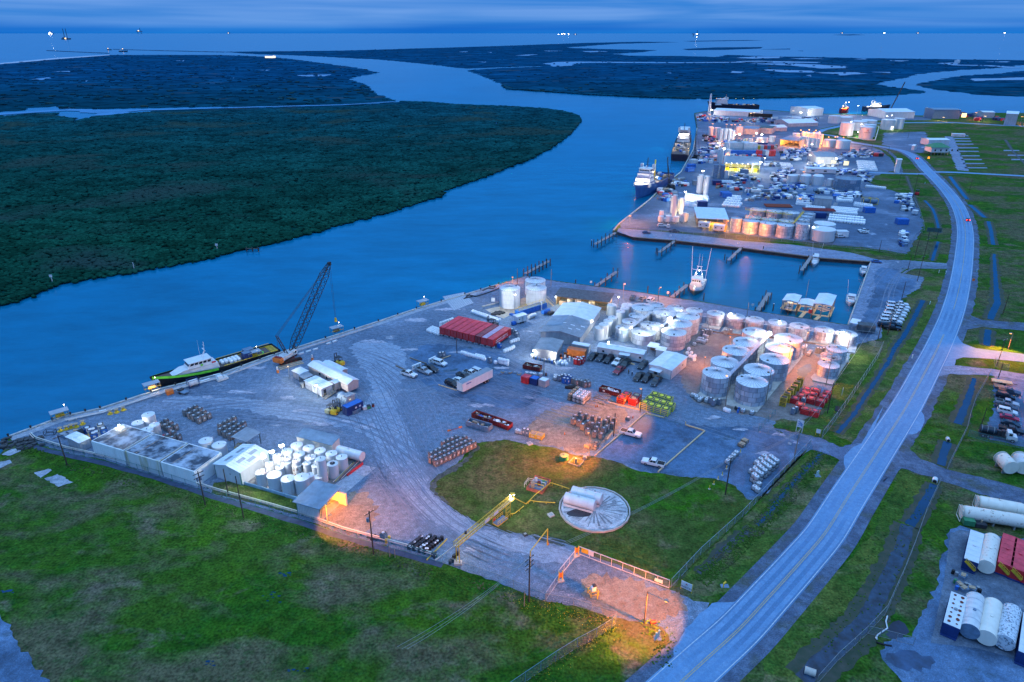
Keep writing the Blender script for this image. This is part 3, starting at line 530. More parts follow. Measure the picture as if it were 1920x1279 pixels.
ditch([(1410,990),(1376,1012),(1345,1038),(1310,1075)],[1.6,1.8,1.6,1.4],M('ditch_mud',(.035,.045,.055),.7,0,.5,.8,rand=0))
ditch([(960,978),(985,982),(1000,1000),(1010,1012),(1060,1020)],.8,MATS['ditch_mud'])
ditch([(1700,330),(1708,352),(1716,372),(1722,390)],1.5,MATS['ditch_mud']);ditch([(1885,262),(1900,285),(1925,310)],2,MATS['ditch_mud'])
def wdl(px,w,n,seed,lab,size=(.1,.3)):
 rn=random.Random(seed);pol=[];P=[Vc(G(*p)[:2]+(0,))for p in px]
 for a,b in zip(P,P[1:]):
  d=(b-a).normalized();k=Vc((-d.y,d.x,0))*w/2;pol.append([(a-k)[:2],(b-k)[:2],(b+k)[:2],(a+k)[:2]])
 o=bsh('roadside_weeds',pol,n//max(1,len(pol)),seed,m_weed,lab,'weeds',size,0.,flatness=.8,world=1);return o
wdl([(30,838),(120,868),(250,905),(400,950),(560,1000)],3.5,900,11,'~S straggly weeds ~E foot ~B ~3 ~< ~8')
wdl([(560,1000),(700,1040),(820,1080),(940,1112),(1080,1150),(1150,1172)],3.,700,12,'brown and ~; weeds ~I ~8 ~F ~1')
wdl([(1150,1172),(1080,1215),(980,1279)],2.,500,13,'weeds either ~x ~B ~L ~G field')
wdl([(1545,850),(1470,938),(1400,1010),(1310,1090)],4.,2300,14,'thick ~; growth ~I narrow ~z ditch')
wdl([(1745,905),(1690,1010),(1630,1130),(1545,1225)],9.,420,15,'low rough growth ~I wide ~S ditch',(.1,.26))
wdl([(1200,1172),(1235,1180),(1255,1215),(1235,1250)],4.,160,16,'bushy weeds around the base ~B ~1 ~X ~9')
def bls(px,n,seed,lab):
 rn=random.Random(seed);mb=J();P=[Vc(G(*p))for p in px]
 for _ in rq(n):
  k=rn.randrange(len(P)-1);p=P[k].lerp(P[k+1],rn.random());p+=Vc((rn.gauss(0,1.1),rn.gauss(0,1.1),0));r=rn.uniform(.04,.09)
  mb.box((p.x,p.y,rn.uniform(.3,.7)),(r,r,r),0,rn.random())
 tag(mb.bd('wildflower_weeds',m_flower),lab,'flowers',NN,'stuff')
bls([(940,1108),(1010,1140),(1080,1160),(1140,1180),(1150,1172)],190,1,'~T wildflowers ~G weeds ~I ~1 ~8')
bls([(1150,1180),(1080,1225),(1000,1279)],70,2,'~T wildflowers ~C ~L ~G field')
# materials of things
mw=M('white_paint',(.50,.53,.56),.5,0,.12,.7,col2=(.60,.62,.64),stk=.3)
m_tankw=M('shaded_tank_white',(.47,.50,.54),.5,0,.1,1.,col2=(.36,.36,.35),thr=(.5,.82),stk=.12)  # streaked white, dulled below the roof: shade of the sides set in colour
mw2=M('old_white_paint',(.38,.40,.42),.6,0,.2,.8,col2=(.54,.55,.56),stk=.25,thr=(.3,.6))
mru=M('rust_streaked_white',(.64,.65,.64),.65,0,.2,2.2,col2=(.13,.06,.035),thr=(.5,.6),stk=.6)
mcr=M('cream_paint',(.60,.57,.50),.55,0,.1,.8,col2=(.68,.65,.58),stk=.4)
mcrr=M('rusty_cream',(.60,.57,.51),.6,0,.1,1.6,col2=(.22,.14,.10),thr=(.58,.7))
mmo=M('mottled_white',(.50,.55,.60),.6,0,.1,2.6,col2=(.10,.13,.17),thr=(.5,.62))
m_g1=M('galvanised_panel',(.37,.42,.50),.5,.1,.15,1.3,stk=.25)
m_g2=M('dull_galvanised_panel',(.27,.32,.40),.55,.1,.2,1.,stk=.2)
m_g3=M('pale_galvanised_panel',(.47,.51,.57),.5,.1,.12,1.3,stk=.25)
mse=M('seam_dark',(.13,.14,.16),.7,0,.2)
m_groof=M('galvanised_roof',(.60,.62,.65),.55,.1,.12,.8)  # paler than the panels; lamp glare on the roofs put into the colour
m_rroof=M('rusted_roof',(.45,.43,.43),.7,0,.2,1.1,col2=(.24,.11,.07),thr=(.48,.62))
mst=M('grey_steel',(.25,.27,.29),.5,.4,.2)
mdk=M('dark_steel',(.035,.04,.05),.6,.2,.3)
mbk=M('black_rubber',(.012,.013,.016),.7,0,.3)
my=M('yellow_paint',(.62,.40,.03),.55,0,.18)
mli=M('lime_yellow_paint',(.66,.60,.03),.55,0,.18)
mrd=M('red_paint',(.50,.03,.035),.5,0,.25,1.2,stk=.3)
mr2=M('dark_red_paint',(.20,.018,.02),.6,0,.3,1.)
mrr=M('red_container_roof',(.58,.05,.075),.55,0,.25,.7)
mma=M('maroon_steel',(.13,.02,.02),.7,0,.35,1.3)
mor=M('orange_paint',(.58,.15,.03),.55,0,.22,1.)
mbl=M('blue_paint',(.02,.12,.42),.5,0,.22,1.)
mnv=M('navy_paint',(.012,.035,.14),.4,0,.2,.5)
mbg=M('blue_grey_steel',(.12,.19,.28),.55,.1,.22)
mgr=M('green_paint',(.03,.17,.08),.55,0,.2)
m_limeg=M('lime_green_paint',(.13,.55,.05),.45,0,.12)
mte=M('teal_trim',(.03,.16,.15),.6,0,.2)
mbn=M('brown_tote_cage',(.25,.185,.165),.7,0,.4,3.)
mtn=M('tan_tote_cage',(.34,.25,.17),.7,0,.3,3.)
mwd=M('weathered_wood',(.17,.135,.105),.85,0,.35,2.5)
mti=M('new_timber',(.52,.37,.22),.8,0,.25,2.5)
mpo=M('creosote_pole',(.045,.035,.03),.85,0,.35,3.)
mpl=M('pale_pole',(.22,.18,.15),.85,0,.3,3.)
mpi=M('pier_pile',(.055,.055,.05),.9,0,.4,2.)
mde=M('pier_deck',(.23,.24,.25),.85,0,.35,2.)
mgl=M('dark_window_glass',(.015,.02,.028),.08,0,.1,spec=.6)
mrw=M('white_metal_roof',(.52,.57,.62),.4,.1,.1,.5,col2=(.68,.72,.76))
mrg=M('grey_metal_roof',(.22,.25,.29),.45,.2,.16,.5)
mrb=M('blue_grey_metal_roof',(.15,.22,.30),.45,.2,.2,.5)
m_roofd=M('dark_shingle_roof',(.085,.09,.105),.85,0,.3,1.2)
mwa=M('pale_metal_wall',(.50,.53,.56),.55,.1,.12,.7,stk=.3)
mwg=M('grey_metal_wall',(.33,.355,.39),.5,.2,.16,.7,stk=.3)
m_wallt=M('taupe_siding',(.33,.30,.30),.7,0,.12,1.)
mcw=M('whitewashed_concrete',(.64,.68,.70),.8,0,.2,.6,col2=(.50,.53,.54),thr=(.45,.75),stk=.2)
m_pit=M('pit_cover',(.03,.045,.07),.7,0,.3,.3,col2=(.30,.36,.44),thr=(.42,.62))
mkb=M('pad_concrete',(.40,.38,.35),.85,0,.22,.8)
mbr=M('red_brick_kerb',(.30,.09,.06),.85,0,.3,2.5)
mba=M('white_bulk_bag',(.68,.70,.73),.8,0,.1,2.,col2=(.78,.79,.81),bump=.3)
mto=M('white_tote_plastic',(.54,.57,.61),.5,0,.14,1.5)
m_skin=M('skin_tone',(.25,.14,.09),.7,0,.1)
m_cloth=M('dark_work_clothes',(.03,.035,.05),.9,0,.2,4.)
mbw=ems('white_lamp_glow',(1.,.97,.88),60);mbo=ems('sodium_lamp_glow',(1.,.40,.09),2.6);mbs=ems('small_lamp_glow',(1.,.9,.7),25)
mby=ems('warm_lamp_glow',(1.,.66,.25),3.);m_redglow=ems('tail_lamp_glow',(1.,.03,.02),9)
# tanks
def tft(cx,cy,rp,yb=NN,h=NN):
 rx=(cx-960)/FOC;ry=(639.5-cy)/FOC;dx,dy,dz=rx,ry*sp+cp,ry*cp-sp;hd=mq.hypot(dx,dy)
 if yb is not NN:
  f=G(cx,yb);d=mq.hypot(f[0],f[1]);r=rp*(f[1]*cp+CAM_H*sp)/FOC
  for _ in rq(3):
   c=(f[0]*(1+r/d),f[1]*(1+r/d));hh=CAM_H+mq.hypot(*c)/hd*dz
   r=rp*(c[1]*cp-(hh-CAM_H)*sp)/FOC
  return c,r,hh
 t=(h-CAM_H)/dz;c=(t*dx,t*dy);return c,rp*(c[1]*cp-(h-CAM_H)*sp)/FOC,h
def galv(lb,cx,cy,rp,yb=NN,h=NN,gr=NN,z0=0.,roof=NN,seed=0,rgs=NN,shd=NN,name='storage_tank'):
 c,r,h=tft(cx,cy,rp,yb,h);rn=random.Random(seed+int(cx*3));h=max(h,2.)
 t=tg(name,lb,'tank',(c[0],c[1],z0),rn.random()*6,gr);h-=z0
 mats=[m_g1,m_g2,m_g3,mse]if shd is NN else shd
 nr=rgs or max(2,round(h/1.55));seg=48;mb=J();rh=h/nr
 for k in rq(nr):
  off=2*(k%2)
  for q in rq(12):
   mi=rn.choice([0,0,0,1,1,2]);a0=(q*4+off)/seg*2*mq.pi
   vs=[]
   for j in rq(5):
    a=a0+j*2*mq.pi/seg
    vs+=[(r*mq.cos(a),r*mq.sin(a),k*rh),(r*mq.cos(a),r*mq.sin(a),(k+1)*rh)]
   mb.add(vs,[(2*j,2*j+2,2*j+3,2*j+1)for j in rq(4)],mi,1)
   x,y=(r+.015)*mq.cos(a0),(r+.015)*mq.sin(a0)
   mb.box((x,y,(k+.5)*rh),(.05,.09,rh),3,a0)
  if k:mb.cyl((0,0,k*rh-.05),(0,0,k*rh+.05),r+.025,n=seg,caps=0,mi=3)
 mb.bd('shell',mats,t)
 mb=J();rise=r*.17;mb.cyl((0,0,h),(0,0,h+rise),r+.06,.25,n=seg,mi=0)
 for q in rq(24):
  a=q*mq.pi/12;mb.bar((r*mq.cos(a),r*mq.sin(a),h+.05),(.3*mq.cos(a),.3*mq.sin(a),h+rise+.03),.07,.07,1)
 mb.cyl((0,0,h-.12),(0,0,h+.05),r+.05,n=seg,caps=0,mi=1)
 mb.bd('roof',[roof or m_groof,m_g2],t)
 J().cyl((0,0,h+rise-.1),(0,0,h+rise+.35),.38,n=10).bd('roof_vent',mst,t)
 mb=J();a=rn.random()*6;mb.box((.72*r*mq.cos(a),.72*r*mq.sin(a),h+rise*.28+.12),(.6,.6,.25),0,a).bd('roof_hatch',mdk,t)
 mb=J();a+=1.3
 for s in(-.25,.25):
  x,y=(r+.14)*mq.cos(a)-s*mq.sin(a),(r+.14)*mq.sin(a)+s*mq.cos(a);mb.bar((x,y,0),(x,y,h+.7),.05)
 for k in rq(int(h/.6)):
  mb.bar(((r+.14)*mq.cos(a)-.25*mq.sin(a),(r+.14)*mq.sin(a)+.25*mq.cos(a),k*.6+.3),((r+.14)*mq.cos(a)+.25*mq.sin(a),(r+.14)*mq.sin(a)-.25*mq.cos(a),k*.6+.3),.04)
 mb.bd('ladder',mst,t)
 return t
def plain(lb,cx,cy,rp,yb=NN,h=NN,mat=NN,top=NN,gr=NN,z0=0.,hole=0,far=0,name='storage_tank',legs=0.,minh=2.):
 c,r,h=tft(cx,cy,rp,yb,h);h=max(h,minh);rn=random.Random(int(cx*7+cy))
 t=tg(name,lb,'tank',(c[0],c[1],z0),rn.random()*6,gr);h-=z0;mat=m_tankw if mat in(NN,mw)else mat;n=24 if far else 40
 mb=J();zb=legs;cb=legs*.9
 if legs:mb.cyl((0,0,zb*.45),(0,0,zb+.3),.25,r,n=n)
 mb.cyl((0,0,zb),(0,0,h),r,n=n,caps=1);
 if not far:
  for k in(.33,.66):mb.cyl((0,0,h*k-.03),(0,0,h*k+.03),r+.02,n=n,caps=0)
 mb.bd('shell',mat,t)
 if legs:
  for k in rq(4):
   a=k*mq.pi/2+.5;J().bar((r*.85*mq.cos(a),r*.85*mq.sin(a),0),(r*.85*mq.cos(a),r*.85*mq.sin(a),zb+.6),.16).bd('leg',mst,t)
 J().cyl((0,0,h),(0,0,h+r*.09),r+.03,.15,n=n).bd('roof',top or(mw if mat is m_tankw else mat),t)
 if not far:
  mb=J();mb.cyl((0,0,h),(0,0,h+.45),.13,n=8);mb.bd('roof_vent',mst,t)
  if hole:J().cyl((0,0,h+r*.09-.05),(0,0,h+r*.09+.05),r*.5,n=20).bd('open_hatch',mdk,t)
  mb=J();a=rn.random()*6;p=(r+.12)
  mb.tube([(p*mq.cos(a),p*mq.sin(a),.3),(p*mq.cos(a),p*mq.sin(a),h+.35),((r*.6)*mq.cos(a),(r*.6)*mq.sin(a),h+.35)],.06)
  mb.bd('fill_pipe',mw2,t)
 return t
 # boxes, containers, totes
def mkc(name,mat,roofm,l=6.1,w=2.44,h=2.6,cat='container',dark=NN,door=1,ribs=1):
 def f():
  t=tg(name,'x','x');t['category']=cat;d=dark or mat
  mb=J();mb.box((0,0,.12+h/2),(l,w,h-.1))
  if ribs:
   n=int(l/.45)
   for k in rq(n):
    x=-l/2+(k+.5)*l/n
    for s in(-1,1):mb.box((x,s*(w/2+.025),h/2+.15),(l/n*.5,.06,h-.5))
  mb.bd('box_body',mat,t)
  mb=J()
  for x in(-1,1):
   for y in(-1,1):mb.box((x*(l/2-.03),y*(w/2-.03),h/2+.1),(.16,.16,h+.05))
  for y in(-1,1):
   for z in(.12,h+.07):mb.bar((-l/2,y*(w/2-.02),z),(l/2,y*(w/2-.02),z),.12)
  for x in(-1,1):
   for z in(.12,h+.07):mb.bar((x*(l/2-.02),-w/2,z),(x*(l/2-.02),w/2,z),.12)
  mb.bd('corner_frame',d,t)
  mb=J();mb.box((0,0,h+.09),(l-.1,w-.1,.05))
  for k in rq(int(l/.6)):mb.box((-l/2+(k+.5)*.6,0,h+.125),(.28,w-.25,.03))
  mb.bd('roof_panel',roofm,t)
  if door:
   for s in(-1,1):
    dd=J().box((-l/2-.04,s*w/4,h/2+.12),(.05,w/2-.1,h-.25)).bd('door',mat,t)
    mb=J()
    for q in(-.25,.25):mb.bar((-l/2-.1,s*w/4+q,.3),(-l/2-.1,s*w/4+q,h-.1),.05)
    mb.bd('lock_rod',mst,dd)
  return t
 return f
def mkt(name,body,frm,lid,w=1.15,h=1.9,cat='tote ~H'):
 def f():
  t=tg(name,'x','x');t['category']=cat
  J().box((0,0,.15+(h-.2)/2),(w-.1,w-.1,h-.25)).bd('tank_body',body,t)
  mb=J();z=[.15,h*.35,h*.65,h-.08];fw=.1 if w>1.5 else .045
  for x in(-1,1):
   for y in(-1,1):mb.box((x*w/2,y*w/2,h/2),(fw+.03,fw+.03,h))
  for q in z:
   for s in(-1,1):mb.bar((-w/2,s*w/2,q),(w/2,s*w/2,q),fw);mb.bar((s*w/2,-w/2,q),(s*w/2,w/2,q),fw)
  mb.bd('cage',frm,t)
  J().box((0,0,.07),(w,w,.13)).bd('pallet',mdk,t)
  mb=J();mb.box((0,0,h-.07),(w-.08,w-.08,.05));mb.bd('top_plate',mdk if lid is not body else body,t)
  J().cyl((0,0,h-.05),(0,0,h+.06),w*.3,n=12).bd('lid',lid,t)
  J().box((0,-w/2-.03,h*.55),(w*.35,.02,h*.3)).bd('label_plate',mw2,t)
  return t
 return f
def mk_ibc(name,body,cagem,cat='tote ~H',w=1.2,h=1.15):
 def f():
  t=tg(name,'x','x');t['category']=cat;q=w/2-.06;c=.22
  mb=J();P=[(-q+c,-q),(q-c,-q),(q,-q+c),(q,q-c),(q-c,q),(-q+c,q),(-q,q-c),(-q,-q+c)]
  mb.loft([[(x*.9,y*.9,.14)for x,y in P],[(x,y,.28)for x,y in P],[(x,y,h-.15)for x,y in P],[(x*.82,y*.82,h)for x,y in P]]);mb.bd('tank_body',body,t)
  mb=J()
  for z in(.2,.5,.8,h-.12):
   for s in(-1,1):mb.bar((-w/2,s*w/2,z),(w/2,s*w/2,z),.03);mb.bar((s*w/2,-w/2,z),(s*w/2,w/2,z),.03)
  for k in rq(4):
   for s in(-1,1):mb.bar((-w/2+k*w/3,s*w/2,.1),(-w/2+k*w/3,s*w/2,h-.1),.03);mb.bar((s*w/2,-w/2+k*w/3,.1),(s*w/2,-w/2+k*w/3,h-.1),.03)
  mb.bd('cage',cagem,t)
  J().box((0,0,.06),(w,w,.12)).bd('pallet',mdk,t)
  J().cyl((0,0,h-.02),(0,0,h+.05),.16,n=10).bd('lid',mr2,t)
  return t
 return f
def mk_bag(s=1.,seed=1,long=1.):
 def f():
  t=tg('bulk_bag','x','x');t['category']='~2';rn=random.Random(seed)
  rgs=[]
  for z,k in((0,.86),(.25,1.03),(.6,1.05),(.88,.95),(1.0,.6)):
   rg=[]
   for i in rq(12):
    a=i*mq.pi/6;e=(abs(mq.cos(a))**3+abs(mq.sin(a))**3)**(-1/3);r=.5*k*e*rn.uniform(.95,1.05);rg.append((r*mq.cos(a)*s*long,r*mq.sin(a)*s,z*s*1.0))
   rgs.append(rg)
  J().loft(rgs,sm=1).bd('bag_body',mba,t)
  mb=J()
  for x in(-.3,.3):mb.tube([(x*s*long,-.35*s,.9*s),(x*s*long,0,1.15*s),(x*s*long,.35*s,.9*s)],.04,5)
  mb.bd('lifting_strap',mw2,t)
  return t
 return f
def mkr(mat,l=6.,w=2.3,h=1.5,junk=0):
 def f():
  t=tg('rolloff_dumpster','x','x');t['category']='dumpster';mb=J();th=.1
  mb.box((0,0,.2),(l,w,.1));mb.box((0,-w/2+th/2,h/2+.2),(l,th,h));mb.box((0,w/2-th/2,h/2+.2),(l,th,h));mb.box((-l/2+th/2,0,h/2+.2),(th,w-.2,h));mb.box((l/2-th/2,0,h/2+.2),(th,w-.2,h))
  for k in rq(10):
   for s in(-1,1):mb.box((-l/2+(k+.5)*l/10,s*(w/2+.05),h/2+.2),(.1,.1,h-.05))
  for s in(-1,1):mb.bar((-l/2,s*w/2,h+.22),(l/2,s*w/2,h+.22),.16)
  mb.bd('bin_body',mat,t)
  if junk:
   rn=random.Random(junk);mb=J()
   for k in rq(26):
    mb.box((rn.uniform(-l/2+.5,l/2-.5),rn.uniform(-w/2+.4,w/2-.4),rn.uniform(.6,h-.1)),(rn.uniform(.3,1.4),rn.uniform(.2,.8),rn.uniform(.1,.5)),rn.randrange(4),rn.random()*3)
   mb.bd('scrap',[mwd,mtn,mw2,[mbl,mdk,mba][junk%3]],t)
  J().box((l/2+.04,0,h/2+.2),(.06,w-.4,h-.2)).bd('door',mat,t)
  for x in(-l/2+.7,l/2-.7):
   J().cyl((x,-w/2+.2,.12),(x,w/2-.2,.12),.12,n=8).bd('roller',mbk,t)
  return t
 return f
 # vehicles
def wheels(t,l,w,r=.38,fx=.31,rx=-.29):
 for x in(fx*l,rx*l):
  for s in(-1,1):
   wh=J().cyl((x,s*(w/2-.22),r),(x,s*(w/2+.01),r),r,n=14).bd('wheel',mbk,t)
   J().cyl((x,s*(w/2-.02),r),(x,s*(w/2+.03),r),r*.55,n=10).bd('rim',mst,wh)
def cpt(c):return M('car_paint_%d_%d_%d'%tuple(int(x*99)for x in c),c,.25,.1,.06,.5,spec=.5)
def mpk(col,bedm=NN,crew=1,cover=0):
 def f():
  t=tg('pickup_truck','x','x');t['category']='~h truck';p=cpt(col);l,w=5.8,1.95;z=.42
  mb=J()
  mb.prof([(-2.9,.55),(-2.9,1.12),(-.95,1.12),(-.95,1.15),(1.15,1.15),(2.65,1.05),(2.9,.92),(2.92,.5),(2.4,.42),(-2.5,.42)],-w/2,w/2)
  x0,x1=(-.95,1.25)if crew else(-.3,1.25)
  lo=[(x0,-w/2+.03,1.15),(x1,-w/2+.03,1.13),(x1,w/2-.03,1.13),(x0,w/2-.03,1.15)];hi=[(x0+.22,-w/2+.2,1.86),(x1-.75,-w/2+.2,1.86),(x1-.75,w/2-.2,1.86),(x0+.22,w/2-.2,1.86)]
  mb.loft([lo,hi]);mb.bd('body',p,t)
  mb=J();e=.012
  def lerp(a,b,k):return tuple(a[i]+(b[i]-a[i])*k for i in rq(3))
  fr=[lerp(lo[1],lo[2],.06),lerp(lo[1],lo[2],.94),lerp(hi[1],hi[2],.93),lerp(hi[1],hi[2],.07)]
  fr=[lerp(fr[0],fr[3],.12),lerp(fr[1],fr[2],.12),lerp(fr[1],fr[2],.9),lerp(fr[0],fr[3],.9)]
  J().face([(a+.03,b,c+.02)for a,b,c in fr]).bd('windscreen',mgl,t)
  bk=[lerp(lo[3],lo[0],.1),lerp(lo[3],lo[0],.9),lerp(hi[3],hi[0],.88),lerp(hi[3],hi[0],.12)]
  bk=[lerp(bk[0],bk[3],.25),lerp(bk[1],bk[2],.25),lerp(bk[1],bk[2],.85),lerp(bk[0],bk[3],.85)]
  J().face([(a-.03,b,c)for a,b,c in bk]).bd('rear_window',mgl,t)
  for s,(A,B,C,D)in((-1,(lo[0],lo[1],hi[1],hi[0])),(1,(lo[2],lo[3],hi[3],hi[2]))):
   for u0,u1 in(((.08,.48),(.52,.92))if crew else((.1,.9),)):
    q=[lerp(lerp(A,B,u0),lerp(D,C,u0),.15),lerp(lerp(A,B,u1),lerp(D,C,u1),.15),lerp(lerp(A,B,u1),lerp(D,C,u1),.85),lerp(lerp(A,B,u0),lerp(D,C,u0),.85)]
    J().face([(a,b+s*.02,c+.01)for a,b,c in q]).bd('side_window',mgl,t)
  bx0,bx1=-2.82,x0-.08
  J().box(((bx0+bx1)/2,0,1.125),(bx1-bx0,w-.28,.03)).bd('truck_bed',p if cover else mbk,t)
  wheels(t,l,w)
  for s in(-1,1):
   J().box((2.9,s*.72,.82),(.07,.32,.2)).bd('headlight',M('lamp_lens',(.7,.72,.74),.2,0,.05),t)
   J().box((-2.91,s*.82,.9),(.05,.16,.35)).bd('tail_light',mr2,t)
  J().box((2.95,0,.55),(.12,1.8,.22)).bd('bumper',mst,t)
  J().box((2.91,0,.8),(.05,1.,.25)).bd('grille',mdk,t)
  return t
 return f
def msv(col,sedan=0,glow=0):
 def f():
  nm='parked_car' if sedan else 'parked_suv';t=tg(nm,'x','x');t['category']='car' if sedan else 'SUV';p=cpt(col);l,w=(4.7,1.8)if sedan else(5.0,1.95)
  h0,h1=(.92,1.42)if sedan else(1.1,1.82);x0,x1=(-1.9,1.15)if sedan else(-2.42,1.2)
  mb=J();mb.prof([(-l/2,.5),(-l/2,h0-.06),(-l/2+.1,h0),(1.2,h0),(l/2-.15,h0-.18),(l/2,.7),(l/2,.42),(-l/2+.2,.36)],-w/2,w/2)
  lo=[(x0,-w/2+.04,h0),(x1,-w/2+.04,h0),(x1,w/2-.04,h0),(x0,w/2-.04,h0)];k0,k1=(.75,.85)if sedan else(.22,.8)
  hi=[(x0+k0,-w/2+.22,h1),(x1-k1,-w/2+.22,h1),(x1-k1,w/2-.22,h1),(x0+k0,w/2-.22,h1)]
  mb.loft([lo,hi]);mb.bd('body',p,t)
  def lerp(a,b,k):return tuple(a[i]+(b[i]-a[i])*k for i in rq(3))
  def pane(A,B,C,D,u0,u1,n,dx,dy):
   q=[lerp(lerp(A,B,u0),lerp(D,C,u0),.14),lerp(lerp(A,B,u1),lerp(D,C,u1),.14),lerp(lerp(A,B,u1),lerp(D,C,u1),.86),lerp(lerp(A,B,u0),lerp(D,C,u0),.86)]
   J().face([(a+dx,b+dy,c+.01)for a,b,c in q]).bd(n,mgl,t)
  pane(lo[1],lo[2],hi[2],hi[1],.07,.93,'windscreen',.025,0);pane(lo[3],lo[0],hi[0],hi[3],.1,.9,'rear_window',-.025,0)
  for s,(A,B,C,D)in((-1,(lo[0],lo[1],hi[1],hi[0])),(1,(lo[2],lo[3],hi[3],hi[2]))):
   for u0,u1 in((.06,.32),(.35,.62),(.65,.93)):pane(A,B,C,D,u0,u1,'side_window',0,s*.02)
  wheels(t,l,w,.35)
  for s in(-1,1):
   J().box((l/2,s*.68,.72),(.06,.3,.16)).bd('headlight',M('lamp_lens',(.7,.72,.74),.2,0,.05),t)
   J().box((-l/2-.01,s*.72,.8),(.05,.25 if not glow else .45,.22 if not glow else .35)).bd('tail_light',m_redglow if glow else mr2,t)
  return t
 return f
def park(kind,key,a,b,lb,gr=NN,center=NN):
 A=G(*a);B=G(*b);return put(key,kind,((A[0]+B[0])/2,(A[1]+B[1])/2,.06),mq.atan2(B[1]-A[1],B[0]-A[0]),lb,gr)
def pkc(kind,key,c,ra,lb,gr=NN):
 A=G(*c);return put(key,kind,(A[0],A[1],.06),ra,lb,gr)
 # buildings
def frm(a,b,za=0.):
 A=G(*a,za);B=G(*b,za);return A,mq.atan2(B[1]-A[1],B[0]-A[0]),mq.hypot(B[0]-A[0],B[1]-A[1])
def bldg(name,lb,cat,a,b,W,h,rise=.8,ridge='y',wall=NN,roof=NN,base=0.,over=.25,ops='',wins=(),trim=NN,mono=0.,ribs=1,L=NN,floor=0,skirt=1):
 A,rz,L0=frm(a,b);L=L or L0;t=tg(name,lb,cat,(A[0],A[1],0),rz);wall=wall or mwa;roof=roof or mrw
 zb,zt=base+.04,base+h
 if mono:
  hf,hb=(zt,zt+mono)if mono>0 else(zt-mono,zt)
  P=[(0,hf),(W,hb)]
  sides={'f':[(0,0,zb),(L,0,zb),(L,0,hf),(0,0,hf)],'r':[(L,0,zb),(L,W,zb),(L,W,hb),(L,0,hf)],'b':[(L,W,zb),(0,W,zb),(0,W,hb),(L,W,hb)][:0]or[(L,W,zb),(0,W,zb),(0,W,hb),(L,W,hb)],'l':[(0,W,zb),(0,0,zb),(0,0,hf),(0,W,hb)]}
  mb=J();th=.14;o=over
  sl=(hb-hf)/W
  q=[(-o,-o,hf-sl*o),(L+o,-o,hf-sl*o),(L+o,W+o,hb+sl*o),(-o,W+o,hb+sl*o)]
  mb.loft([[(x,y,z+.02)for x,y,z in q],[(x,y,z+th)for x,y,z in q]])
  if ribs:
   n=int(L/.9)
   for k in rq(n):x=(k+.5)*L/n;mb.bar((x,-o,hf-sl*o+th+.01),(x,W+o,hb+sl*o+th+.01),.08,.05)
  mb.bd('roof',roof,t)
 else:
  if ridge=='y':
   sides={'f':[(0,0,zb),(L,0,zb),(L,0,zt),(L/2,0,zt+rise),(0,0,zt)],'r':[(L,0,zb),(L,W,zb),(L,W,zt),(L,0,zt)],'b':[(L,W,zb),(0,W,zb),(0,W,zt),(L/2,W,zt+rise),(L,W,zt)],'l':[(0,W,zb),(0,0,zb),(0,0,zt),(0,W,zt)]}
   sl=rise/(L/2);o=over;slabs=[[(-o,-o,zt-sl*o),(L/2,-o,zt+rise),(L/2,W+o,zt+rise),(-o,W+o,zt-sl*o)],[(L/2,-o,zt+rise),(L+o,-o,zt-sl*o),(L+o,W+o,zt-sl*o),(L/2,W+o,zt+rise)]]
  else:
   sides={'f':[(0,0,zb),(L,0,zb),(L,0,zt),(0,0,zt)],'r':[(L,0,zb),(L,W,zb),(L,W,zt),(L,W/2,zt+rise),(L,0,zt)],'b':[(L,W,zb),(0,W,zb),(0,W,zt),(L,W,zt)],'l':[(0,W,zb),(0,0,zb),(0,0,zt),(0,W/2,zt+rise),(0,W,zt)]}
   sl=rise/(W/2);o=over;slabs=[[(-o,-o,zt-sl*o),(L+o,-o,zt-sl*o),(L+o,W/2,zt+rise),(-o,W/2,zt+rise)],[(-o,W/2,zt+rise),(L+o,W/2,zt+rise),(L+o,W+o,zt-sl*o),(-o,W+o,zt-sl*o)]]
  mb=J()
  for q in slabs:
   mb.loft([[(x,y,z+.02)for x,y,z in q],[(x,y,z+.14)for x,y,z in q]])
  if ribs:
   if ridge=='y':
    n=max(2,int(W/.9))
    for k in rq(n):
     y=(k+.5)*W/n;mb.bar((-o,y,zt-sl*o+.15),(L/2,y,zt+rise+.15),.07,.05);mb.bar((L/2,y,zt+rise+.15),(L+o,y,zt-sl*o+.15),.07,.05)
    mb.bar((L/2,-o,zt+rise+.16),(L/2,W+o,zt+rise+.16),.3,.06)
   else:
    n=max(2,int(L/.9))
    for k in rq(n):
     x=(k+.5)*L/n;mb.bar((x,-o,zt-sl*o+.15),(x,W/2,zt+rise+.15),.07,.05);mb.bar((x,W/2,zt+rise+.15),(x,W+o,zt-sl*o+.15),.07,.05)
    mb.bar((-o,W/2,zt+rise+.16),(L+o,W/2,zt+rise+.16),.3,.06)
  mb.bd('roof',roof,t)
 mb=J()
 for s in 'frbl':
  if s not in ops:mb.face(sides[s])
  else:
   n=max(2,int((L if s in 'fb' else W)/4)+1)
   for k in rq(n):
    u=k/(n-1);x,y={'f':(u*L,.08),'b':(u*L,W-.08),'r':(L-.08,u*W),'l':(.08,u*W)}[s];x=min(max(x,.1),L-.1);y=min(max(y,.1),W-.1)
    mb.box((x,y,(zt+zb)/2),(.18,.18,zt-zb))
 if base or floor:mb.face([(0,0,zb),(0,W,zb),(L,W,zb),(L,0,zb)])
 if len(mb.f):mb.bd('wall',wall,t)
 if base>.25 and skirt:
  for k in rq(max(2,int(L/3)+1)):
   for y in(.2,W-.2):J().box((min(.2+k*3,L-.2),y,base/2),(.25,.25,base)).bd('foundation_pier',mst,t)
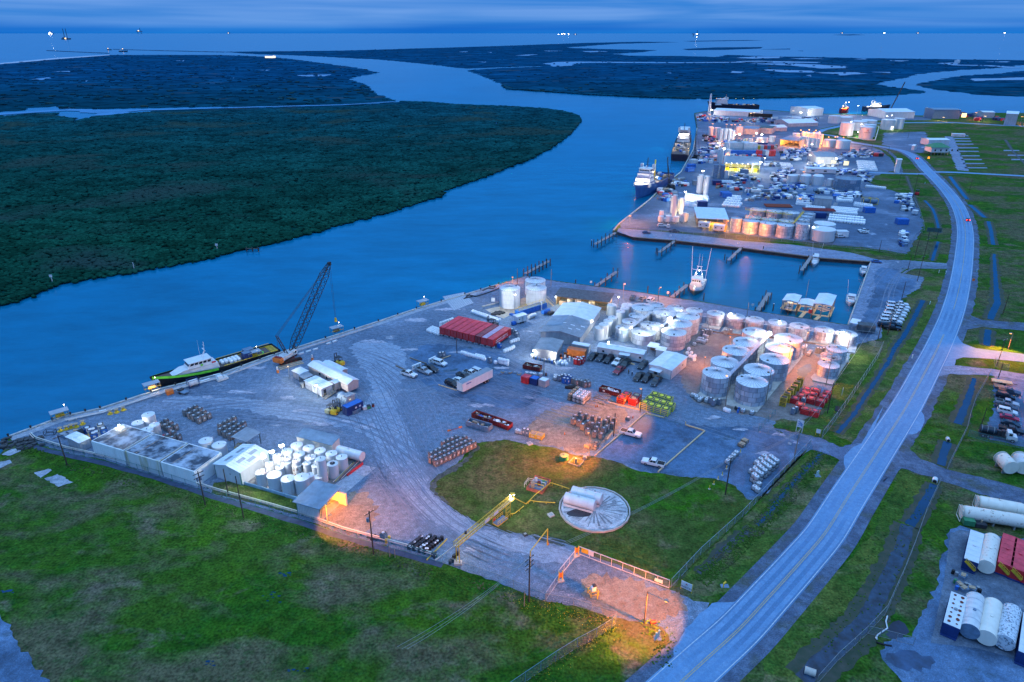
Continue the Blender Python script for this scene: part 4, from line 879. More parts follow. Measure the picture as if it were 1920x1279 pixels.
 if trim:
  mb=J();
  for f in('f','r','l','b'):
   if f in ops:continue
   q=sides[f]
   mb.bar(q[1],q[2],.12)
  q=sides['f']
  for i in rq(2,len(q)-1):mb.bar(q[i],q[i+1],.16)
  if len(q)==4:mb.bar(q[2],q[3],.16)
  mb.bd('edge_trim',trim,t)
 for kind,face,u,z,ww,hh,*mm in wins:
  if face=='f':p=(u,-.03,base+z+hh/2);d=(ww,.06,hh)
  elif face=='r':p=(L+.03,u,base+z+hh/2);d=(.06,ww,hh)
  elif face=='l':p=(-.03,u,base+z+hh/2);d=(.06,ww,hh)
  else:p=(u,W+.03,base+z+hh/2);d=(ww,.06,hh)
  fo=J().box(p,d).bd(kind,mm[0]if mm else(mw2 if kind in('window',)else mwg),t)
  if kind=='window':
   q=list(p);
   if face=='f':q[1]-=.03
   elif face=='r':q[0]+=.03
   elif face=='l':q[0]-=.03
   else:q[1]+=.03
   J().box(q,(max(d[0]-.16,.05),max(d[1]-.16,.05)if face in 'rl' else .05,hh-.16)if face in 'fb' else(.05,max(d[1]-.16,.05),hh-.16)).bd('pane',mgl,fo)
 t['dims']=(L,W,h)
 return t
 # poles and lamps
def pole(lb,b,ty=NN,h=NN,arms=0,trans=0,tilt=NN,lamp=NN,pwr=0,aim=0.,arm=1.8,mat=NN,name=NN,gr=NN,r=.14,drop=.15,head=NN):
 x,y,_=G(*b);h=h or hft(b,ty)
 nm=name or('lamp_post' if lamp else 'utility_pole');t=tg(nm,lb,'~X ~$' if lamp else '~P',(x,y,0),aim,gr)
 J().cyl((0,0,0),(0,0,h),r,r*.65,n=8).bd('shaft',mat or mpo,t)
 for k in rq(arms):
  ca=J().bar((-1.25,0,h-.5-k*1.1),(1.25,0,h-.5-k*1.1),.13,.13).bd('crossarm',mat or mpo,t)
  for q in(-1.15,-.4,.4,1.15):J().cyl((q,0,h-.43-k*1.1),(q,0,h-.2-k*1.1),.05,n=6).bd('insulator',mw2,ca)
 for k in rq(trans):J().cyl((.38*(1 if k else-1),.2,h-2.6),(.38*(1 if k else-1),.2,h-1.7),.26,n=12).bd('transformer',mbg,t)
 if lamp:
  col,bm={'w':(WHITE_L,mbw),'o':(SOD,mbo),'y':(WARM,mby)}[lamp]
  if arm:J().bar((0,0,h-.2),(arm,0,h+drop),.09).bd('lamp_arm',mst,t)
  q=(arm,0,h+drop)
  hd=J().box((q[0],q[1],q[2]+.16),(.7,.4,.22)).bd('lamp_head',mst,t)
  hr=head or .22
  J().cyl((q[0],q[1],q[2]-.12),(q[0],q[1],q[2]+.05),hr,n=10).bd('bulb',bm,hd)
  if pwr:lgt(t,(q[0],q[1],q[2]-.5),col,pwr,.3,tilt is not NN,NN if tilt is NN else R(tilt)-aim)
 return t
def wlamp(t,loc,kind='w',pwr=0,size=.22):
 col,bm={'w':(WHITE_L,mbw),'o':(SOD,mbo),'y':(WARM,mby),'s':(WHITE_L,mbs)}[kind]
 o=J().cyl((loc[0],loc[1],loc[2]-size*.6),(loc[0],loc[1],loc[2]+size*.6),size,size*.7,n=10).bd('wall_lamp',bm,t)
 if pwr:lgt(t,(loc[0],loc[1],loc[2]-size*.6-.35),col,pwr,.3)
 return o
def tol(t,p):
 c,s=mq.cos(-t.rotation_euler[2]),mq.sin(-t.rotation_euler[2]);x,y=p[0]-t.location[0],p[1]-t.location[1];return(x*c-y*s,x*s+y*c,p[2]-t.location[2])
def wire(lb,P,sag=.6,r=.03,gr=NN):
 mb=J()
 for a,b in zip(P,P[1:]):
  A,B=Vc(a),Vc(b);pts=[]
  for k in rq(11):
   u=k/10;q=A.lerp(B,u);q.z-=sag*4*u*(1-u);pts.append(tuple(q))
  mb.tube(pts,r,4)
 return tag(mb.bd('power_line',mst),lb,'power line',gr)
def fence(lb,px,h=2.2,gap=3.2,mat=NN,mesh_a=.35,name='chain_link_fence',toprail=1,gr=NN,px_h=NN):
 P=[Vc(G(*p))for p in px];o=P[0];t=tg(name,lb,'fence',tuple(o));mat=mat or mst
 mesh=J();rail=J();k=0
 for a,b in zip(P,P[1:]):
  a=a-o;b=b-o;n=max(1,round((b-a).length/gap))
  for i in rq(n+(1 if b is P[-1]-o else 0)):
   p=a.lerp(b,i/n);J().bar(p,p+Vc((0,0,h+.1)),.07).bd('post',mat,t)
  if toprail:rail.bar(a+Vc((0,0,h)),b+Vc((0,0,h)),.05);rail.bar(a+Vc((0,0,.1)),b+Vc((0,0,.1)),.04)
  mesh.face([(a.x,a.y,.05),(b.x,b.y,.05),(b.x,b.y,h),(a.x,a.y,h)])
 p=P[-1]-o;J().bar(p,p+Vc((0,0,h+.1)),.07).bd('post',mat,t)
 if toprail:rail.bd('rail',mat,t)
 mesh.bd('wire_mesh',chain_mat(),t)
 return t
def chain_mat():
 if 'chain_link' in MATS:return MATS['chain_link']
 m=bpy.data.materials.new('chain_link');m.use_nodes=1;MATS['chain_link']=m
 b=m.node_tree.nodes['Principled BSDF'];si(b,'Base Color',(.22,.28,.34,1));si(b,'Roughness',.5);si(b,'Alpha',.20)
 return m
 # lower tank farm and concrete pits
def TF(x,y):return(380+x/5.647,780+y/5.647)
def Z7(x,y):return(x/4.567,700+y/4.567)
H0=3.85
for lab,x,y,r,yb,h,mat,top,hole in[('~A ~H ~N a rusted top, ~Y end ~B ~5 ~. ~< ~e',650,585,62,760,NN,mw2,mru,0),('~Z fat ~A ~H ~B ~5 row ~G ~< ~H farm',788,615,75,805,NN,mw,NN,0),('third fat ~A ~H ~B ~5 row ~C ~U ~^ wall',930,655,72,845,NN,mw,NN,0),('fat ~A ~H ~N a ~S pipe down its ~x next ~> loading ~_',1080,640,78,850,NN,mw,NN,0),('slim ~A ~H tucked ~D ~H ~N the ~S ~x pipe',1130,625,48,NN,3.9,mw,NN,0),('~& ~A ~H ~u just ~D loading ~_ roof',1237,655,48,742,NN,mw,NN,0),('tallest slender ~A ~H ~B ~< farm lit ~J on one ~x',1285,445,52,720,NN,mw,NN,0),('~A ~H ~N an open ~S hatch in its top',1395,500,57,668,NN,mw,NN,1),('~A ~H ~E red ~^ ~a ~C ~3 horizontal ~H',1490,430,60,590,NN,mw,NN,0),('~A ~H just ~d ~3 horizontal ~H ~G rear row',1362,395,60,NN,H0,mw,NN,0),('third clean ~A ~H ~B rear row ~F ~U ~r ~_',1240,365,60,NN,H0,mw,NN,0),('~Z clean ~A ~H ~B rear row ~F ~U ~r ~_',1120,335,60,NN,H0,mw,NN,0),('first ~A ~H ~B rear row ~N a ~A pipe arch beside it',995,305,62,NN,H0+.4,mw,NN,0),('~A ~H glowing ~G ~4 ~B tallest ~X',893,375,60,NN,H0,mw,NN,0),('~A ~H ~G ~* ~B ~< farm ~D rusty lidded one',1020,400,58,NN,H0,mw,NN,0),('~A ~H ~N a rust speckled lid ~G ~* ~B ~< farm',1140,435,58,NN,3.6,mw,mru,0),('~A ~H ~N rusty rim close ~> ~4 cluster',785,420,48,NN,4.4,mw2,mru,0),('~A ~H ~N rusty flaking top ~D ~7 plain one',890,448,48,NN,3.8,mw2,mru,0),('~7 plain ~A ~H ~G ~Z row ~B ~< farm',908,485,50,630,NN,mw,NN,0),('~Q ~H ~N rust patched top hemmed in ~E farm centre',992,470,42,NN,3.7,mw2,mru,0),('~H ~N heavy rust stains running down its wall',1015,512,52,632,NN,mru,mru,0),('~& clean ~A ~H ~C rust stained one',1103,497,43,NN,3.1,mw,NN,0),('~& ~A ~H ~N a rusty valve ~d slender ~7 ~H',1200,525,47,NN,2.9,mw,mw2,0),('~A ~H half hidden ~D slender ~7 ~H',1222,470,40,NN,3.3,mw,NN,0),('~A ~H ~u ~q brightest ~4',705,508,52,NN,3.3,mw2,NN,0),('low ~A ~H ~R ~7 ~H and the ~5 row',812,540,47,NN,2.9,mw,NN,0)]:
 cx,cy=TF(x,y);plain(lab,cx,cy,r/5.647,TF(0,yb)[1]if yb else NN,h,mat,top,hole=hole)
for lab,x,y,r,yb in[('~A ~H ~B pair ~D third ~b pit, next ~> tote cages',65,250,70,420),('~A ~H ~B pair ~C ~A gabled ~K',203,295,73,447)]:
 cx,cy=TF(x,y);plain(lab,cx,cy,r/5.647,TF(0,yb)[1])
for lab,x,y,r,yb,h in[('~7 ~A ~H, rearmost ~B four ~F ~Y end pit',1268,352,52,NN,4.6),('~A ~H glowing ~G ~X ~F ~Y end pit',1180,422,50,NN,3.2),('slender ~A ~H ~C red tray and tote cages',1350,432,42,552,NN),('~A ~H ~u against the back ~B first ~b pit',1258,482,52,NN,3.6)]:
 cx,cy=Z7(x,y);plain(lab,cx,cy,r/4.567,Z7(0,yb)[1]if yb else NN,h)
def kerb(lb,px,w,h,mat,world=0):
 P=[Vc(p)for p in px]if world else[Vc(G(*p))for p in px];mb=J()
 for a,b in zip(P,P[1:]):mb.bar(a+Vc((0,0,h/2)),b+Vc((0,0,h/2)),w,h)
 return tag(mb.bd('containment_kerb',mat),lb,'~^ wall')
kerb('~l ~U ~b ~^ wall ~I grassed ~x ~B ~< ~H farm',[TF(432,722),TF(1005,890)],.3,.8,M('pale_blue_kerb',(.24,.36,.45),.8,0,.2,.8))
kerb('red painted ~^ wall ~E ~j end ~B ~< ~H farm',[TF(1530,640),TF(1697,515)],.35,.7,mrd)
flat('tank_farm_slab',[TF(432,722),TF(1010,890),TF(1370,735),TF(1690,512),TF(1500,430),TF(940,300),TF(600,600)],.06,M('farm_floor',(.10,.10,.11),.7,0,.4,.6,col2=(.25,.24,.22),rand=0),1,0)
flat('loading_apron_slab',[TF(1450,872),TF(1835,545),TF(1695,518),TF(1370,745),TF(1430,800)],.09,gmat('apron_concrete',[((.26,.29,.35),1,0,1,one,0),((.18,.21,.26),.2,.5,.7,one,0),((.32,.34,.38),.5,.5,.7,one,0)],.8,.2,.1,3.),1.5,.06)
def pipes(name,lb,cat,runs,r,mat,z=NN):
 mb=J()
 for run in runs:mb.tube([G(*p)for p in run],r,6)
 return tag(mb.bd(name,mat),lb,cat)
t=tg('pipe_manifold','rack of thin pipes and ~T valves ~I red ~^','pipe rack',G(*TF(1600,570)))
for k,(c)in en([mw2,my,mst,mr2,mw2]):
 mb=J();a=Vc(G(*TF(1380+k*22,700-k*9),.5))-t.location;b=Vc(G(*TF(1580+k*22,500-k*9),.5))-t.location;mb.tube([a,b],.07);
 for q in(.3,.7):mb.bar(a.lerp(b,q)-Vc((0,0,.5)),a.lerp(b,q),.08)
 mb.bd('pipe',c,t)
for i,(a,b,lab)in en([((178.5,853.3),(238,872),'whitewashed ~b pit ~N stained cover, ~Y end ~B ~. three'),((241,873),(304.5,892.7),'whitewashed ~b pit ~N rust streaks, ~* ~B ~. three'),((307.7,893.8),(370,912.4),'whitewashed ~b pit ~N the blackest cover, ~C gabled ~K')]):
 A,rz,L=frm(a,b);t=tg('concrete_pit',lab,'~b ~H',(A[0],A[1],0),rz);W=[9.2,9.,9.][i];h=4.3;th=.3
 mb=J();mb.b0(0,0,0,L,th,h);mb.b0(0,W-th,0,L,th,h+.003);mb.b0(0,th+.001,0,th,W-2*th-.002,h-.002);mb.b0(L-th,th+.001,0,th,W-2*th-.002,h-.002)
 for k in rq(int(L/2.2)):mb.b0(.9+k*2.2,-.05,.1,.12,.05,h-.4)
 mb.bd('wall',mcw if i!=1 else M('stained_concrete',(.52,.55,.56),.8,0,.2,.7,col2=(.36,.34,.22),thr=(.52,.68),stk=.12),t)
 J().b0(th,th,h-.14,L-2*th,W-2*th,.2).bd('cover',m_pit,t)
 mb=J();mb.tube([(L+.15,W-1.5,h+.1),(L+.15,.5,h+.1)],.05);mb.tube([(L*.3,th,h+.15),(L*.35,W-th,h+.2)],.04);mb.bd('rim_pipe',mtn,t)
def bx(name,lb,cat,a,b,W,h,mat,roof=NN,base=0.,**k):return bldg(name,lb,cat,a,b,W,h,.12,'y',mat,roof or mat,base,**k)
t=bx('site_trailer','~Q ~A box ~k ~E ~Y ~a ~B yard','trailer',Z7(590,618),Z7(702,672),2.6,2.6,mwg,mrw,.1,wins=[('door','r',1.2,.1,.9,1.9)])
t=bldg('gabled_warehouse','~A gabled metal ~K ~N translucent roof strips and teal trim','warehouse',(406.6,895),(455,911),9.5,3.9,.9,'y',mwa,mrw,trim=mte,wins=[('service_hatch','f',5.,2.2,.5,.45),('downpipe','f',8.2,.2,.15,3.5,mte)])
L=t['dims'][0]
for(u,y,s)in[(.2,1.5,0),(.2,5.3,0),(.62,2.,1),(.62,6.,1),(.8,3.8,1)]:
 sl=.9/(L/2);x0=u*L;x1=x0+1.0
 zf=lambda x:3.94+.9-abs(x-L/2)*sl+.165
 J().face([(x0,y,zf(x0)),(x1,y,zf(x1)),(x1,y+2.4,zf(x1)),(x0,y+2.4,zf(x0))]).bd('roof_strip',mrg,t)
wlamp(t,(L+.6,7.,5.),'w',0)
for lab,px,h,pw in[('~7 ~4 mast blazing ~A ~E ~x ~B gabled ~K',TF(640,432),8,2300),('~* ~4 mast ~R ~K and the ~< ~e',TF(730,377),8,1700),('~4 mast blazing ~A ~o rear ~. ~< ~e',TF(835,312),8.5,1900)]:
 p=G(*px,h);pole(lab,PXY(p[0],p[1],0),h=h,lamp='w',pwr=pw,arm=.0,mat=mst,head=.6,drop=0)
pole('~X ~$ ~N ~J ~X on its arm ~E ~a ~B loading ~_',(615.5,985),943,lamp='o',tilt=30,pwr=14000,arm=.9,aim=R(-60),mat=mpl,head=.25)
p=G(*Z7(1015,437),5.2);pole('~& mast ~N twin lamps shining ~O four ~A ~e',PXY(p[0],p[1],0),h=5.2,lamp='w',pwr=2200,arm=.4,aim=R(-60),mat=mst)
bldg('open_canopy','~Q open canopy ~N ~c flat roof over pumps','canopy',TF(338,330),TF(480,385),4.6,3.2,mono=.25,ridge='y',wall=mst,roof=mrg,ops='flbr')
t=tg('pump_skid','tangle of pumps and ~T pipes ~q ~Q ~c canopy','pump',G(*TF(440,350)));rn=random.Random(5)
for k in rq(5):J().cyl((rn.uniform(-2,1),rn.uniform(-1,1.5),.1),(rn.uniform(-2,1),rn.uniform(-1,1.5),1.),.25,n=8).bd('pump_body',mst,t)
for k in rq(6):
 y=-1+.5*k;J().tube([(-2.,y,.3),(-2,y,1.2),(1.5,y,1.2),(1.5,y,.3)],.07).bd('pipe',[my,mtn,mw2][k%3],t)
bldg('storage_shed','low ~_ ~N ~U ~c ribbed roof ~D ~< ~e','shed',TF(1005,300),TF(1375,395),3.4,2.5,mono=.5,wall=M('lamp_tinted_wall',(.62,.60,.54),.7,0,.1),roof=mrb)  # yellowish light falling on the wall is set into its colour
def htk(name,lb,a,b,r,mat,end=NN,cat='tank',sdl=2,flat_=1,z=NN,skirt=0,n=24,frame_=0,cut=NN):
 A=Vc(G(*a));B=Vc(G(*b));t=tg(name,lb,cat,tuple(A),mq.atan2(B.y-A.y,B.x-A.x));L=(B-A).length;zc=r+(.45 if z is NN else z)
 mb=J()
 if flat_:mb.cyl((0,0,zc),(L,0,zc),r,n=n)
 else:
  prof_=[(0,.0),(.02,.45),(.1,.75),(.25,.93),(.45,1.)]
  rgs=[]
  for u,k in prof_:rgs.append([(u*r,k*r*mq.cos(q*2*mq.pi/n),zc+k*r*mq.sin(q*2*mq.pi/n))for q in rq(n)])
  for u,k in prof_[::-1]:rgs.append([(L-u*r,k*r*mq.cos(q*2*mq.pi/n),zc+k*r*mq.sin(q*2*mq.pi/n))for q in rq(n)])
  rgs=[[(p[0],-(p[1]),p[2])for p in rg][::-1]for rg in rgs]
  mb.loft(rgs,sm=1)
 mb.bd('shell',mat,t)
 for k in rq(3):J().cyl((L*(.2+.3*k)-.04,0,zc),(L*(.2+.3*k)+.04,0,zc),r+.02,n=n,caps=0).bd('hoop_band',end or mat,t)
 for k in rq(sdl):
  x=L*(.18+.64*k/(max(1,sdl-1)));J().box((x,0,zc-r*.72),(.35,r*1.5,(zc-r*.72)*2-.02)).bd('saddle',mst,t)
 J().cyl((L*.45,0,zc+r-.1),(L*.45,0,zc+r+.14),.28,n=12).bd('manway',end or mat,t)
 if end:
  for x,s in((0,-1),(L,1)):J().cyl((x,0,zc),(x+s*.05,0,zc),r*1.01,n=n).bd('end_ring',end,t)
 if skirt:
  for s in(-1,1):J().b0(0,s*r-.05,.02,L,.1,zc*.55).bd('side_skirt',mat,t)
 if frame_:
  for x,s in((0,-1),(L,1)):
   mb=J()
   for q in(-1,1):mb.bar((x+s*.25,q*r*.9,.1),(x+s*.25,q*r*.9,zc+r*.6),.1);mb.bar((x+s*.25,q*r*.9,zc+r*.6),(x,q*r*.6,zc+r*.6),.08)
   mb.bar((x+s*.25,-r*.9,zc+r*.6),(x+s*.25,r*.9,zc+r*.6),.1);mb.bar((x+s*.25,-r*.9,.12),(x+s*.25,r*.9,.12),.12);mb.bd('end_frame',end or mat,t)
 return t
htk('horizontal_tank','~3 ~A horizontal ~H lying ~C ~U ~r ~_',TF(1445,420),TF(1695,490),1.28,mw,mw2,sdl=3)
t=bldg('loading_shed','loading ~_ ~N ~U ~c roof, ~A ribbed ~5 and open drive-through ~x','shed',(559,964),(602,976.6),7.3,3.6,mono=.35,wall=mwa,roof=mrb,ops='r',over=.6,trim=mte,wins=[('door','l',1.,.1,.9,2.)])
mb=J();L,W,h=t['dims']
for k in rq(14):mb.b0(.2+k*L/14,-.04,.1,L/28,.04,h-.4)
mb.bd('wall_rib',mwa,t);J().b0(L+.1,W-.7,0,2.2,.5,3.4).bd('end_wall',mkb,t);wlamp(t,(L-.5,W*.7,3.),'o',1300,.16)
flat('loading_dock_slab',[(603,977),(645,938),(636,933),(605,955)],.10,M('dock_concrete',(.40,.38,.36),.8,0,.2),1,.05)
MBt=J().b0(0,0,0,2.6,1.4,.5);o=MBt.bd('open_tray',mrd,NN,loc=(*G(*Z7(1400,560))[:2],.04),rz=R(35));tag(o,'red open steel tray ~C slender ~A ~H','tray')
# tote cages
m_lid=M('grey_lid',(.30,.33,.37),.6,0,.2)
Kt=mkt('cage_tank',mbn,mst,m_lid,1.12,1.9)
K_tan=mkt('cage_tank',mtn,mtn,mto,1.12,1.9)
K_dk=mkt('cage_tank',mdk,mst,mto,1.12,1.5)
K_bl=mkt('cage_tank',mbl,mbl,mto,1.12,1.9)
K_rd=mkt('cage_tank',mrd,mrd,mto,1.12,1.9)
K_gy=mkt('cage_tank',mbg,mst,mto,1.12,1.9)
def grid(key,mk,org,u,v,rows,lb,gr,z=.06,jit=.08,stack=1,hh=1.9,seed=0,rz=NN):
 rn=random.Random(seed+int(org[0]));r0=ang(org,(org[0]+u[0]*4,org[1]+u[1]*4))if rz is NN else rz;out=[]
 O=Vc(G(*org));U=(Vc(G(org[0]+u[0]*4,org[1]+u[1]*4))-O)/4;V=(Vc(G(org[0]+v[0]*2,org[1]+v[1]*2))-O)/2
 for j,n in en(rows):
  st=0
  if isinstance(n,tuple):st,n=n
  for i in rq(st,st+n):
   p=O+U*i+V*j+V*.4
   s_=stack[j]if isinstance(stack,list)else stack
   for k in rq(s_):
    out.append(put(key,mk,(p.x+rn.uniform(-jit,jit),p.y+rn.uniform(-jit,jit),z+k*hh),r0+rn.uniform(-.05,.05),lb,gr))
 return out
grid('tote',Kt,(821,876),(8.1,-3.95),(-8.4,-5.2),[10,(0,10),(1,9),(5,4)],'brown ~y ~H ~N ~A ring lid ~G big ~i ~F lawn','caged ~+ ~G ~i ~C lawn')
grid('tote',Kt,(376.6,796),(9.6,-4.6),(-8.2,-4.7),[3,3,3,3],'~S ~y ~G ~i of twelve ~D four ~A ~e','caged ~+ ~G ~i ~F ~Y ~e')
grid('tote',Kt,(323,814),(11,-5.2),(-8.5,-5),[2,2,2],'~S ~y ~G ~i of six ~D slender ~A ~H','six caged ~+ ~F slender ~H')
grid('tote',Kt,(328.5,833),(11,-5.4),(-9,-5),[2,2],'~S ~y ~G ~Q ~i of four ~E pit edge','four caged ~+ ~F pits')
grid('tote',Kt,(436,827),(8.4,-4.6),(-8.8,-5),[(0,4),(0,5),(0,4),(1,4)],'~S ~y ~G ~i ~C ~Q ~c canopy','caged ~+ ~C canopy')
E5=[(185,625),(240,645),(280,680),(330,730),(400,755),(465,775),(255,560),(312,580),(380,600),(445,615),(330,650),(375,670),(420,710),(505,640),(535,610),(490,720),(520,700),(575,670),(595,620),(440,670),(265,595),(205,590)]
for i,(x,y)in en(E5):
 p=G(1040+x/5.333,680+(y-8)/5.333);put('tan' if i in(2,)else 'tote',K_tan if i in(2,)else Kt,(p[0],p[1],.06),R(58)+(i%5-2)*.05,'tan ~y ~u among the loose brown ~+' if i==2 else 'brown ~y ~u loose ~F ~g ~^ and ~P','loose ~+ ~F ~g ~^' if i!=2 else NN)
def pat(key,mk,px,rz,lb,gr=NN,z=.06,dy=0.):
 p=G(*px);return put(key,mk,(p[0],p[1]+dy,z),rz,lb,gr)
for i,(x,y)in en([(330,850),(405,870),(415,830)]):
 p=G(1040+x/5.333,680+(y-6)/5.333);put('pal%d'%(i==0),mkt('cage_tank',mtn if i==0 else mst,mtn if i==0 else mst,mtn,1.3,.9),(p[0],p[1],.06),R(55),['tan low crate stack lit ~J ~C ~X ~9','~c low crate next ~> ~X ~9 ~F ~g ~^','~c low crate ~D other one ~E ~g ~^'][i])
pat('lowcr',mkt('cage_tank',mst,mst,mto,1.2,.8),(1040+735/5.333,680+570/5.333),R(60),'lone ~c cage ~H ~n ~g ~^ and ~A ~h')
def Z13(x,y):return(1300+x/4.567,760+y/4.567)
Ki=mk_ibc('white_tote',mto,mst)
g=grid('ibc',Ki,Z13(560,752),(7.6,-6.5),(-5.6,-4.6),[1,(0,2),(1,6),(1,6),(2,5),(2,5),(4,3)],'~A plastic tote ~G stacked ~i ~F ~z ~L','~A ~+ stacked ~F ~z ~8',stack=[1,1,2,2,2,1,1],hh=1.16)
grid('ibc',Ki,Z13(296,500),(5.2,-5.2),(-3,-1.5),[4],'~A plastic tote ~G ~. four ~F ~P','~. four ~A ~+',stack=1)
for i,(x,y)in en([(412,352),(438,320)]):pat('tanbox',mkt('storage_crate',mtn,mwd,mtn,1.5,1.0),Z13(x,y),R(40),['low tan crate ~E edge ~B ~S lot','~Z tan crate ~D low one ~E lot edge'][i])
# middle: office complex
def Z54(x,y):return(540+x/4.571,660+y/4.571)
A,rz,L=frm(Z54(195,190),Z54(520,372))
rz=ang(Z54(180,250),Z54(520,372));
t=bldg('mobile_office','~3 ~l ~0 on piers ~N ~A ridged roof and two windows','office',Z54(195,262),Z54(520,370),4.0,2.7,.75,'x',m_wallt,mrw,.9,L=20.2,wins=[('window','f',6.,1.,1.,1.1),('window','f',9.6,.8,1.,1.1),('door','f',15.2,.05,.9,2.)])
t.rotation_euler=(0,0,ang(Z54(190,205),Z54(520,372)));L=20.2
c=G(*Z54(520,368));r_=R(-40.5);t.rotation_euler=(0,0,r_);t.location=(c[0]-L*mq.cos(r_),c[1]-L*mq.sin(r_),0)
OFF=t
def ofp(x,y,z=0.):return(OFF.location[0]+x*mq.cos(r_)-y*mq.sin(r_),OFF.location[1]+x*mq.sin(r_)+y*mq.cos(r_),z)
def bw(name,lb,cat,x,y,LL,W,h,rise,ridge,wall,roof,base=0.,rot=0.,origin=NN,**k):
 q=ofp(x,y)if origin is NN else origin;a=PXY(q[0],q[1],0);e=r_+rot;b=PXY(q[0]+LL*mq.cos(e),q[1]+LL*mq.sin(e),0)
 return bldg(name,lb,cat,a,b,W,h,rise,ridge,wall,roof,base,**k)
bw('office_wing','shorter back wing ~B ~0 ~N plain ~A roof','office',1.5,4.15,9.5,2.6,2.3,.35,'x',m_wallt,mrw,.9)
bw('entry_porch','~Q ~A ~r entry porch ~O ~x ~B ~0','porch',14.2,-1.75,2.,1.7,2.4,.3,'y',m_wallt,mrw,.9,wins=[('door','f',1.,.05,.85,1.9)])
bw('crew_cabin','~A flat ~r cabin ~N air units ~d ~0','cabin',7.,-6.2,4.1,4.0,2.6,.1,'y',mwa,mrw,.25,wins=[('air_conditioner','f',1.,1.,.7,.5),('air_conditioner','f',2.2,1.,.7,.5),('door','f',3.3,.1,.8,1.9)])
bw('crew_cabin','~Z ~A flat ~r cabin ~C yard stairway','cabin',11.25,-6.2,4.2,4.0,2.6,.1,'y',mwa,mrw,.25,wins=[('door','r',1.2,.1,.9,1.9,mdk)])
bw('deck_canopy','~Q flat canopy over a brightly lit deck ~E cabin end','canopy',2.9,-5.6,3.,3.,2.6,.1,'y',mwd,mrg,.3,ops='flr',floor=1)
bw('tool_shed','~U ~c flat ~r tool ~_ ~E ~Y end ~B cabins','shed',-2.4,-4.4,4.,3.0,2.4,.12,'x',mwg,mrw,.1)
t=bw('lamp_canopy_box','~Q ~c utility cabinet ~q ~? deck ~X','cabinet',5.2,-6.9,.9,.8,1.5,.05,'y',mst,mst,.1)
q=G(593,722,4.2);pole('~X ~$ throwing a ~? starburst ~m cabin deck',PXY(q[0],q[1],0),h=4.2,lamp='w',pwr=3600,arm=.4,aim=R(-100),mat=mst,head=.3)
q=ofp(-2.6,-5.6);pole('thin ~X ~$ ~N ~Q ~l globe ~E tool ~_ ~a',PXY(q[0],q[1],0),h=4.4,lamp='y',pwr=250,arm=0,mat=mst,head=.2)
t=tg('stairway','~g stairway ~v yard up ~> ~0 landing','stairs',ofp(16.5,-2.2),r_)
mb=J()
for k in rq(9):mb.b0(-.5,-k*.45-.3,1.05-k*.115,1.1,.42,.06)
mb.bd('tread',mde,t)
for s in(-.52,.62):
 mb=J();mb.bar((s,0,1.9),(s,-4.2,.95),.07);mb.bar((s,0,1.0),(s,-4.2,.05),.1)
 for k in rq(5):mb.bar((s,-k*1.05,1.-k*.24),(s,-k*1.05,1.9-k*.24),.06)
 mb.bd('handrail',mti,t)
q=ofp(20.,-2.6);t=tg('quonset_hut','round ~r ~U ~c hut ~N a lit square window in its end','hut',(q[0],q[1],0),R(-42));Lh,rr=4.6,1.75
mb=J();n=14;R0=[(0,rr*mq.cos(mq.pi*k/n),rr*1.25*mq.sin(mq.pi*k/n))for k in rq(n+1)];R1=[(Lh,p[1],p[2])for p in R0]
for k in rq(n):mb.add([R0[k],R1[k],R1[k+1],R0[k+1]],[(0,1,2,3)],0,1)
mb.bd('shell',mrb,t);mb=J();mb.face(R1);mb.face(R0[::-1]);mb.bd('end_wall',mwa,t)
for k in rq(5):
 mb=J();
 for i in rq(n):mb.bar((Lh*k/4,R0[i][1]*1.02,R0[i][2]*1.02),(Lh*k/4,R0[i+1][1]*1.02,R0[i+1][2]*1.02),.08)
 mb.bd('rib',mbg,t)
w=J().box((Lh+.04,0,1.25),(.06,.8,.6)).bd('window',mw2,t);J().box((Lh+.09,0,1.25),(.04,.6,.42)).bd('pane',M('lit_pane',(.7,.75,.4),.3,0,.05,emit=(.8,.8,.35),es=.5),w)
def cont(key,mk,a,b,W,lb,gr=NN,z=.04):
 A=Vc(G(*a));B=Vc(G(*b));d=(B-A).normalized();n=Vc((-d.y,d.x,0));c=(A+B)/2+n*W/2
 return put(key,mk,(c.x,c.y,z),mq.atan2(d.y,d.x),lb,gr)
K_cblue=mkc('shipping_container',mnv,mbl)
K_cbl2=mkc('shipping_container',mbl,mbl)
o=cont('cnavy',mkc('shipping_container',mnv,mbl,l=5.6),(653.5,781.),(681,768.),2.44,'~U shipping ~V ~N ~A panels ~C round ~r hut')
for x in(.2,1.6):J().box((x,-1.29,1.7),(.55,.03,.5)).bd('sign_panel',mw,o)
cont('opencr',mkr(mbg,2.6,1.4,.9),(661.5,779),(678,771),1.2,'~Q open ~c basket in ~5 ~B ~U ~V').name='open_basket'
cont('cgrey',mkc('storage_box',mwg,mrg,2.6,2.2,2.2),(654,757),(664,752.5),2.2,'~c storage box ~R stairs and the round hut')
for i,(x,y,m,lab)in en([(658,492,mw2,'~A plastic bin ~C ~U ~V'),(690,485,mgr,'~; plastic bin ~C round ~r hut'),(730,470,mma,'rusty drum ~D round ~r hut')]):
 t=tg('plastic_bin' if i<2 else 'steel_drum',lab,'bin' if i<2 else 'drum',G(*Z54(x,y)));J().box((0,0,.5),(1.1,1.,.9),0,.6,1.1).bd('bin_body',m,t)if i<2 else J().cyl((0,0,0),(0,0,.9),.4).bd('drum_body',m,t);(J().box((0,0,1.),(1.25,1.15,.1),0,.6)if i<2 else J().cyl((0,0,.9),(0,0,.95),.42)).bd('lid',mdk if i!=0 else mw,t)
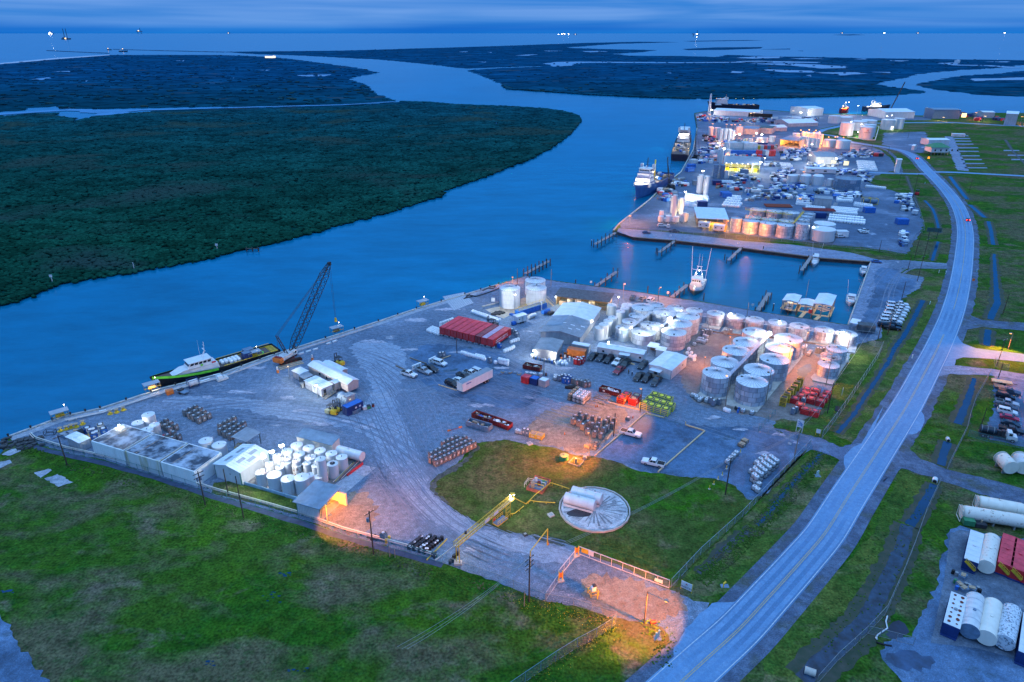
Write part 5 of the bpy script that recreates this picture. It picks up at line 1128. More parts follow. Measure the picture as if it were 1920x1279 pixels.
def mk_fork(c):
 def f():
  t=tg('forklift','x','x');t['category']='forklift'
  mb=J();mb.prof([(-1.5,.35),(-1.6,1.2),(-.7,1.35),(-.2,.95),(1.,.9),(1.1,.35)],-.65,.65);mb.bd('body',c,t)
  J().box((-1.45,0,.8),(.45,1.35,1.),0).bd('counterweight',c,t)
  mb=J()
  for x,y in((-.9,-.55),(-.9,.55),(.6,-.55),(.6,.55)):mb.bar((x,y,1.),(x*.9,y*.9,2.25),.09)
  mb.box((-.15,0,2.28),(1.6,1.15,.08));mb.bd('overhead_guard',mdk,t)
  J().box((-.5,0,1.2),(.55,.55,.5)).bd('seat',mbk,t)
  mb=J()
  for y in(-.35,.35):mb.bar((1.25,y,.1),(1.2,y,3.0),.16)
  for z in(.4,1.6,2.9):mb.bar((1.25,-.35,z),(1.25,.35,z),.12)
  mb.bd('mast',mdk,t)
  for y in(-.3,.3):J().bar((1.3,y,.12),(2.5,y,.12),.14,.07).bd('fork',mdk,t)
  for x,r in((-1.,.42),(.85,.5)):
   for y in(-.6,.6):w=J().cyl((x,y-.14,r),(x,y+.14,r),r,n=14).bd('wheel',mbk,t);J().cyl((x,y-.16,r),(x,y+.16,r),r*.5,n=10).bd('rim',c,w)
  return t
 return f
K_fk=mk_fork(my);K_fkc=mk_fork(M('cream_yellow',(.60,.52,.28),.5,0,.15))
o=pat('fork',K_fk,(636,684),R(140),'~T forklift ~N ~7 ~s mast ~D ~0');o.scale=(1.25,1.25,1.25)
o=pat('forkc',K_fkc,Z54(372,515),R(60),'cream forklift parked ~q ~| stairway');o.scale=(1.1,1.1,1.1)
pat('fork',K_fk,Z54(420,520),R(75),'~T forklift ~C ~U ~V')
V=[(mpk((.62,.63,.65)),'pw',Z54(985,188),Z54(1090,222),'~A crew cab ~h, ~Y end ~B row ~F ~b blocks'),(mpk((.30,.33,.37)),'ps',Z54(1120,160),Z54(1212,196),'silver ~h ~R ~A and ~s ones'),(mpk((.012,.014,.02)),'pk',Z54(1170,138),Z54(1275,178),'~s crew cab ~h ~C silver one'),(msv((.62,.63,.66)),'sw',Z54(1248,92),Z54(1360,128),'~A SUV ~E end ~B row ~F ~b blocks'),(msv((.010,.012,.02)),'sk',Z54(1365,272),Z54(1450,308),'~s SUV half hidden ~E tail ~B ~A semi ~k'),(msv((.60,.62,.64),1),'cw',Z54(1428,245),Z54(1515,275),'~A sedan ~D semi ~k'),(mpk((.06,.075,.09)),'pg',Z54(1465,205),Z54(1560,240),'~S ~c ~h ~D semi ~k'),(mpk((.62,.63,.65)),'pw',Z54(1525,185),Z54(1620,215),'~A ~h ~N ~S bed ~D semi ~k'),(msv((.5,.54,.6)),'ss',Z54(1590,170),Z54(1680,205),'~l SUV farther along ~D semi ~k')]
for k,key,a,b,lab in V:park(k,key,a,b,lab)
a,b=(868,742),(924,713.5);A,rz,L=frm(a,b);t=tg('semi_trailer','~3 ~A box semi ~k parked without its tractor','trailer',(A[0],A[1],.04),rz);Wt=2.5
J().b0(0,0,1.15,L,Wt,2.75).bd('box_body',mw,t);J().b0(.05,.05,3.9,L-.1,Wt-.1,.03).bd('roof_panel',mrg,t)
mb=J()
for k in rq(int(L/.6)):mb.b0(.3+k*.6,-.025,1.25,.04,.03,2.5)
mb.bd('side_rib',mw2,t)
mb=J();mb.b0(0,.3,.9,L,.2,.25);mb.b0(0,2.,.9,L,.2,.25);mb.bd('chassis',mdk,t)
for x in(L-3.2,L-1.9):
 for y in(.15,.55,1.75,2.15):w=J().cyl((x,y,.5),(x,y+.28,.5),.5,n=14).bd('wheel',mbk,t);J().cyl((x,y-.02,.5),(x,y+.3,.5),.26,n=10).bd('rim',mst,w)
for y in(.4,1.9):J().b0(2.2,y,0,.14,.14,1.1).bd('landing_leg',mst,t)
J().b0(1.6,-.045,3.05,2.1,.02,.34).bd('lettering',M('blue_lettering',(.05,.10,.30),.6,0,.1),t)
for y in(.05,1.27):J().b0(-.04,y,1.2,.04,1.18,2.65).bd('door',mw2,t)
for i,(a,b,lab)in en([(Z54(1070,155),Z54(1145,125),'~A ~b barrier ~i ~N faded lettering ~D silver ~h'),(Z54(1213,98),Z54(1272,70),'~A ~b barrier ~i ~C ~A SUV')]):
 A,rz,L=frm(a,b);t=tg('barrier_block',lab,'barrier',(A[0],A[1],0),rz);J().prof([(0,0),(L,0),(L,1.5),(0,1.5)],0,.5).bd('block_body',mcw,t)
 for q in rq(3):J().b0(.3+q*L/3.3,-.02,.7,L*.16,.02,.35).bd('lettering',mst,t)
for i,(a,b,lab,m)in en([(Z54(925,118),Z54(1005,152),'rusty pipe length lying ~n ~A ~h',mwd),(Z54(1045,50),Z54(1185,98),'~3 rusty pipe lying ~D barrier blocks',mwd),(Z54(1300,65),Z54(1395,30),'~g beam lying ~n ~. ~p',mti),(Z54(1290,280),Z54(1445,328),'~l ~g ~^ beam ~F ~s SUV',mti)]):
 o=J().tube([G(*a,.25),G(*b,.25)],.2 if i<2 else .16,8).bd('beam' if i>1 else 'steel_pipe',m);tag(o,lab,'beam' if i>1 else 'pipe')
for i,(x,y)in en([(1305,48),(1330,45)]):pat('gyt',K_gy,Z54(x,y),R(45),'~S ~y ~u alone ~D ~A SUV','two ~S ~+ ~D ~A SUV')
t=tg('standpipe','~& red and ~J standpipe ~O track','standpipe',G(*Z54(1380,678)));J().tube([(0,0,.1),(3.,1.8,.1)],.06).bd('pipe',mr2,t);
for p in((0,0,0),(3,1.8,0)):J().box((p[0],p[1],.2),(.9,.3,.35),0,.4).bd('reflector',mor,t)
K_roM=mkr(mma,6.4,2.3,1.3,3);K_roR=mkr(mr2,6.4,2.3,1.3,5);K_roG=mkr(mbg,7.2,2.3,1.4,1)
cont('roM',K_roM,(885.6,784.5),(917,795.5),2.3,'maroon rolloff ~@ full of scrap ~D red one')
cont('roR',K_roR,(919,796.),(951,808),2.3,'~S red rolloff ~@ full of scrap ~F lawn')
cont('roG',K_roG,(872,799.5),(917,812.5),2.3,'~U ~c rolloff ~@ ~N ~U and ~T scrap')
# red container row and river tanks
def Z78(x,y):return(780+x/5.333,500+y/5.333)
K_cred=mkc('shipping_container',mrd,mrr,12.2,2.25);K_cred2=mkc('shipping_container',mr2,M('dull_red_roof',(.25,.06,.07),.6,0,.3,.7),12.2,2.25);K_cmau=mkc('shipping_container',mrd,M('faded_mauve_roof',(.42,.32,.42),.6,0,.2,.7),12.2,2.25)
A=Vc(G(*Z78(232,692)));B=Vc(G(*Z78(772,828)));nrow=9;d=(B-A)/nrow;perp=Vc((-d.y,d.x,0)).normalized();rz=mq.atan2(perp.y,perp.x)
for k in rq(nrow):
 c=A+d*(k+.5)+perp*6.3
 key,mk,lab=('cmau',K_cmau,'red shipping ~V ~N a faded mauve roof ~G raised row')if k==7 else('cred2',K_cred2,'red shipping ~V ~N a dull rusty roof ~G raised row')if k==6 else('cred',K_cred,'red shipping ~V ~N ~? roof, %s ~v ~Y end ~B raised row'%nth(k)if k<8 else 'red shipping ~V ~N ~A lettering on its ~x, ~j end ~B row')
 o=put(key,mk,(c.x,c.y,.75),rz,lab)
 if k==8:
  for q in rq(2):
   for w in rq(9):J().box((-4.2+w*.95,-1.27,1.75-q*.75),(.6 if(w+q)%4 else .25,.03,.42)).bd('lettering',mw,o)
 for u in(-5.2,5.2):
  for s in(-.8,.8):
   p=c+perp*u+d.normalized()*s;put('blk',lambda:(lambda t:(t.__setitem__('category','block'),J().box((0,0,.36),(.8,.6,.7)).bd('block_body',mcw,t),J().box((0,0,.72),(.5,.4,.04)).bd('bearing_pad',mdk,t),t)[-1])(tg('support_block','x','x')),(p.x,p.y,.04),rz,'~A ~b ~i propping up the ~. ~w','blocks ~q ~w')
K_bag=mk_bag(1.,1);K_bag2=mk_bag(1.1,2)
def bags(org,u,v,rows,lab,grp,stack=1,s='bag'):return grid(s,K_bag if s=='bag' else K_bag2,org,u,v,rows,lab,grp,stack=stack,hh=.95,jit=.12)
bags(Z78(555,470),(3.7,1.25),(2.4,-1.7),[14,14],'~A ~2 ~G ~3 double row ~W ~Y ~e','~p ~G double row ~F ~Y ~e',[1,1],'bag')
bags(Z78(110,655),(3.9,1.3),(3.1,-2.0),[6,6,6,5],'~A ~2 piled ~E ~Y end ~B ~w','~p piled ~C ~w')
bags(Z78(255,605),(4.4,-1.6),(-3,-1.4),[6],'~A ~2 ~G row ~D ~w','~p ~D ~w',[2])
bags(Z78(455,878),(4.2,1.2),(3.2,-1.8),[11],'~A ~2 ~G ragged line ~C vehicle lot','~p lined up ~C lot',[1],'bag2')
bags(Z78(600,905),(4.4,1.2),(3.2,-1.8),[4],'~A ~2 ~G upper part ~B ragged line','~p lined up ~C lot, upper row',[1],'bag2')
bags(Z78(790,975),(4.6,1.2),(3.2,-1.8),[(0,1),(1,4)],'~A ~2 stacked ~N pallets ~n maroon ~@','~p ~n maroon ~@',[1,2],'bag2')
bags(Z78(880,862),(4.4,-1.8),(3.6,-2.2),[4,4],'~A ~2 heaped ~E ~j end ~B ~w','~p ~E ~j end ~B ~w',[1,1],'bag2')
bags(Z78(945,770),(4.4,-1.5),(3.6,-2.2),[4,3],'~A ~2 ~R ~c tote and the ~w','~p between ~c tote and containers',[1,1])
pat('gyt',K_gy,Z78(738,962),R(40),'~A and ~c ~y ~E end ~B ~2 line')
for i,(x,y)in en([(915,660),(960,670),(1000,690),(1010,715)]):
 o=pat('gyt',K_gy,Z78(x,y),R(55),'~c caged ~H ~u ~D last red ~V','~c ~e ~D last red ~V');
pat('blt',K_bl,Z78(835,815),R(55),'~U caged ~H ~E foot ~B lettered red ~V')
for lab,x,y,r,yb,h in[('big ~l ~M ~H ~C ~A ~X ~$ ~E ~Y',938,212,103,427,NN),('big ~l ~M ~H ~D ~U ~H skid',1200,208,102,402,NN),('big ~M ~H, rearmost ~B three ~E ~Y, lit ~J',1193,135,102,NN,5.9)]:
 cx,cy=Z78(x,y);galv(lab,cx,cy,r/5.333,Z78(0,yb)[1]if yb else NN,h,shd=[m_g3,m_g3,m_g3,m_g1],rgs=4)
flat('river_tank_pad_slab',[Z78(830,385),Z78(840,440),Z78(960,470),Z78(1310,400),Z78(1330,330),Z78(1080,310)],.1,M('rusty_pad',(.35,.27,.20),.85,0,.3,.6,rand=0),1,.1)
kerb('low ~b ~^ around the ~Y ~H yard',[Z78(660,405),Z78(830,365)],.25,.5,mkb)
flat('pale_pad_slab',[Z78(690,430),Z78(830,400),Z78(960,470),Z78(880,520),Z78(820,500)],.08,M('pale_sand_pad',(.40,.34,.27),.9,0,.2,.6,rand=0),1,.2)
A,rz,L=frm(Z78(1030,505),Z78(1310,415));t=tg('tank_skid','~3 open topped ~U ~H skid ~N ~T guard rail','~H skid',(A[0],A[1],.05),rz);W=2.5
mb=J();mb.b0(0,0,.1,L,W,2.1);mb.bd('tank_body',mbl,t);J().b0(.15,.15,2.2,L-.3,W-.3,.04).bd('deck',mbg,t)
mb=J()
for k in rq(14):mb.b0(.4+k*(L-.8)/14,-.05,.2,.12,.06,1.9)
mb.bd('side_rib',mbl,t)
for s in(.05,W-.05):
 mb=J()
 for z in(2.7,3.15):mb.bar((.1,s,z),(L-.1,s,z),.06)
 for k in rq(9):mb.bar((.1+k*(L-.2)/8,s,2.2),(.1+k*(L-.2)/8,s,3.15),.06)
 mb.bd('guard_rail',my,t)
J().tube([(L*.78,-.3,.05),(L*.78,-.3,3.2),(L*.78,.6,3.2)],.22,8).bd('riser_pipe',mw,t)
htk('horizontal_tank','~Q ~? ~U horizontal ~H ~E end ~B ~U skid',Z78(1265,488),Z78(1330,465),.8,mbl,mbl)
o=J();rn=random.Random(9)
for k in rq(16):o.box((rn.uniform(-2,2),rn.uniform(-1.3,1.3),.15+.1*rn.random()),(1.6,1.2,.25+rn.random()*.4),0,rn.random())
tag(o.bd('tarpaulin_heap',mbk,NN,loc=G(*Z78(812,470)),rz=R(30)),'~s tarpaulin covered heap ~C ~A ~X ~$','tarpaulin heap')
o=J();
for k in rq(8):o.box((rn.uniform(-1.2,1.2),rn.uniform(-.8,.8),.15+.1*rn.random()),(1.2,1.,.3+rn.random()*.3),0,rn.random())
tag(o.bd('tarpaulin_heap',mbl,NN,loc=G(*Z78(980,485))),'~U tarpaulin heap ~E end ~B ~U skid','tarpaulin heap')
t=tg('pump_engine','~s pump engine ~u ~D ~Q ~U ~H','engine',G(*Z78(1350,480)),.6);J().box((0,0,.7),(2.4,1.4,1.1),0).bd('engine_block',mdk,t);J().cyl((.5,.3,1.2),(.5,.3,2.2),.12).bd('exhaust_pipe',mst,t)
for x in(-.9,.9):
 for y in(-.7,.7):J().cyl((x,y-.1,.4),(x,y+.1,.4),.4).bd('wheel',mbk,t)
t=bldg('office_trailer','~A wheeled ~| ~k parked ~W ~U skid','trailer',Z78(1015,582),Z78(1128,548),2.4,2.5,.1,'x',mw,mrw,.6,L=4.3,skirt=0,wins=[('window','f',1.,1.1,.6,.6),('door','f',2.4,.1,.8,1.9)])
for x in(1.6,2.7):J().cyl((x,-.02,.38),(x,.22,.38),.38).bd('wheel',mbk,t)
htk('tank_trailer','~A cylindrical pipe ~k ~C ~| ~k',Z78(1130,530),Z78(1190,505),.7,mw,mw2)
t=tg('generator','~Q ~? ~U generator ~F ~| ~k','generator',G(*Z78(978,585)),R(40));J().box((0,0,.85),(1.6,1.1,1.1)).bd('housing',mbl,t);J().box((0,0,.2),(1.8,1.2,.15)).bd('skid_frame',mdk,t);J().cyl((.4,0,1.4),(.4,0,1.7),.1).bd('exhaust_pipe',mst,t)
o=pat('forkd',mk_fork(mdk),Z78(760,600),R(150),'~S forklift ~N high mast ~D ~w');o.scale=(1.4,1.4,1.3)
t=tg('notice_board','blank ~A notice board ~u ~F ~Y ~e','sign',G(*Z78(772,368)),R(-10));J().box((0,0,1.6),(1.6,.06,1.7)).bd('board',mw,t)
for s in(-.6,.6):J().bar((s,.06,0),(s,.06,1.2),.1).bd('post',mwd,t)
pole('~9 ~X shining ~A in ~5 ~B ~Y ~e',Z78(988,510),Z78(0,287)[1],lamp='w',pwr=6500,arm=.4,aim=R(80),mat=mst,head=.3)
pole('~X on a ~& mast glowing ~J ~E ~Y ~a',Z78(965,165),Z78(0,107)[1],lamp='o',pwr=3800,arm=0,mat=mst,head=.28)
pole('leaning bare ~g ~9 ~C ~J ~a ~X',Z78(1013,172),Z78(0,20)[1],arms=0,mat=mwd)
pole('slim ~l ~$ ~E ~f edge ~D ~Y ~e',Z78(1350,195),Z78(0,25)[1],mat=mpl)
pole('bare ~S ~9 ~C line of ~p',Z78(410,868),Z78(0,690)[1],trans=0)
pole('~9 ~u ~D maroon ~@ and ~+',(1019.6,704),675,mat=mpl)
t=bldg('pump_house','~3 open fronted ~g pump house ~N ~S shingle roof','shed',(1042,573),(1139,585),8.5,4.2,mono=.3,wall=mwd,roof=m_roofd,ops='f',over=.7,ribs=0)
L=t['dims'][0]
for k in rq(5):J().b0(1+k*L/5.2,1.2,0,L/7.,.15,1.8).bd('wall_panel',mtn,t)
for x in(L*.24,L*.4,L*.66):J().cyl((x,3.,.05),(x,3.,2.4),1.15).bd('indoor_tank',mw2,t)
lgt(t,(L*.15,1.5,3.9),WARM,520);lgt(t,(L*.55,1.5,3.9),WARM,520);lgt(t,(L*.9,1.5,3.9),WARM,520);wlamp(t,(.1,-.8,4.1),'w',700,.18);
t=tg('stair_ramp','~g ramp and stair ~E end ~B pump house','stairs',G(*Z78(1375,395)),R(60))
mb=J();
for k in rq(8):mb.b0(-.6,k*.5,.1+k*.35,1.2,.5,.08)
mb.bd('tread',mti,t)
for s in(-.6,.6):J().bar((s,0,1.),(s,4,3.8),.08).bd('handrail',mti,t)
# big warehouse, lower shed
def Z10(x,y):return(1000+x/5.8125,520+y/5.8125)
c=Vc(G(*Z10(505,755)));e=Vc(G(*Z10(80,590),3.6));Wf=(c-e).length;ez=c.z
dirf=Vc((c.x-e.x,c.y-e.y,0)).normalized();Wf=Vc((c.x-e.x,c.y-e.y)).length
a=PXY(c.x-dirf.x*Wf,c.y-dirf.y*Wf,0)
far=Vc(G(*Z10(885,368),3.6));depth=Vc((far.x-c.x,far.y-c.y)).length
t=bldg('main_warehouse','~= metal ~K, its roof half ~c half ~? ~A','warehouse',a,Z10(505,755),depth*.54,3.6,1.25,'y',mwg,mrg,over=.5,wins=[('roller_door','f',Wf*.62,.1,3.2,2.8),('downpipe','f',Wf-.4,.1,.2,3.3,mst)])
n=Vc((-dirf.y,dirf.x,0));c2=c+n*depth*.545;a2=c2-dirf*Wf
bldg('main_warehouse','~? ~A ~r rear half ~B ~= ~K','warehouse',PXY(a2.x,a2.y,0),PXY(c2.x,c2.y,0),depth*.47,3.62,1.25,'y',mwa,mrw,over=.5)
t['label']=say('~= ~c ~r ~5 half ~B ~K ~N ~l skylight strips')
L=Wf
for(u,y)in[(.62,3.5),(.62,7.),(.80,5.),(.86,8.2),(.4,7.5)]:
 zf=lambda x:3.64+1.25-abs(x-L/2)*1.25/(L/2)+.165
 x0=u*L;x1=x0+1.5;J().face([(x0,y,zf(x0)),(x1,y,zf(x1)),(x1,y+.55,zf(x1)),(x0,y+.55,zf(x0))]).bd('skylight',mrw,t)
J().face([(.1,5.2,3.64+.17),(L*.42,5.2,3.64+1.25*.84+.17),(L*.42,depth*.54,3.64+1.25*.84+.17),(.1,depth*.54,3.64+.17)]).bd('roof_patch',mrb,t)
wlamp(t,(L+.5,depth*.5,4.1),'w',3600,.3)
t=bldg('low_workshop','~< ~c metal workshop ~N lamps on its ~5 corners','workshop',Z10(8,880),Z10(245,912),9.4,3.3,.45,'y',mwg,M('dull_metal_roof',(.25,.27,.30),.5,.2,.18,.5),over=.35)
L=t['dims'][0];mb=J()
for k in rq(18):mb.b0(.15+k*L/18,-.03,.1,L/40,.03,3.1)
mb.bd('wall_rib',mwg,t);wlamp(t,(L-.4,-.35,2.9),'w',1500,.2);wlamp(t,(-.2,-.3,2.9),'w',900,.18)
K_cor=mkc('shipping_container',mor,M('orange_roof',(.45,.12,.05),.6,0,.2,.8));K_cgw=mkc('shipping_container',mwg,mrw)
cont('cor',K_cor,Z10(372,862),Z10(548,892),2.44,'~J shipping ~V ~C low workshop')
cont('cgw',K_cgw,Z10(420,805),Z10(590,835),2.44,'~l shipping ~V ~D ~J one')
for i,(x,y)in en([(462,948),(495,955),(525,945),(480,925),(512,928),(543,920)]):pat('rdt',K_rd,Z10(x,y),R(55),'red caged ~H ~G ~i of six ~F ~s pickups','six red caged ~e ~F ~s pickups')
for i,(x,y)in en([(275,945),(320,955),(362,962),(345,935),(300,930)]):pat('bag',K_bag,Z10(x,y),R(i*20),'~A ~2 ~O ground ~W ~J ~V','~p ~W ~J ~V')
pat('bag2',K_bag2,Z78(1160,905),R(10),'lone ~A ~2 ~E ~a ~B low workshop')
def mkd(c,lid=NN):
 def f():
  t=tg('steel_drum','x','x');t['category']='drum';mb=J();mb.cyl((0,0,0),(0,0,.88),.3,n=12)
  for z in(.3,.6):mb.cyl((0,0,z-.02),(0,0,z+.02),.315,n=12,caps=0)
  mb.bd('drum_body',c,t);J().cyl((0,0,.88),(0,0,.9),.31,n=12).bd('lid',lid or c,t);return t
 return f
rn=random.Random(12)
for i in rq(26):
 x=1180+i*8.2;y=920+i*1.9+rn.uniform(-6,10);q=i%4;pat('dr%d'%q,mkd([mdk,mst,mbl,mbg][q]),Z78(x,y),0,['black','grey','blue','~U ~c'][q]+' drum ~G line ~I low workshop ~5','drums ~I low workshop, '+['black','grey','blue','~U ~c'][q])
for i in rq(14):q=i%3;pat('dq%d'%q,mkd([mor,mw2,mma][q]),Z78(1430+rn.uniform(0,150),900+rn.uniform(-20,45)),0,['orange','white','rusty'][q]+' drum among the clutter ~F ~J ~V','clutter drums ~F ~J ~V, '+['orange','white','rusty'][q])
t=bldg('mobile_office','~3 ~A ~0 ~N arched end roof and porch ~D ~s pickups','office',(1120,667),(1204.7,678.3+4),3.4,2.9,.45,'x',mwa,mrw,.5,trim=mbg,wins=[('window','f',2.,1.2,.9,.8),('door','f',5.,.1,.9,2.),('window','f',14.6,1.2,.9,.8)])
L=t['dims'][0]
mb=J();mb.b0(L*.5,-2.2,2.55+.35,3.6,2.2,.1);mb.bd('porch_roof',mrw,t);J().b0(L*.5,-2.2,.5,3.6,2.2,.1).bd('porch_deck',mde,t)
for x in(.1,1.8,3.4):J().b0(L*.5+x,-2.15,.1,.12,.12,2.8).bd('porch_post',mwd,t)
mb=J();mb.bar((L*.5,-2.15,1.5),(L*.5+3.6,-2.15,1.5),.08);mb.bd('porch_rail',mwd,t)
mb=J();
for k in rq(5):mb.b0(L*.5+3.6+k*.4,-2.1,.42-k*.1,.4,1.,.06)
mb.bd('porch_step',mti,t);wlamp(t,(2.6,3.9,4.),'w',500,.18)
bldg('link_roof','~Q ~A canopy linking the two mobile offices','canopy',Z10(1240,830),Z10(1330,850),3.2,2.7,mono=.15,wall=mwd,roof=mrw,ops='frl',ribs=0)
bldg('link_cabin','~Q ~A cabin ~D linking canopy','cabin',Z10(1330,862),Z10(1420,880),2.6,2.5,mono=.12,wall=mwa,roof=mrw,ribs=0)
t=bldg('site_office','wide ~A metal site ~| ~N ~U trim and covered porch','office',(1216,700.6),(1257,712.7),12.4,3.3,.35,'y',mwa,mrw,trim=mbg,over=.2,wins=[('vent_box','r',4.,1.4,.4,.4),('vent_box','r',6.5,1.4,.4,.4),('window','r',9.,1.4,.8,.7)])
J().b0(1.,-2.3,2.6,3.7,2.3,.1).bd('porch_roof',mrw,t);J().b0(1.,-2.3,.5,3.7,2.3,.1).bd('porch_deck',mde,t)
for x in(1.05,2.8,4.55):J().b0(x,-2.25,.05,.12,.12,2.6).bd('porch_post',mwd,t)
mb=J()
for z in(.95,1.4):mb.bar((1.,-2.25,z),(4.7,-2.25,z),.07)
for k in rq(10):mb.bar((1.1+k*.4,-2.25,.55),(1.1+k*.4,-2.25,1.4),.05)
mb.bd('porch_rail',mti,t);J().b0(1.9,-.05,.6,1.,.06,2.).bd('door',mdk,t)
pole('~X ~$ ~N ~J ~X ~R two centre ~H blocks and the offices',(1320,687.6),669.8,lamp='o',pwr=1700,arm=.0,mat=mpl,head=.22)
hd=ang(Z10(690,850),Z10(610,912))
def pk(c):return mpk(c)
BL=(.010,.012,.017)
for kk,key,c,lab in[(pk(BL),'pk',(650,885),'~s ~h, first ~B ~S row ~F red caged ~e'),(pk((.02,.03,.045)),'pn',(742,893),'~S ~U ~h, ~Z ~G row ~d ~0'),(msv(BL),'sk',(818,918),'~s SUV ~R ~S ~h and the ~A one'),(pk((.62,.63,.65)),'pw',(918,942),'~A ~h ~G ~S row ~d ~0'),(msv((.02,.035,.04)),'sd',(1003,965),'~S ~; SUV ~D red ~h'),(mpk((.25,.02,.03)),'pr',(932,1035),'~S red ~h ~G ~* ~B ~| lot'),(msv((.03,.04,.05)),'se',(1190,982),'~S SUV ~C site ~| steps'),(pk(BL),'pk',(1148,1105),'~s ~h, first of three ~C site ~| porch'),(msv(BL),'sk',(1232,1125),'~s SUV, ~Z of three ~C site ~| porch'),(pk((.02,.03,.045)),'pn',(1338,1158),'~S ~U ~h, third ~C site ~| porch')]:
 pkc(kk,key,Z10(*c),hd,lab)
def psn(px,rz,lb,top,bot,hat=0):
 x,y,_=G(*px);t=tg('person',lb,'person',(x,y,.05),rz)
 me=bpy.data.meshes.new('body');V=[(0,0,.95),(0,0,1.2),(0,0,1.42),(0,.01,1.52),(0,.03,1.66),(.11,0,.9),(.13,.03,.5),(.12,-.02,.08),(.13,.12,.03),(-.11,0,.9),(-.13,-.03,.5),(-.12,-.04,.08),(-.13,.10,.03),(.2,0,1.40),(.27,.02,1.12),(.25,.12,.88),(-.2,0,1.40),(-.27,.02,1.12),(-.25,.10,.88)]
 E=[(0,1),(1,2),(2,3),(3,4),(0,5),(5,6),(6,7),(7,8),(0,9),(9,10),(10,11),(11,12),(2,13),(13,14),(14,15),(2,16),(16,17),(17,18)]
 RD=[.16,.15,.16,.06,.1,.1,.075,.05,.05,.1,.075,.05,.05,.075,.055,.045,.075,.055,.045]
 me.from_pydata(V,E,[]);o=bpy.data.objects.new('body',me);COL.objects.link(o);o.parent=t;sk=o.modifiers.new('skin','SKIN')
 for i,r in en(RD):me.skin_vertices[0].data[i].radius=(r,r*.85)
 me.skin_vertices[0].data[0].use_root=1;s=o.modifiers.new('sub','SUBSURF');s.levels=1;s.render_levels=1;me.materials.append(bot)
 J().loft([[(.20*mq.cos(a),.15*mq.sin(a),.86)for a in[k*mq.pi/5 for k in rq(10)]],[(.21*mq.cos(a),.16*mq.sin(a),1.2)for a in[k*mq.pi/5 for k in rq(10)]],[(.23*mq.cos(a),.14*mq.sin(a),1.42)for a in[k*mq.pi/5 for k in rq(10)]],[(.09*mq.cos(a),.09*mq.sin(a),1.5)for a in[k*mq.pi/5 for k in rq(10)]]],sm=1).bd('jacket',top,t)
 J().loft([[(.08*k*mq.cos(a),.1*k*mq.sin(a)+.02,z)for a in[q*mq.pi/5 for q in rq(10)]]for z,k in((1.54,.6),(1.62,1.),(1.7,1.05),(1.77,.7))],sm=1).bd('head',m_skin,t)
 J().loft([[(.1*k*mq.cos(a),.12*k*mq.sin(a)+.01,z)for a in[q*mq.pi/5 for q in rq(10)]]for z,k in((1.69,1.05),(1.74,1.),(1.81,.55))],sm=1).bd('hard_hat' if hat else 'hair',mw if hat else mdk,t)
psn(Z10(1036,1060),R(-40),'person in tan work jacket ~u ~C red ~h',M('tan_jacket',(.20,.12,.06),.9,0,.2),m_cloth)
psn(Z10(1075,1080),R(120),'person in ~S clothes ~N a ~A hard hat facing the one in tan',m_cloth,m_cloth,1)
# centre tank blocks
def Z12(x,y):return(1280+x/5.328,560+y/5.328)
HT=6.3
mixg=[m_g1,m_g2,m_g3,mse]
for lab,x,y,r,yb,h,sh in[('wide ~M ~H ~F ~f ~j ~D ~A silos',1193,325,122,NN,5.6,NN),('wide ~M ~H, ~* ~B rear row ~B ~K ~i',1430,375,125,NN,5.8,NN),('wide ~M ~H ~E far end ~B rear row, pink lit wall',1685,420,128,NN,6.0,NN),('~M ~H brightly lit ~F walkway ~X ~G ~K ~i',1600,500,130,NN,6.2,NN),('~M ~H ~N a ~A light spot on its wall, ~5 ~B ~K ~i',1510,590,135,802,NN,NN),('wide ~M ~H just ~D ~3 ~0',1190,590,133,747,NN,NN),('bluish ~M ~H ~C ~. ~A silos',960,545,75,707,NN,[mbg,m_g2,mbg,mse]),('~Q ~M ~H between walkway and wide ~5 ~e',1243,508,82,NN,5.,NN),('~l cream ~H half hidden ~D ~Q ~M one',1325,515,78,NN,5.2,[m_g3,m_g3,m_g1,mse]),('~Q ~M ~H ~Z ~G narrow row ~F walkway',1045,478,80,NN,5.2,NN),('~Q ~M ~H third ~G narrow row ~F walkway',1120,415,80,NN,5.2,NN),('~M ~H ~E ~f ~j ~D parked pickups',1335,295,87,NN,4.6,NN),('~M ~H ~Z ~I ~f ~j row',1545,330,88,NN,4.5,NN),('~M ~H third ~I ~f ~j row',1755,360,90,NN,4.4,NN)]:
 cx,cy=Z10(x,y);galv(lab,cx,cy,r/5.8125,Z10(0,yb)[1]if yb else NN,h,shd=sh or mixg)
for lab,x,y,r,yb,h in[('~l slim ~-, ~5 ~B ~A row ~I ~K',718,545,54,690,NN),('~Z ~l slim ~- ~I ~K wall',770,510,54,NN,5.4),('third ~l slim ~- ~I ~K wall, lit greenish',815,470,50,NN,5.4),('fourth ~l slim ~- ~I ~K wall',865,435,49,NN,5.4),('~l ~- ~N ~? ~x ~n ~K ~a',950,370,50,NN,5.),('~l ~- behind, ~Z ~v ~f ~j',1000,335,48,NN,4.8),('~& ~l ~- ~E pump house end',855,300,50,NN,4.2),('~& wide ~l ~H glowing ~C pump house ~X',1025,300,62,NN,4.)]:
 cx,cy=Z10(x,y);plain(lab,cx,cy,r/5.8125,Z10(0,yb)[1]if yb else NN,h,mat=M('pale_silo_skin',(.50,.54,.56),.5,.15,.15,.8,stk=.25))
names=['first','second','third','fourth','fifth','sixth','seventh']
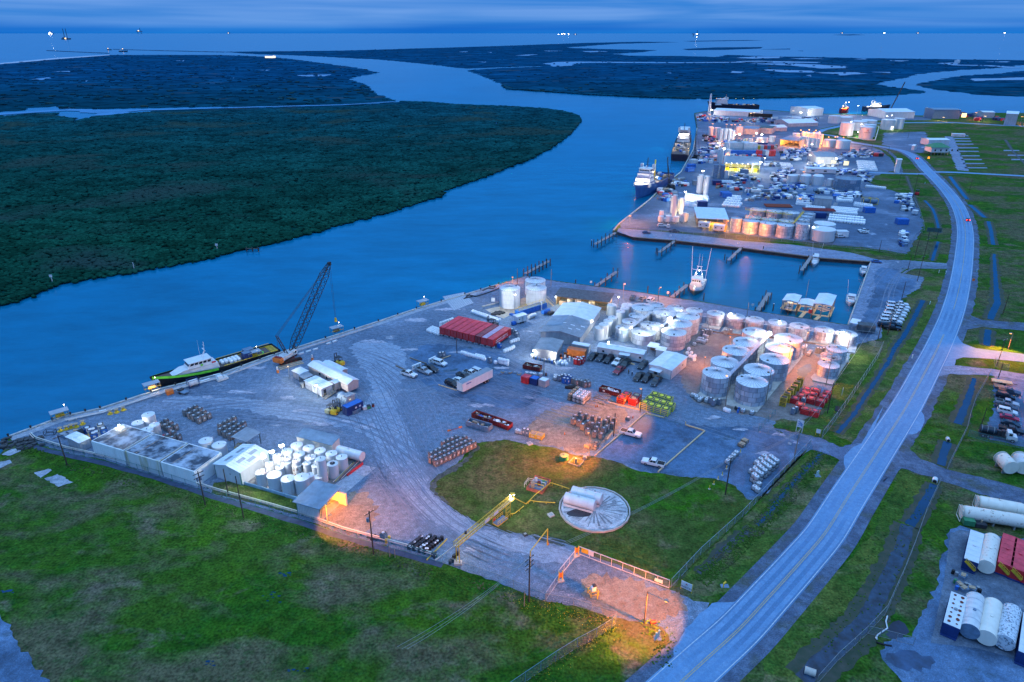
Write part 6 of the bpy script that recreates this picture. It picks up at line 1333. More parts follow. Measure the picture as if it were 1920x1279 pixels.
for i,(x,y,r,yb)in en([(313,143,85,285),(512,175,88,315),(722,207,88,NN),(947,237,90,NN),(1165,270,90,NN),(1388,305,92,452),(1610,342,98,487)]):
 cx,cy=Z12(x,y);galv('~M ~H on its own ~b ~i, %s ~G ~3 row ~I ~f ~j'%names[i],cx,cy,r/5.328,Z12(0,yb)[1]if yb else NN,NN if yb else 4.4,shd=mixg)
for i,(x,y,r,yb)in en([(725,333,122,NN),(635,433,128,NN),(537,515,135,NN),(423,630,138,NN),(305,735,138,997)]):
 cx,cy=Z12(x,y);galv(['~= ~M ~H, ~f end ~B inner ~[, roof lit ~J','~= ~M ~H, ~Z ~B inner ~[ ~v ~f','~= ~M ~H, third ~B inner ~[ ~N ~J roof','~= ~M ~H, fourth ~B inner ~[','~= ~M ~H ~E yard end ~B inner ~[, patchy ~U panels'][i],cx,cy,r/5.328,Z12(0,yb)[1]if yb else NN,NN if yb else HT,shd=mixg)
for i,(x,y,r,yb)in en([(1058,397,133,NN),(965,490,132,NN),(877,595,140,835),(762,708,145,NN),(650,815,152,1087)]):
 cx,cy=Z12(x,y);galv(['~= ~M ~H, ~f end ~B outer ~[','~= ~M ~H ~C ~? ~J ~9 ~X','~= ~M ~H ~G ~* ~B outer ~[','~= ~M ~H, fourth ~B outer ~[','~= ~M ~H ~E yard end ~B outer ~[ ~N a ~A round emblem'][i],cx,cy,r/5.328,Z12(0,yb)[1]if yb else NN,NN if yb else HT+.1,shd=mixg)
for i,(x,y,r,yb)in en([(1540,500,98,NN),(1482,575,98,NN),(1425,650,102,812)]):
 cx,cy=Z12(x,y);galv(['~l ~H ~N warm lit roof, ~f end ~B ~z trio','~l ~H ~N a rusted red roof ~G ~z trio','~M ~H ~E yard end ~B ~z trio'][i],cx,cy,r/5.328,Z12(0,yb)[1]if yb else NN,NN if yb else 4.7,shd=[m_g3,m_g3,m_g3,mse]if i<2 else mixg,roof=m_rroof if i==1 else NN)
def pad(lb,px,h=.55,mat=NN):
 p=[G(x,y)[:2]for x,y in px];mb=J();mb.ext(p,.02,h);return tag(mb.bd('tank_pad',mat or mkb),lb,'~b pad')
pad('~3 ~l ~b pad ~q double ~[ of ~= ~e',[Z12(135,975),Z12(320,1025),Z12(440,1010),Z12(435,1070),Z12(740,1145),Z12(1205,575),Z12(1190,520),Z12(1000,420),Z12(800,400)],.4)
pad('~l ~b pad ~N ~^ ~q ~z trio of ~e',[Z12(1275,800),Z12(1295,830),Z12(1490,872),Z12(1652,625),Z12(1640,590),Z12(1500,560)],.5)
pad('~c ~b ~i ~E ~j end ~B ~f row',[Z12(1630,540),Z12(1718,552),Z12(1750,455),Z12(1690,440),Z12(1560,470)],.45,mco)
for i,(a,b,c_,d_)in en([((190,285),(360,315),(390,280),(215,250)),((385,330),(575,368),(600,300),(420,290)),((1250,440),(1450,490),(1480,440),(1290,400))]):pad('square brown edged pad under a ~f row ~H, %s of three'%NTH[i],[Z12(*a),Z12(*b),Z12(*c_),Z12(*d_)],.35)
kerb('~S ~^ beam ~I ~5 ~B ~f row ~e',[Z12(175,310),Z12(440,360),Z12(900,395),Z12(1480,480)],.3,.5,mwd)
flat('dirt_yard_ground',[Z12(0,300),Z12(170,330),Z12(900,420),Z12(1230,480),Z12(1290,560),Z12(1500,640),Z12(1300,830),Z12(1330,900),Z12(1430,960),Z12(1270,1210),Z12(950,1240),Z12(760,1170),Z12(300,1120),Z12(60,1000),Z12(-40,760),Z12(20,560)],.042,gmat('lamp_tinted_yard_dirt',[((.175,.155,.15),1,0,1,one,0),((.115,.105,.11),.07,.45,.62,one,0),((.235,.215,.205),.09,.52,.68,one,0),((.06,.07,.09),.1,.62,.72,one,0),((.24,.24,.26),2.,.58,.8,one,0)],.8,.25,.4,2.),1.5,.8,sm=1,seed=51)  # yard dirt, browned further so the lamp light on it turns orange
flat('wet_ground_puddle',[Z12(1130,720),Z12(1260,640),Z12(1300,680),Z12(1230,790),Z12(1160,790)],.056,m_damp,1,.5,sm=1)
flat('grass_patch',[Z12(1500,860),Z12(1640,640),Z12(1700,560),Z12(1850,560),Z12(1890,640),Z12(1760,800),Z12(1600,1010),Z12(1430,1270),Z12(1360,1250),Z12(1330,1190),Z12(1440,1120),Z12(1540,1000)],.062,mve,1,.5,seed=52)
flat('roadside_verge',[(1453,789),(1470,785),(1500,792),(1530,785),(1545,800),(1541,822),(1500,811),(1452,801)],.064,mve,.8,.5,seed=53)
def wkw(lb,a,b,za,zb,w=.9,mat=NN,legs=3):
 A=Vc(G(*a,za));B=Vc(G(*b,zb));t=tg('catwalk',lb,'catwalk',(A.x,A.y,0));o=Vc((A.x,A.y,0));A-=o;B-=o;d=(B-A).normalized();n=Vc((-d.y,d.x,0)).normalized()
 J().bar(A,B,w,.1).bd('deck',mat or mst,t)
 for s in(-1,1):
  mb=J();q=n*s*w/2
  for z in(.55,1.05):mb.bar(A+q+Vc((0,0,z)),B+q+Vc((0,0,z)),.05)
  k=max(2,int((B-A).length/2))
  for i in rq(k+1):p=A.lerp(B,i/k)+q;mb.bar(p,p+Vc((0,0,1.05)),.05)
  mb.bd('handrail',mat or mst,t)
 for i in rq(legs):
  p=A.lerp(B,(i+.5)/legs);J().bar((p.x,p.y,0),p,.16).bd('leg',mst,t)
 return t
wk=wkw('~3 sloping catwalk ~R two columns of ~= ~e',Z12(450,775),Z12(868,352),6.6,7.0,1.1,m_g1,5)
def lon(t,px,z,kind,pw,size=.25):return wlamp(t,tol(t,G(*px,z)),kind,pw,size)
lon(wk,Z12(868,347),8.4,'w',4500,.75);lon(wk,Z12(820,400),8.,'w',900,.2)
lon(wk,Z12(440,772),6.9,'o',2600,.26)
wk=wkw('catwalk ramp ~C ~X ~G ~K ~H ~i',Z10(1400,535),Z10(1550,400),6.3,6.3,.9,m_g1,2);lon(wk,Z10(1490,450),7.4,'w',4200,.65);lon(wk,Z10(1405,527),6.9,'w',900,.16)
wk=wkw('~3 catwalk ramp ~I narrow row ~B ~K ~i',Z10(1050,560),Z10(1290,375),6.,6.,.9,m_g1,3);lon(wk,Z10(1062,548),6.9,'w',2200,.28)
wk=wkw('~# running the length ~B ~f row ~H tops',Z12(175,170),Z12(1590,362),4.8,4.8,.35,m_g3,7);lon(wk,Z12(1600,348),6.2,'w',2600,.6);lon(wk,Z12(478,157),5.6,'w',2200,.5);lon(wk,Z12(972,226),5.4,'w',900,.22)
wkw('low cross ~# ~R ~K ~i ~e',Z10(1280,400),Z10(1650,380),5.9,5.9,.3,m_g3,2)
q=G(*Z10(930,215),4.6);pole('~A ~X on a bracket ~9 ~E pump house end',PXY(q[0],q[1],0),h=4.6,lamp='w',pwr=3000,arm=0,mat=mst,head=.3)
q=G(*Z10(1615,365),5.4);pole('~A ~X ~9 ~m rear ~e ~B ~K ~i',PXY(q[0],q[1],0),h=5.4,lamp='w',pwr=1300,arm=0,mat=mst,head=.24)
pole('~7 ~9 ~N ~? ~J ~X ~C outer ~H ~[',Z12(1035,735),Z12(0,505)[1],lamp='o',pwr=8500,arm=.3,aim=R(20),mat=mpl,head=.36)
pole('~7 bare ~9 ~E ~5 ~B outer ~H ~[',(1435.8,755),693,mat=mpl)
pole('square ~9 carrying pipes ~R two ~5 ~e',(1359.8,762.7),706,mat=mpl,name='pipe_post')
for lab,b,ty,pw in[('~J ~X on a ~& ~9 ~G gap ~d ~f row',(1367,648),632,2400),('~J ~X ~9 ~E third ~f row ~H',(1405,614),599,1600),('~7 ~J lit ~$ ~n sixth ~f row ~H',(1507,664),624,2200)]:pole(lab,b,ty,lamp='o',pwr=pw,arm=0,mat=mpl,head=.24)
pole('~7 ~9 ~u ~E ~a ~B ~z trio',(1585,672),624,mat=mpl)
pole('~9 ~E yard end ~B ~z trio of ~e',(1548.4,723),667,mat=mpl,arms=1)
pole('~S ~P ~C red boxes and ~z ~8',(1551,775),718.6,arms=1)
pole('~P ~O ~f ~j ~D third ~f row ~H',(1400,595),567,mat=mwd)
K_yf=mkt('frame_crate',mdk,my,mdk,1.7,1.45,'frame crate');K_rb=mkt('red_box_tank',mrd,mrd,mrr,2.2,1.7,'box ~H')
grid('yf',K_yf,Z12(985,1085),(.01,.01),(6.4,-7.6),[1]*6,'~T framed crate ~G double stacked row ~F red boxes','~T frame crates in a row',stack=2,hh=1.45,rz=R(58))
rb=[(1115,1058),(1205,995),(1235,965),(1180,1030),(1230,1010),(1295,1015),(1325,975),(1275,1058),(1370,1085),(1405,1040),(1435,1000),(1165,1120),(1220,1165),(1315,1188)]
for i,(x,y)in en(rb):pat('rb',K_rb,Z12(x,y-18),R(56),['red box ~H ~u apart ~E ~T crate end','red box ~H ~G group ~F ~z grass'][i>0],'red box ~e ~F ~z grass' if i else NN)
for i,(x,y)in en([(1095,1155),(1125,1140),(1200,1050)]):pat('gyt',K_gy,Z12(x,y),R(50),'~c caged ~H ~C red boxes','~c ~e ~C red boxes')
CL_=[('ibc',Ki,[(100,985),(135,1010),(128,995)],'~l tote ~E ~Y ~x foot ~B yard end ~H'),('ibc',Ki,[(165,1035),(185,1020),(235,1040),(250,1025)],'~A tote ~W yard end ~H ~B inner ~['),('gyt',K_gy,[(275,1050),(305,1075),(358,1065)],'~c ~y ~E foot ~B two ~5 ~e'),('bag',K_bag,[(420,1125),(440,1135),(460,1140)],'~A bag ~W ~5 ~a ~B ~3 ~H pad'),('ibc',Ki,[(600,1140),(690,1160)],'~A tote ~W emblem ~H pad'),('dr2',mkd(mbl),[(550,1145),(560,1120)],'~U drum ~W emblem ~H pad'),('dr0',mkd(mdk),[(525,1110),(535,1120)],'~s drum ~W emblem ~H pad'),('ibc',Ki,[(115,475),(150,440),(180,445),(210,455),(235,440),(165,420),(195,425),(215,390),(240,400)],'~A topped tote ~G cluster ~W ~K ~i'),('gyt',K_gy,[(195,370),(225,365),(245,360),(275,365),(430,365),(475,360),(1340,545),(1370,550),(1400,545),(1430,540)],'~c tote ~I ~^ ~B ~f row'),('bag',K_bag,[(60,520),(85,560),(70,590),(100,600),(115,625),(120,590),(45,560)],'~A bag heaped ~D site ~|'),('ibc',Ki,[(1255,575),(1275,550)],'~A tote ~u alone ~G gap ~F ~z trio'),('bag',K_bag,[(1190,495),(1210,500),(1225,490)],'~A bag ~G gap ~d ~f row')]
for key,mk,ps,lab in CL_:
 for(x,y)in ps:pat(key,mk,Z12(x,y-4),R(50),lab,lab+'s' if len(ps)>1 else NN)
o=J();
o.loft([[(r*mq.cos(k*.628)*(1+.15*mq.sin(k*2)),r*.8*mq.sin(k*.628),z)for k in rq(10)]for r,z in((3.2,.03),(2.2,.7),(1.1,1.15),(.2,1.4))],sm=1);tag(o.bd('gravel_heap',MATS['yard_gravel'],NN,loc=G(*Z12(1350,910))),'~Q ~c gravel heap ~D red boxes','gravel heap')
tag(J().box((0,0,.12),(3.2,1.2,.22),0,R(62)).bd('rubber_mat',mbk,NN,loc=G(*Z12(1545,1105))),'~s rubber mat lying ~G grass ~F ~8','mat')
t=tg('steel_rack','~Q ~A steel rack ~E grass edge ~D red boxes','rack',G(*Z12(1590,960)),R(60))
for x in(-.7,.7):J().bar((x,0,0),(x,0,2.2),.12).bd('post',mw2,t)
for z in(.7,2.1):J().bar((-.7,0,z),(.7,0,z),.1).bd('crossbar',mw2,t)
# middle clutter (boxes, totes, dumpsters)
def Z40(x,y):return(1040+x/5.333,680+y/5.333)
K_box=lambda m,r:mkc('storage_box',m,r,2.5,2.3,2.1)
cont('bxr',K_box(mrd,mrr),Z78(1048,1160),Z78(1120,1182),2.3,'~Q red storage box ~C ~U one')
cont('bxb',K_box(mnv,mbl),Z78(1133,1175),Z78(1205,1197),2.3,'~Q ~U storage box ~R red and ~c ones')
cont('bxg',K_box(mwg,mrw),Z78(1220,1190),Z78(1295,1215),2.3,'~Q ~l ~c storage box next ~> ~U one')
cont('roS',mkr(mma,6.,2.3,1.2,4),Z78(1062,1022),Z78(1240,1058),2.3,'maroon rolloff ~@ filled ~N sand ~F storage boxes')
for i,(x,y)in en([(1110,1085),(1150,1090),(1185,1095),(1245,1098)]):pat('ibc',Ki,Z78(x,y),R(30),'~A tote ~D ~Q storage boxes','~+ ~D ~Q storage boxes')
for i,(x,y)in en([(835,1080),(870,1060),(905,1070),(940,1065),(990,1065),(1030,1080)]):pat('pl%d'%(i%2),(lambda c:(lambda:(lambda t:(t.__setitem__('category','pallet'),J().box((0,0,.2),(1.3,1.1,.3)).bd('deck_board',c,t),J().box((0,0,.45),(.8,.7,.2)).bd('load',mbg,t),t)[-1])(tg('pallet','x','x'))))(mtn if i%2 else mbg),Z78(x,y),R(30+i*7),['~U ~c','tan'][i%2]+' loaded pallet ~G line ~D semi ~k','loaded pallets ~D ~k, '+['blue','tan'][i%2])
pat('rstdrum',mkd(mma),Z78(1300,1092),0,'rusty drum ~E ~9 ~F ~Q storage boxes')
tot=[('ibc',Ki,[(5,180),(12,160)]),('gyt',K_gy,[(45,190),(70,180),(100,175)])]
for key,mk,ps in tot:
 for x,y in ps:pat(key,mk,Z40(x,y-6),R(35),('~A tote' if key=='ibc' else '~c ~y')+' ~E ~Y end ~B tote line ~F dirt track','~+ ~E end ~B line, '+key)
for(x,y)in[(95,215),(128,220),(158,200),(110,190),(140,185)]:pat('blt',K_bl,Z40(x,y-8),R(35),'~U ~y ~G ~i of five ~G tote line','~U ~+ ~G line')
for(x,y)in[(185,220),(215,235),(240,230),(265,240),(300,255),(335,250),(320,230)]:pat('tote',Kt,Z40(x,y-8),R(35),'brown ~y ~E end ~B tote line ~C ~@','brown ~+ ~E end ~B line')
o=J();
for k in rq(3):o.cyl((-1.4+k*.5,-.5+k*.3,.5),(1.2+k*.5,-.5+k*.3,.5+.1*k),.42,n=14)
tag(o.bd('black_hose_roll',mbk,NN,loc=G(*Z40(150,255)),rz=R(-10)),'~s pipe rolls lying ~W ~U ~+','hose roll')
grid('ibc',Ki,Z40(190,395),(7.6,2.5),(3.6,-3.4),[3,3,3,3],'~A tote ~G double stacked ~i ~F dirt track','~A ~+ stacked ~F dirt track',stack=2,hh=1.16)
grid('ibct',mk_ibc('tan_tote',mtn,mwd),Z40(145,385),(.01,.01),(4.2,-4),[1,1,1,1],'tan tote ~G double stacked row ~C ~A ones','tan ~+ ~C ~A stack',stack=2,hh=1.16,rz=R(45))
cont('roM2',mkr(mma,6.4,2.3,1.25,2),Z40(455,300),Z40(620,345),2.2,'maroon rolloff ~@ piled ~N ~A sacks ~F red crates')
K_fr=mkt('red_crate_tank',mrd,mor,mrr,2.2,2.1,'crate ~H');K_fr2=mkt('red_crate_tank',mr2,mrd,mtn,2.2,2.1,'crate ~H')
pat('fr',K_fr,Z40(668,400),R(58),'~? red crate ~H ~q ~J ~X ~C ~@');pat('fr',K_fr,Z40(715,365),R(58),'~? red crate ~H ~D one ~q ~J ~X');pat('fr2',K_fr2,Z40(785,415),R(58),'dull red crate ~H ~N rusty top next ~> ~? red ones');pat('fr2',K_fr2,Z40(815,385),R(58),'dull red crate ~H touching the ~T framed ~e')
K_lf=mkt('lime_framed_tank',mbg,mli,mli,2.15,2.0,'framed ~H')
grid('lf',K_lf,Z40(878,468),(13,4.2),(9.5,-8.),[4,4,4][:2]+[3],'lime framed ~c ~H ~G ~i ~F ~P','lime framed ~e in a ~i',rz=R(58))
rn=random.Random(8);mb=J()
for k in rq(22):
 p=Vc(G(*Z40(rn.uniform(360,600),rn.uniform(310,400))));a=R(-25+rn.uniform(-25,25));l=rn.uniform(1,4);mb.bar(p+Vc((0,0,.15+rn.random()*.5)),p+Vc((l*mq.cos(a),l*mq.sin(a),.2+rn.random()*.5)),rn.uniform(.1,.3),.12,rn.randrange(3))
tag(mb.bd('scrap_heap',[mwd,mst,mtn]),'heap of scrap pipe and ~g ~C maroon ~@','scrap heap')
tag(J().bar(G(*Z40(545,400),.2),G(*Z40(850,470),.2),.3,.3).bd('timber_kerb',mti),'~l ~g ~^ in ~5 ~B red crate ~e','~g ~^')
for i,(a,b)in en([((905,507),(735,655)),((665,710),(495,850)),((495,850),(402,933)),((907,505),(1097,552)),((1307,620),(1502,680)),((1502,682),(1105,1028)),((1085,1045),(1033,1093)),((578,690),(520,775))]):
 L_=dist(Z40(*a),Z40(*b));mb=J();A=Vc(G(*Z40(*a),.25));B=Vc(G(*Z40(*b),.25));n=max(1,int(L_/4.5))
 for k in rq(n):mb.bar(A.lerp(B,k/n),A.lerp(B,(k+.97)/n),.32,.3)
 tag(mb.bd('timber_kerb',mti),['~l ~g ~^ ~v ~P down ~> parked ~h','~l ~g ~^ ~d parked ~h','~l ~g ~^ ending ~E lawn edge ~F ~X ~9','~& ~l ~g ~^ in ~5 ~B lime framed ~e','~l ~g ~^ ~I top ~B ~S lot','~3 ~l ~g ~^ down the ~* ~B ~S lot','~& ~g ~^ stub ~D ~h ~E lawn','~& loose ~g ~C brown ~+'][i],'~g ~^')
for i,(a,b)in en([((1097,552),(1097,535)),((1307,620),(1309,585))]):
 p=G(*Z40(*a));tag(J().box((p[0],p[1],.5),(.22,.22,1.)).bd('marker_post',mti),['~& ~$ ~E end ~B ~^ ~F lime framed ~e','~& ~$ ~E ~a ~B ~^ ~B ~S lot'][i],'post')
park(mpk((.66,.67,.69)),'pw2',Z40(662,702),Z40(858,752),'~A crew cab ~h ~N amber roof light parked ~m ~g ~^')
park(mpk((.66,.67,.69)),'pw2',Z40(1092,1048),Z40(878,1000),'~A crew cab ~h ~E lawn end ~B ~S lot')
pole('~S ~P ~N glowing ~J ~X ~F lime framed ~e',(1200,773.7),729.7,lamp='o',tilt=195,pwr=11000,arm=.35,aim=R(160),mat=mpo,head=.28)
pole('~S ~P among the loose brown ~+',(1150.6,818),775)
pole('thin ~X ~9 glowing ~J ~E ~a ~B lawn',(1104,860),811,lamp='o',tilt=165,pwr=11000,arm=.5,aim=R(200),mat=mpl,head=.26,r=.1)
for i,(x,y)in en([(100,720),(410,445),(428,442),(782,555)]):t=tg('traffic_cone','~J cone '+['~O gravel ~F brown ~+','~O ~l crust ~q ~J ~X','~C other cone ~O ~l crust','~F lone cage ~H ~E ~^'][i],'cone',G(*Z40(x,y),.06));J().box((0,0,.03),(.4,.4,.06)).bd('cone_base',mbk,t);J().cyl((0,0,.05),(0,0,.8),.17,.04,10).bd('cone_body',mor,t)
cx,cy=1057,853.5;t=plain('squat ~; round ~H ~N a ~l lid ~E lawn ~a',cx,cy,8.,866.5,NN,mgr,M('pale_green_lid',(.25,.30,.12),.6,0,.2),minh=1.2)
t=tg('pump_platform','~J lit square pump frame ~N a ~c barrel ~F ~; ~H','pump',G(*Z40(215,1000)),R(58))
for s in(-1.5,1.5):
 J().bar((-1.5,s,.2),(1.5,s,.2),.25).bd('frame_beam',mtn,t);J().bar((s,-1.5,.25),(s,1.5,.25),.25).bd('frame_beam',mtn,t)
J().cyl((-.2,0,0),(-.2,0,1.4),.28).bd('pump_body',mst,t);J().cyl((2.,-1.4,.5),(2.9,-1.,.5),.5).bd('barrel',mst,t)
lgt(t,(.6,1.,2.2),SOD,900)
# lawn: pad with twin tanks, yellow pipework
def Z96(x,y):return(960+x/4.567,860+y/4.567)
def Z66(x,y):return(660+x/4.567,820+y/4.567)
ctr=Vc(G(*Z96(705,440)));rx=dist(Z96(403,440),Z96(1003,440))/2;n=22
t=tg('round_pad','round stained ~b pad ~N a raised rim ~O lawn','~b pad',tuple(ctr))
P=[(rx*mq.cos(k*2*mq.pi/n),rx*mq.sin(k*2*mq.pi/n))for k in rq(n)]
J().ext([(x*.95,y*.95)for x,y in P],.02,.45).bd('slab',gmat('pad_surface',[((.40,.42,.45),1,0,1,one,0),((.26,.28,.31),.35,.45,.62,one,0),((.13,.15,.18),.3,.58,.66,one,0),((.48,.49,.50),1.5,.55,.75,one,0)],.75,.25,.2,3.),t)
mb=J()
for k in rq(n):mb.bar((P[k][0],P[k][1],.3),(P[(k+1)%n][0],P[(k+1)%n][1],.3),.3,.62)
mb.bd('rim',mkb,t)
mb=J()
for k in rq(30):
 a=k*2*mq.pi/30+rn.uniform(-.05,.05);r0=rx*rn.uniform(.1,.35);r1=rx*rn.uniform(.6,.92);w=rn.uniform(.08,.3);c,s=mq.cos(a),mq.sin(a);mb.face([(r0*c-w*s*.3,r0*s+w*c*.3,.456+k*.0004),(r1*c-w*s,r1*s+w*c,.456+k*.0004),(r1*c+w*s,r1*s-w*c,.456+k*.0004),(r0*c+w*s*.3,r0*s-w*c*.3,.456+k*.0004)][::-1])
mb.bd('stain_streak',M('dark_stain',(.16,.175,.20),.7,0,.3,1.),t)
q=Vc(G(*Z96(575,480)))-ctr;pts=smooth([(q.x+2.9*mq.cos(k*.63)*rn.uniform(.7,1.1),q.y+1.7*mq.sin(k*.63)*rn.uniform(.7,1.1))for k in rq(10)],2);J().face([(x,y,.472)for x,y in pts]).bd('wet_stain',M('wet_stain',(.03,.035,.045),.25,0,.3,.8),t)
htk('horizontal_tank','~A horizontal ~H ~O round pad, the one in ~5',Z96(455,385),Z96(705,455),1.3,mw,mw2,z=.45,skirt=1,sdl=2)
htk('horizontal_tank','~A horizontal ~H ~O round pad, the one behind',Z96(515,330),Z96(762,402),1.3,mw,mw2,z=.45,skirt=1,sdl=2)
A,rz,L=frm(Z66(1492,455),Z66(1615,490));t=tg('pump_skid','pump skid ~N pipes on a low red brick base ~O lawn','pump',(A[0],A[1],.06),rz);W=5.4;L=4.2
mb=J();mb.b0(0,0,0,L,.25,.9);mb.b0(0,W-.25,0,L,.25,.9);mb.b0(0,.25,0,.25,W-.5,.895);mb.b0(L-.25,.25,0,.25,W-.5,.895);mb.bd('brick_base',mbr,t);J().b0(.25,.25,.3,L-.5,W-.5,.2).bd('deck',mbg,t)
for x,y,r,h,m in[(1.2,1.2,.5,1.9,mtn),(2.2,2.6,.45,1.4,mma),(3.,3.6,.4,1.3,mgr),(1.,3.6,.35,1.6,mw2)]:J().cyl((x,y,.5),(x,y,h),r,n=14).bd('vessel',m,t)
for k in rq(4):J().tube([(.5,.7+k*1.1,.5),(.5,.7+k*1.1,1.3),(L-.4,.7+k*1.1,1.3),(L-.4,.7+k*1.1,.5)],.09).bd('pipe',[mtn,my,mw2,my][k],t)
mb=J()
for z in(1.3,1.8):mb.tube([(-.6,.2,z),(-.6,2.4,z),(1.0,2.6,z)],.04)
for y in(.2,1.3,2.4):mb.bar((-.6,y,.5),(-.6,y,1.8),.06)
mb.bd('guard_rail',mcr,t)
zb=5.;Ba=Vc(G(859,1060));Bt=Vc(G(953,971));e1=Vc(G(*Z66(885,935),zb));e2=Vc(G(*Z66(1375,525),zb));
t=tg('pipe_bridge','~3 ~T truss ~# crossing the ~1 track','~#',(Ba.x,Ba.y,0));o=Vc((Ba.x,Ba.y,0));d=(e2-e1).normalized();nn=Vc((-d.y,d.x,0))
mb=J();Ln=(e2-e1).length;k=int(Ln/1.2)
for s in(-.45,.45):
 for z in(0,.95):mb.bar(e1-o+nn*s+Vc((0,0,z)),e2-o+nn*s+Vc((0,0,z)),.12)
 for i in rq(k):
  a=e1.lerp(e2,i/k)-o+nn*s;b=e1.lerp(e2,(i+1)/k)-o+nn*s;mb.bar(a,b+Vc((0,0,.95)),.07);mb.bar(a,a+Vc((0,0,.95)),.07)
for i in rq(k+1):a=e1.lerp(e2,i/k)-o;mb.bar(a-nn*.45,a+nn*.45,.08);
mb.bd('truss',my,t)
for s in(-.25,0,.25):J().tube([e1-o+nn*s+Vc((0,0,.15)),e2-o+nn*s+Vc((0,0,.15))],.08).bd('pipe',[mcr,mtn,mw2][int(s*4)+1],t)
leg=Vc(G(859,1058))-o
for s in(-.4,.4):J().bar(leg+nn*s,Vc((leg.x,leg.y,zb+.2))+nn*s,.18).bd('leg',my,t)
J().box((leg.x,leg.y,.3),(1.6,1.2,.6)).bd('leg_footing',mkb,t)
tw=Vc(G(*Z66(1338,680)))-o
for a in(-.5,.5):
 for b in(-.5,.5):J().bar((tw.x+a,tw.y+b,0),(tw.x+a,tw.y+b,zb),.13).bd('tower_leg',my,t)
mb=J()
for i in rq(4):
 for a in(-.5,.5):mb.bar((tw.x+a,tw.y-.5,i*1.2),(tw.x+a,tw.y+.5,i*1.2+1.2),.07);mb.bar((tw.x-.5,tw.y+a,i*1.2),(tw.x+.5,tw.y+a,i*1.2+1.2),.07)
mb.bd('tower_brace',my,t)
for u,w in((.5,1.5),(.66,1.5)):p=e1.lerp(e2,u)-o-nn*.52;J().bar(p-d*w/2+Vc((0,0,.5)),p+d*w/2+Vc((0,0,.5)),.05,.75).bd('sign_panel',mw,t)
p=e2-o;lampo=J().box((p.x,p.y,1.35+zb),(1.,.5,.3),0).bd('lamp_housing',my,t);wlamp(t,(p.x+.3,p.y,zb+1.15),'w',700,.18);wlamp(t,(p.x-.5,p.y-.2,zb+.95),'w',500,.15)
q=e1.lerp(e2,.17)-o;J().box((q.x,q.y,zb+1.35),(.5,.5,.5)).bd('camera_box',mdk,t);lgt(t,(q.x-1.,q.y-.6,zb-.4),WARM,260)
J().tube([(Vc(G(*Z66(715,1050),.7)))-o,(Vc(G(*Z66(800,990),2.6)))-o,e1-o+Vc((0,0,.3))],.12).bd('riser_pipe',mcr,t)
J().tube([e2-o+Vc((0,0,.4)),Vc(G(*Z66(1490,570),1.0))-o,Vc(G(*Z66(1570,490),1.))-o,Vc(G(*Z66(1695,395),1.4))-o],.1).bd('outlet_pipe',my,t)
def ypipe(lab,pts,z=.7,r=.1,mat=NN,post=1):
 P=[Vc(G(*p[:2],p[2]if len(p)>2 else z))for p in pts];t=tg('pipeline',lab,'pipe',(P[0].x,P[0].y,0));o=Vc((P[0].x,P[0].y,0));J().tube([p-o for p in P],r,8).bd('pipe',mat or my,t)
 if post:
  for a,b in zip(P,P[1:]):
   k=max(1,int((b-a).length/3))
   for i in rq(k):q=a.lerp(b,(i+.5)/k)-o;J().bar((q.x,q.y,0),(q.x,q.y,q.z),.12).bd('support_post',mat or my,t)
 return t
ypipe('~T pipe ~v pump skid ~> ~A ~e ~O round pad',[Z66(1695,388),Z66(1740,400),Z66(1860,440)])
ypipe('~T pipe dead ending ~O lawn ~n round pad',[Z66(1490,570),Z66(1530,540),Z66(1585,550),Z66(1740,560)],.6)
ypipe('thin ~T pipe ~v ~# tower across the lawn',[Z66(1350,660),Z66(1395,650),Z66(1470,590)],.6,.07)
A,rz,L=frm(Z66(1250,770),Z66(1300,785));t=tg('access_platform','~T railed access platform ~N ~U deck ~E tower foot','platform',(A[0],A[1],.06),R(50));J().b0(0,0,.3,3.4,1.5,.12).bd('deck',mbg,t);J().b0(-.05,-.05,.05,3.5,1.6,.25).bd('platform_frame',my,t)
mb=J()
for s in(0,1.5):
 for z in(.9,1.4):mb.bar((0,s,z),(3.4,s,z),.06)
 for k in rq(5):mb.bar((k*.85,s,.4),(k*.85,s,1.4),.06)
mb.bd('guard_rail',my,t);J().b0(.1,1.45,.7,.7,.06,.6).bd('sign_panel',mrd,t)
o=J().tube([G(994,1066),(*G(994,1066)[:2],4.5),(*G(1026,1023)[:2],4.5),G(1026,1023)],.11,8).bd('height_gauge',my);tag(o,'~T height limit frame spanning the ~1 track','height gauge')
t=tg('traffic_cone','~J cone ~E foot ~B ~T height limit frame','cone',G(1027.5,1021));J().box((0,0,.03),(.4,.4,.06)).bd('cone_base',mbk,t);J().cyl((0,0,.05),(0,0,.8),.2,.04,10).bd('cone_body',mor,t)
for lab,x,y,m,s in[('~Q ~A ~b manhole cover ~O lawn',1703,672,mkb,1.3),('~Q ~S valve box ~G grass ~F track',1483,838,mdk,.9),('~c valve pit ~N ~A pipes ~E top ~B lawn',1520,60,mwg,1.4)]:
 t=tg('valve_box',lab,'valve box',G(*Z66(x,y),.06),R(30));J().box((0,0,.2),(s,s,.4)).bd('box_body',m,t);J().box((0,0,.42),(s*.6,s*.6,.06)).bd('lid',mst,t)
for i in rq(2):pat('ycr',mkt('yellow_crate',mtn,my,mtn,1.9,1.2,'crate'),(1001+i*11,819+i*2.4),R(-25),'~T crate, one ~B pair ~E top edge ~B lawn','two ~T crates ~o lawn')
for i in rq(4):pat('ibc' if i<2 else 'gyt',Ki if i<2 else K_gy,(970+i*6.5,812+i*1.5),R(-25),'~A tote ~E end ~B ~T crate row' if i<2 else '~c tote next ~> ~T crates','~+ ~F ~T crates, %d'%(i>1))
K_bd=mkd(mbk,mdk);K_bdw=mkd(mbk,mto);rn=random.Random(2)
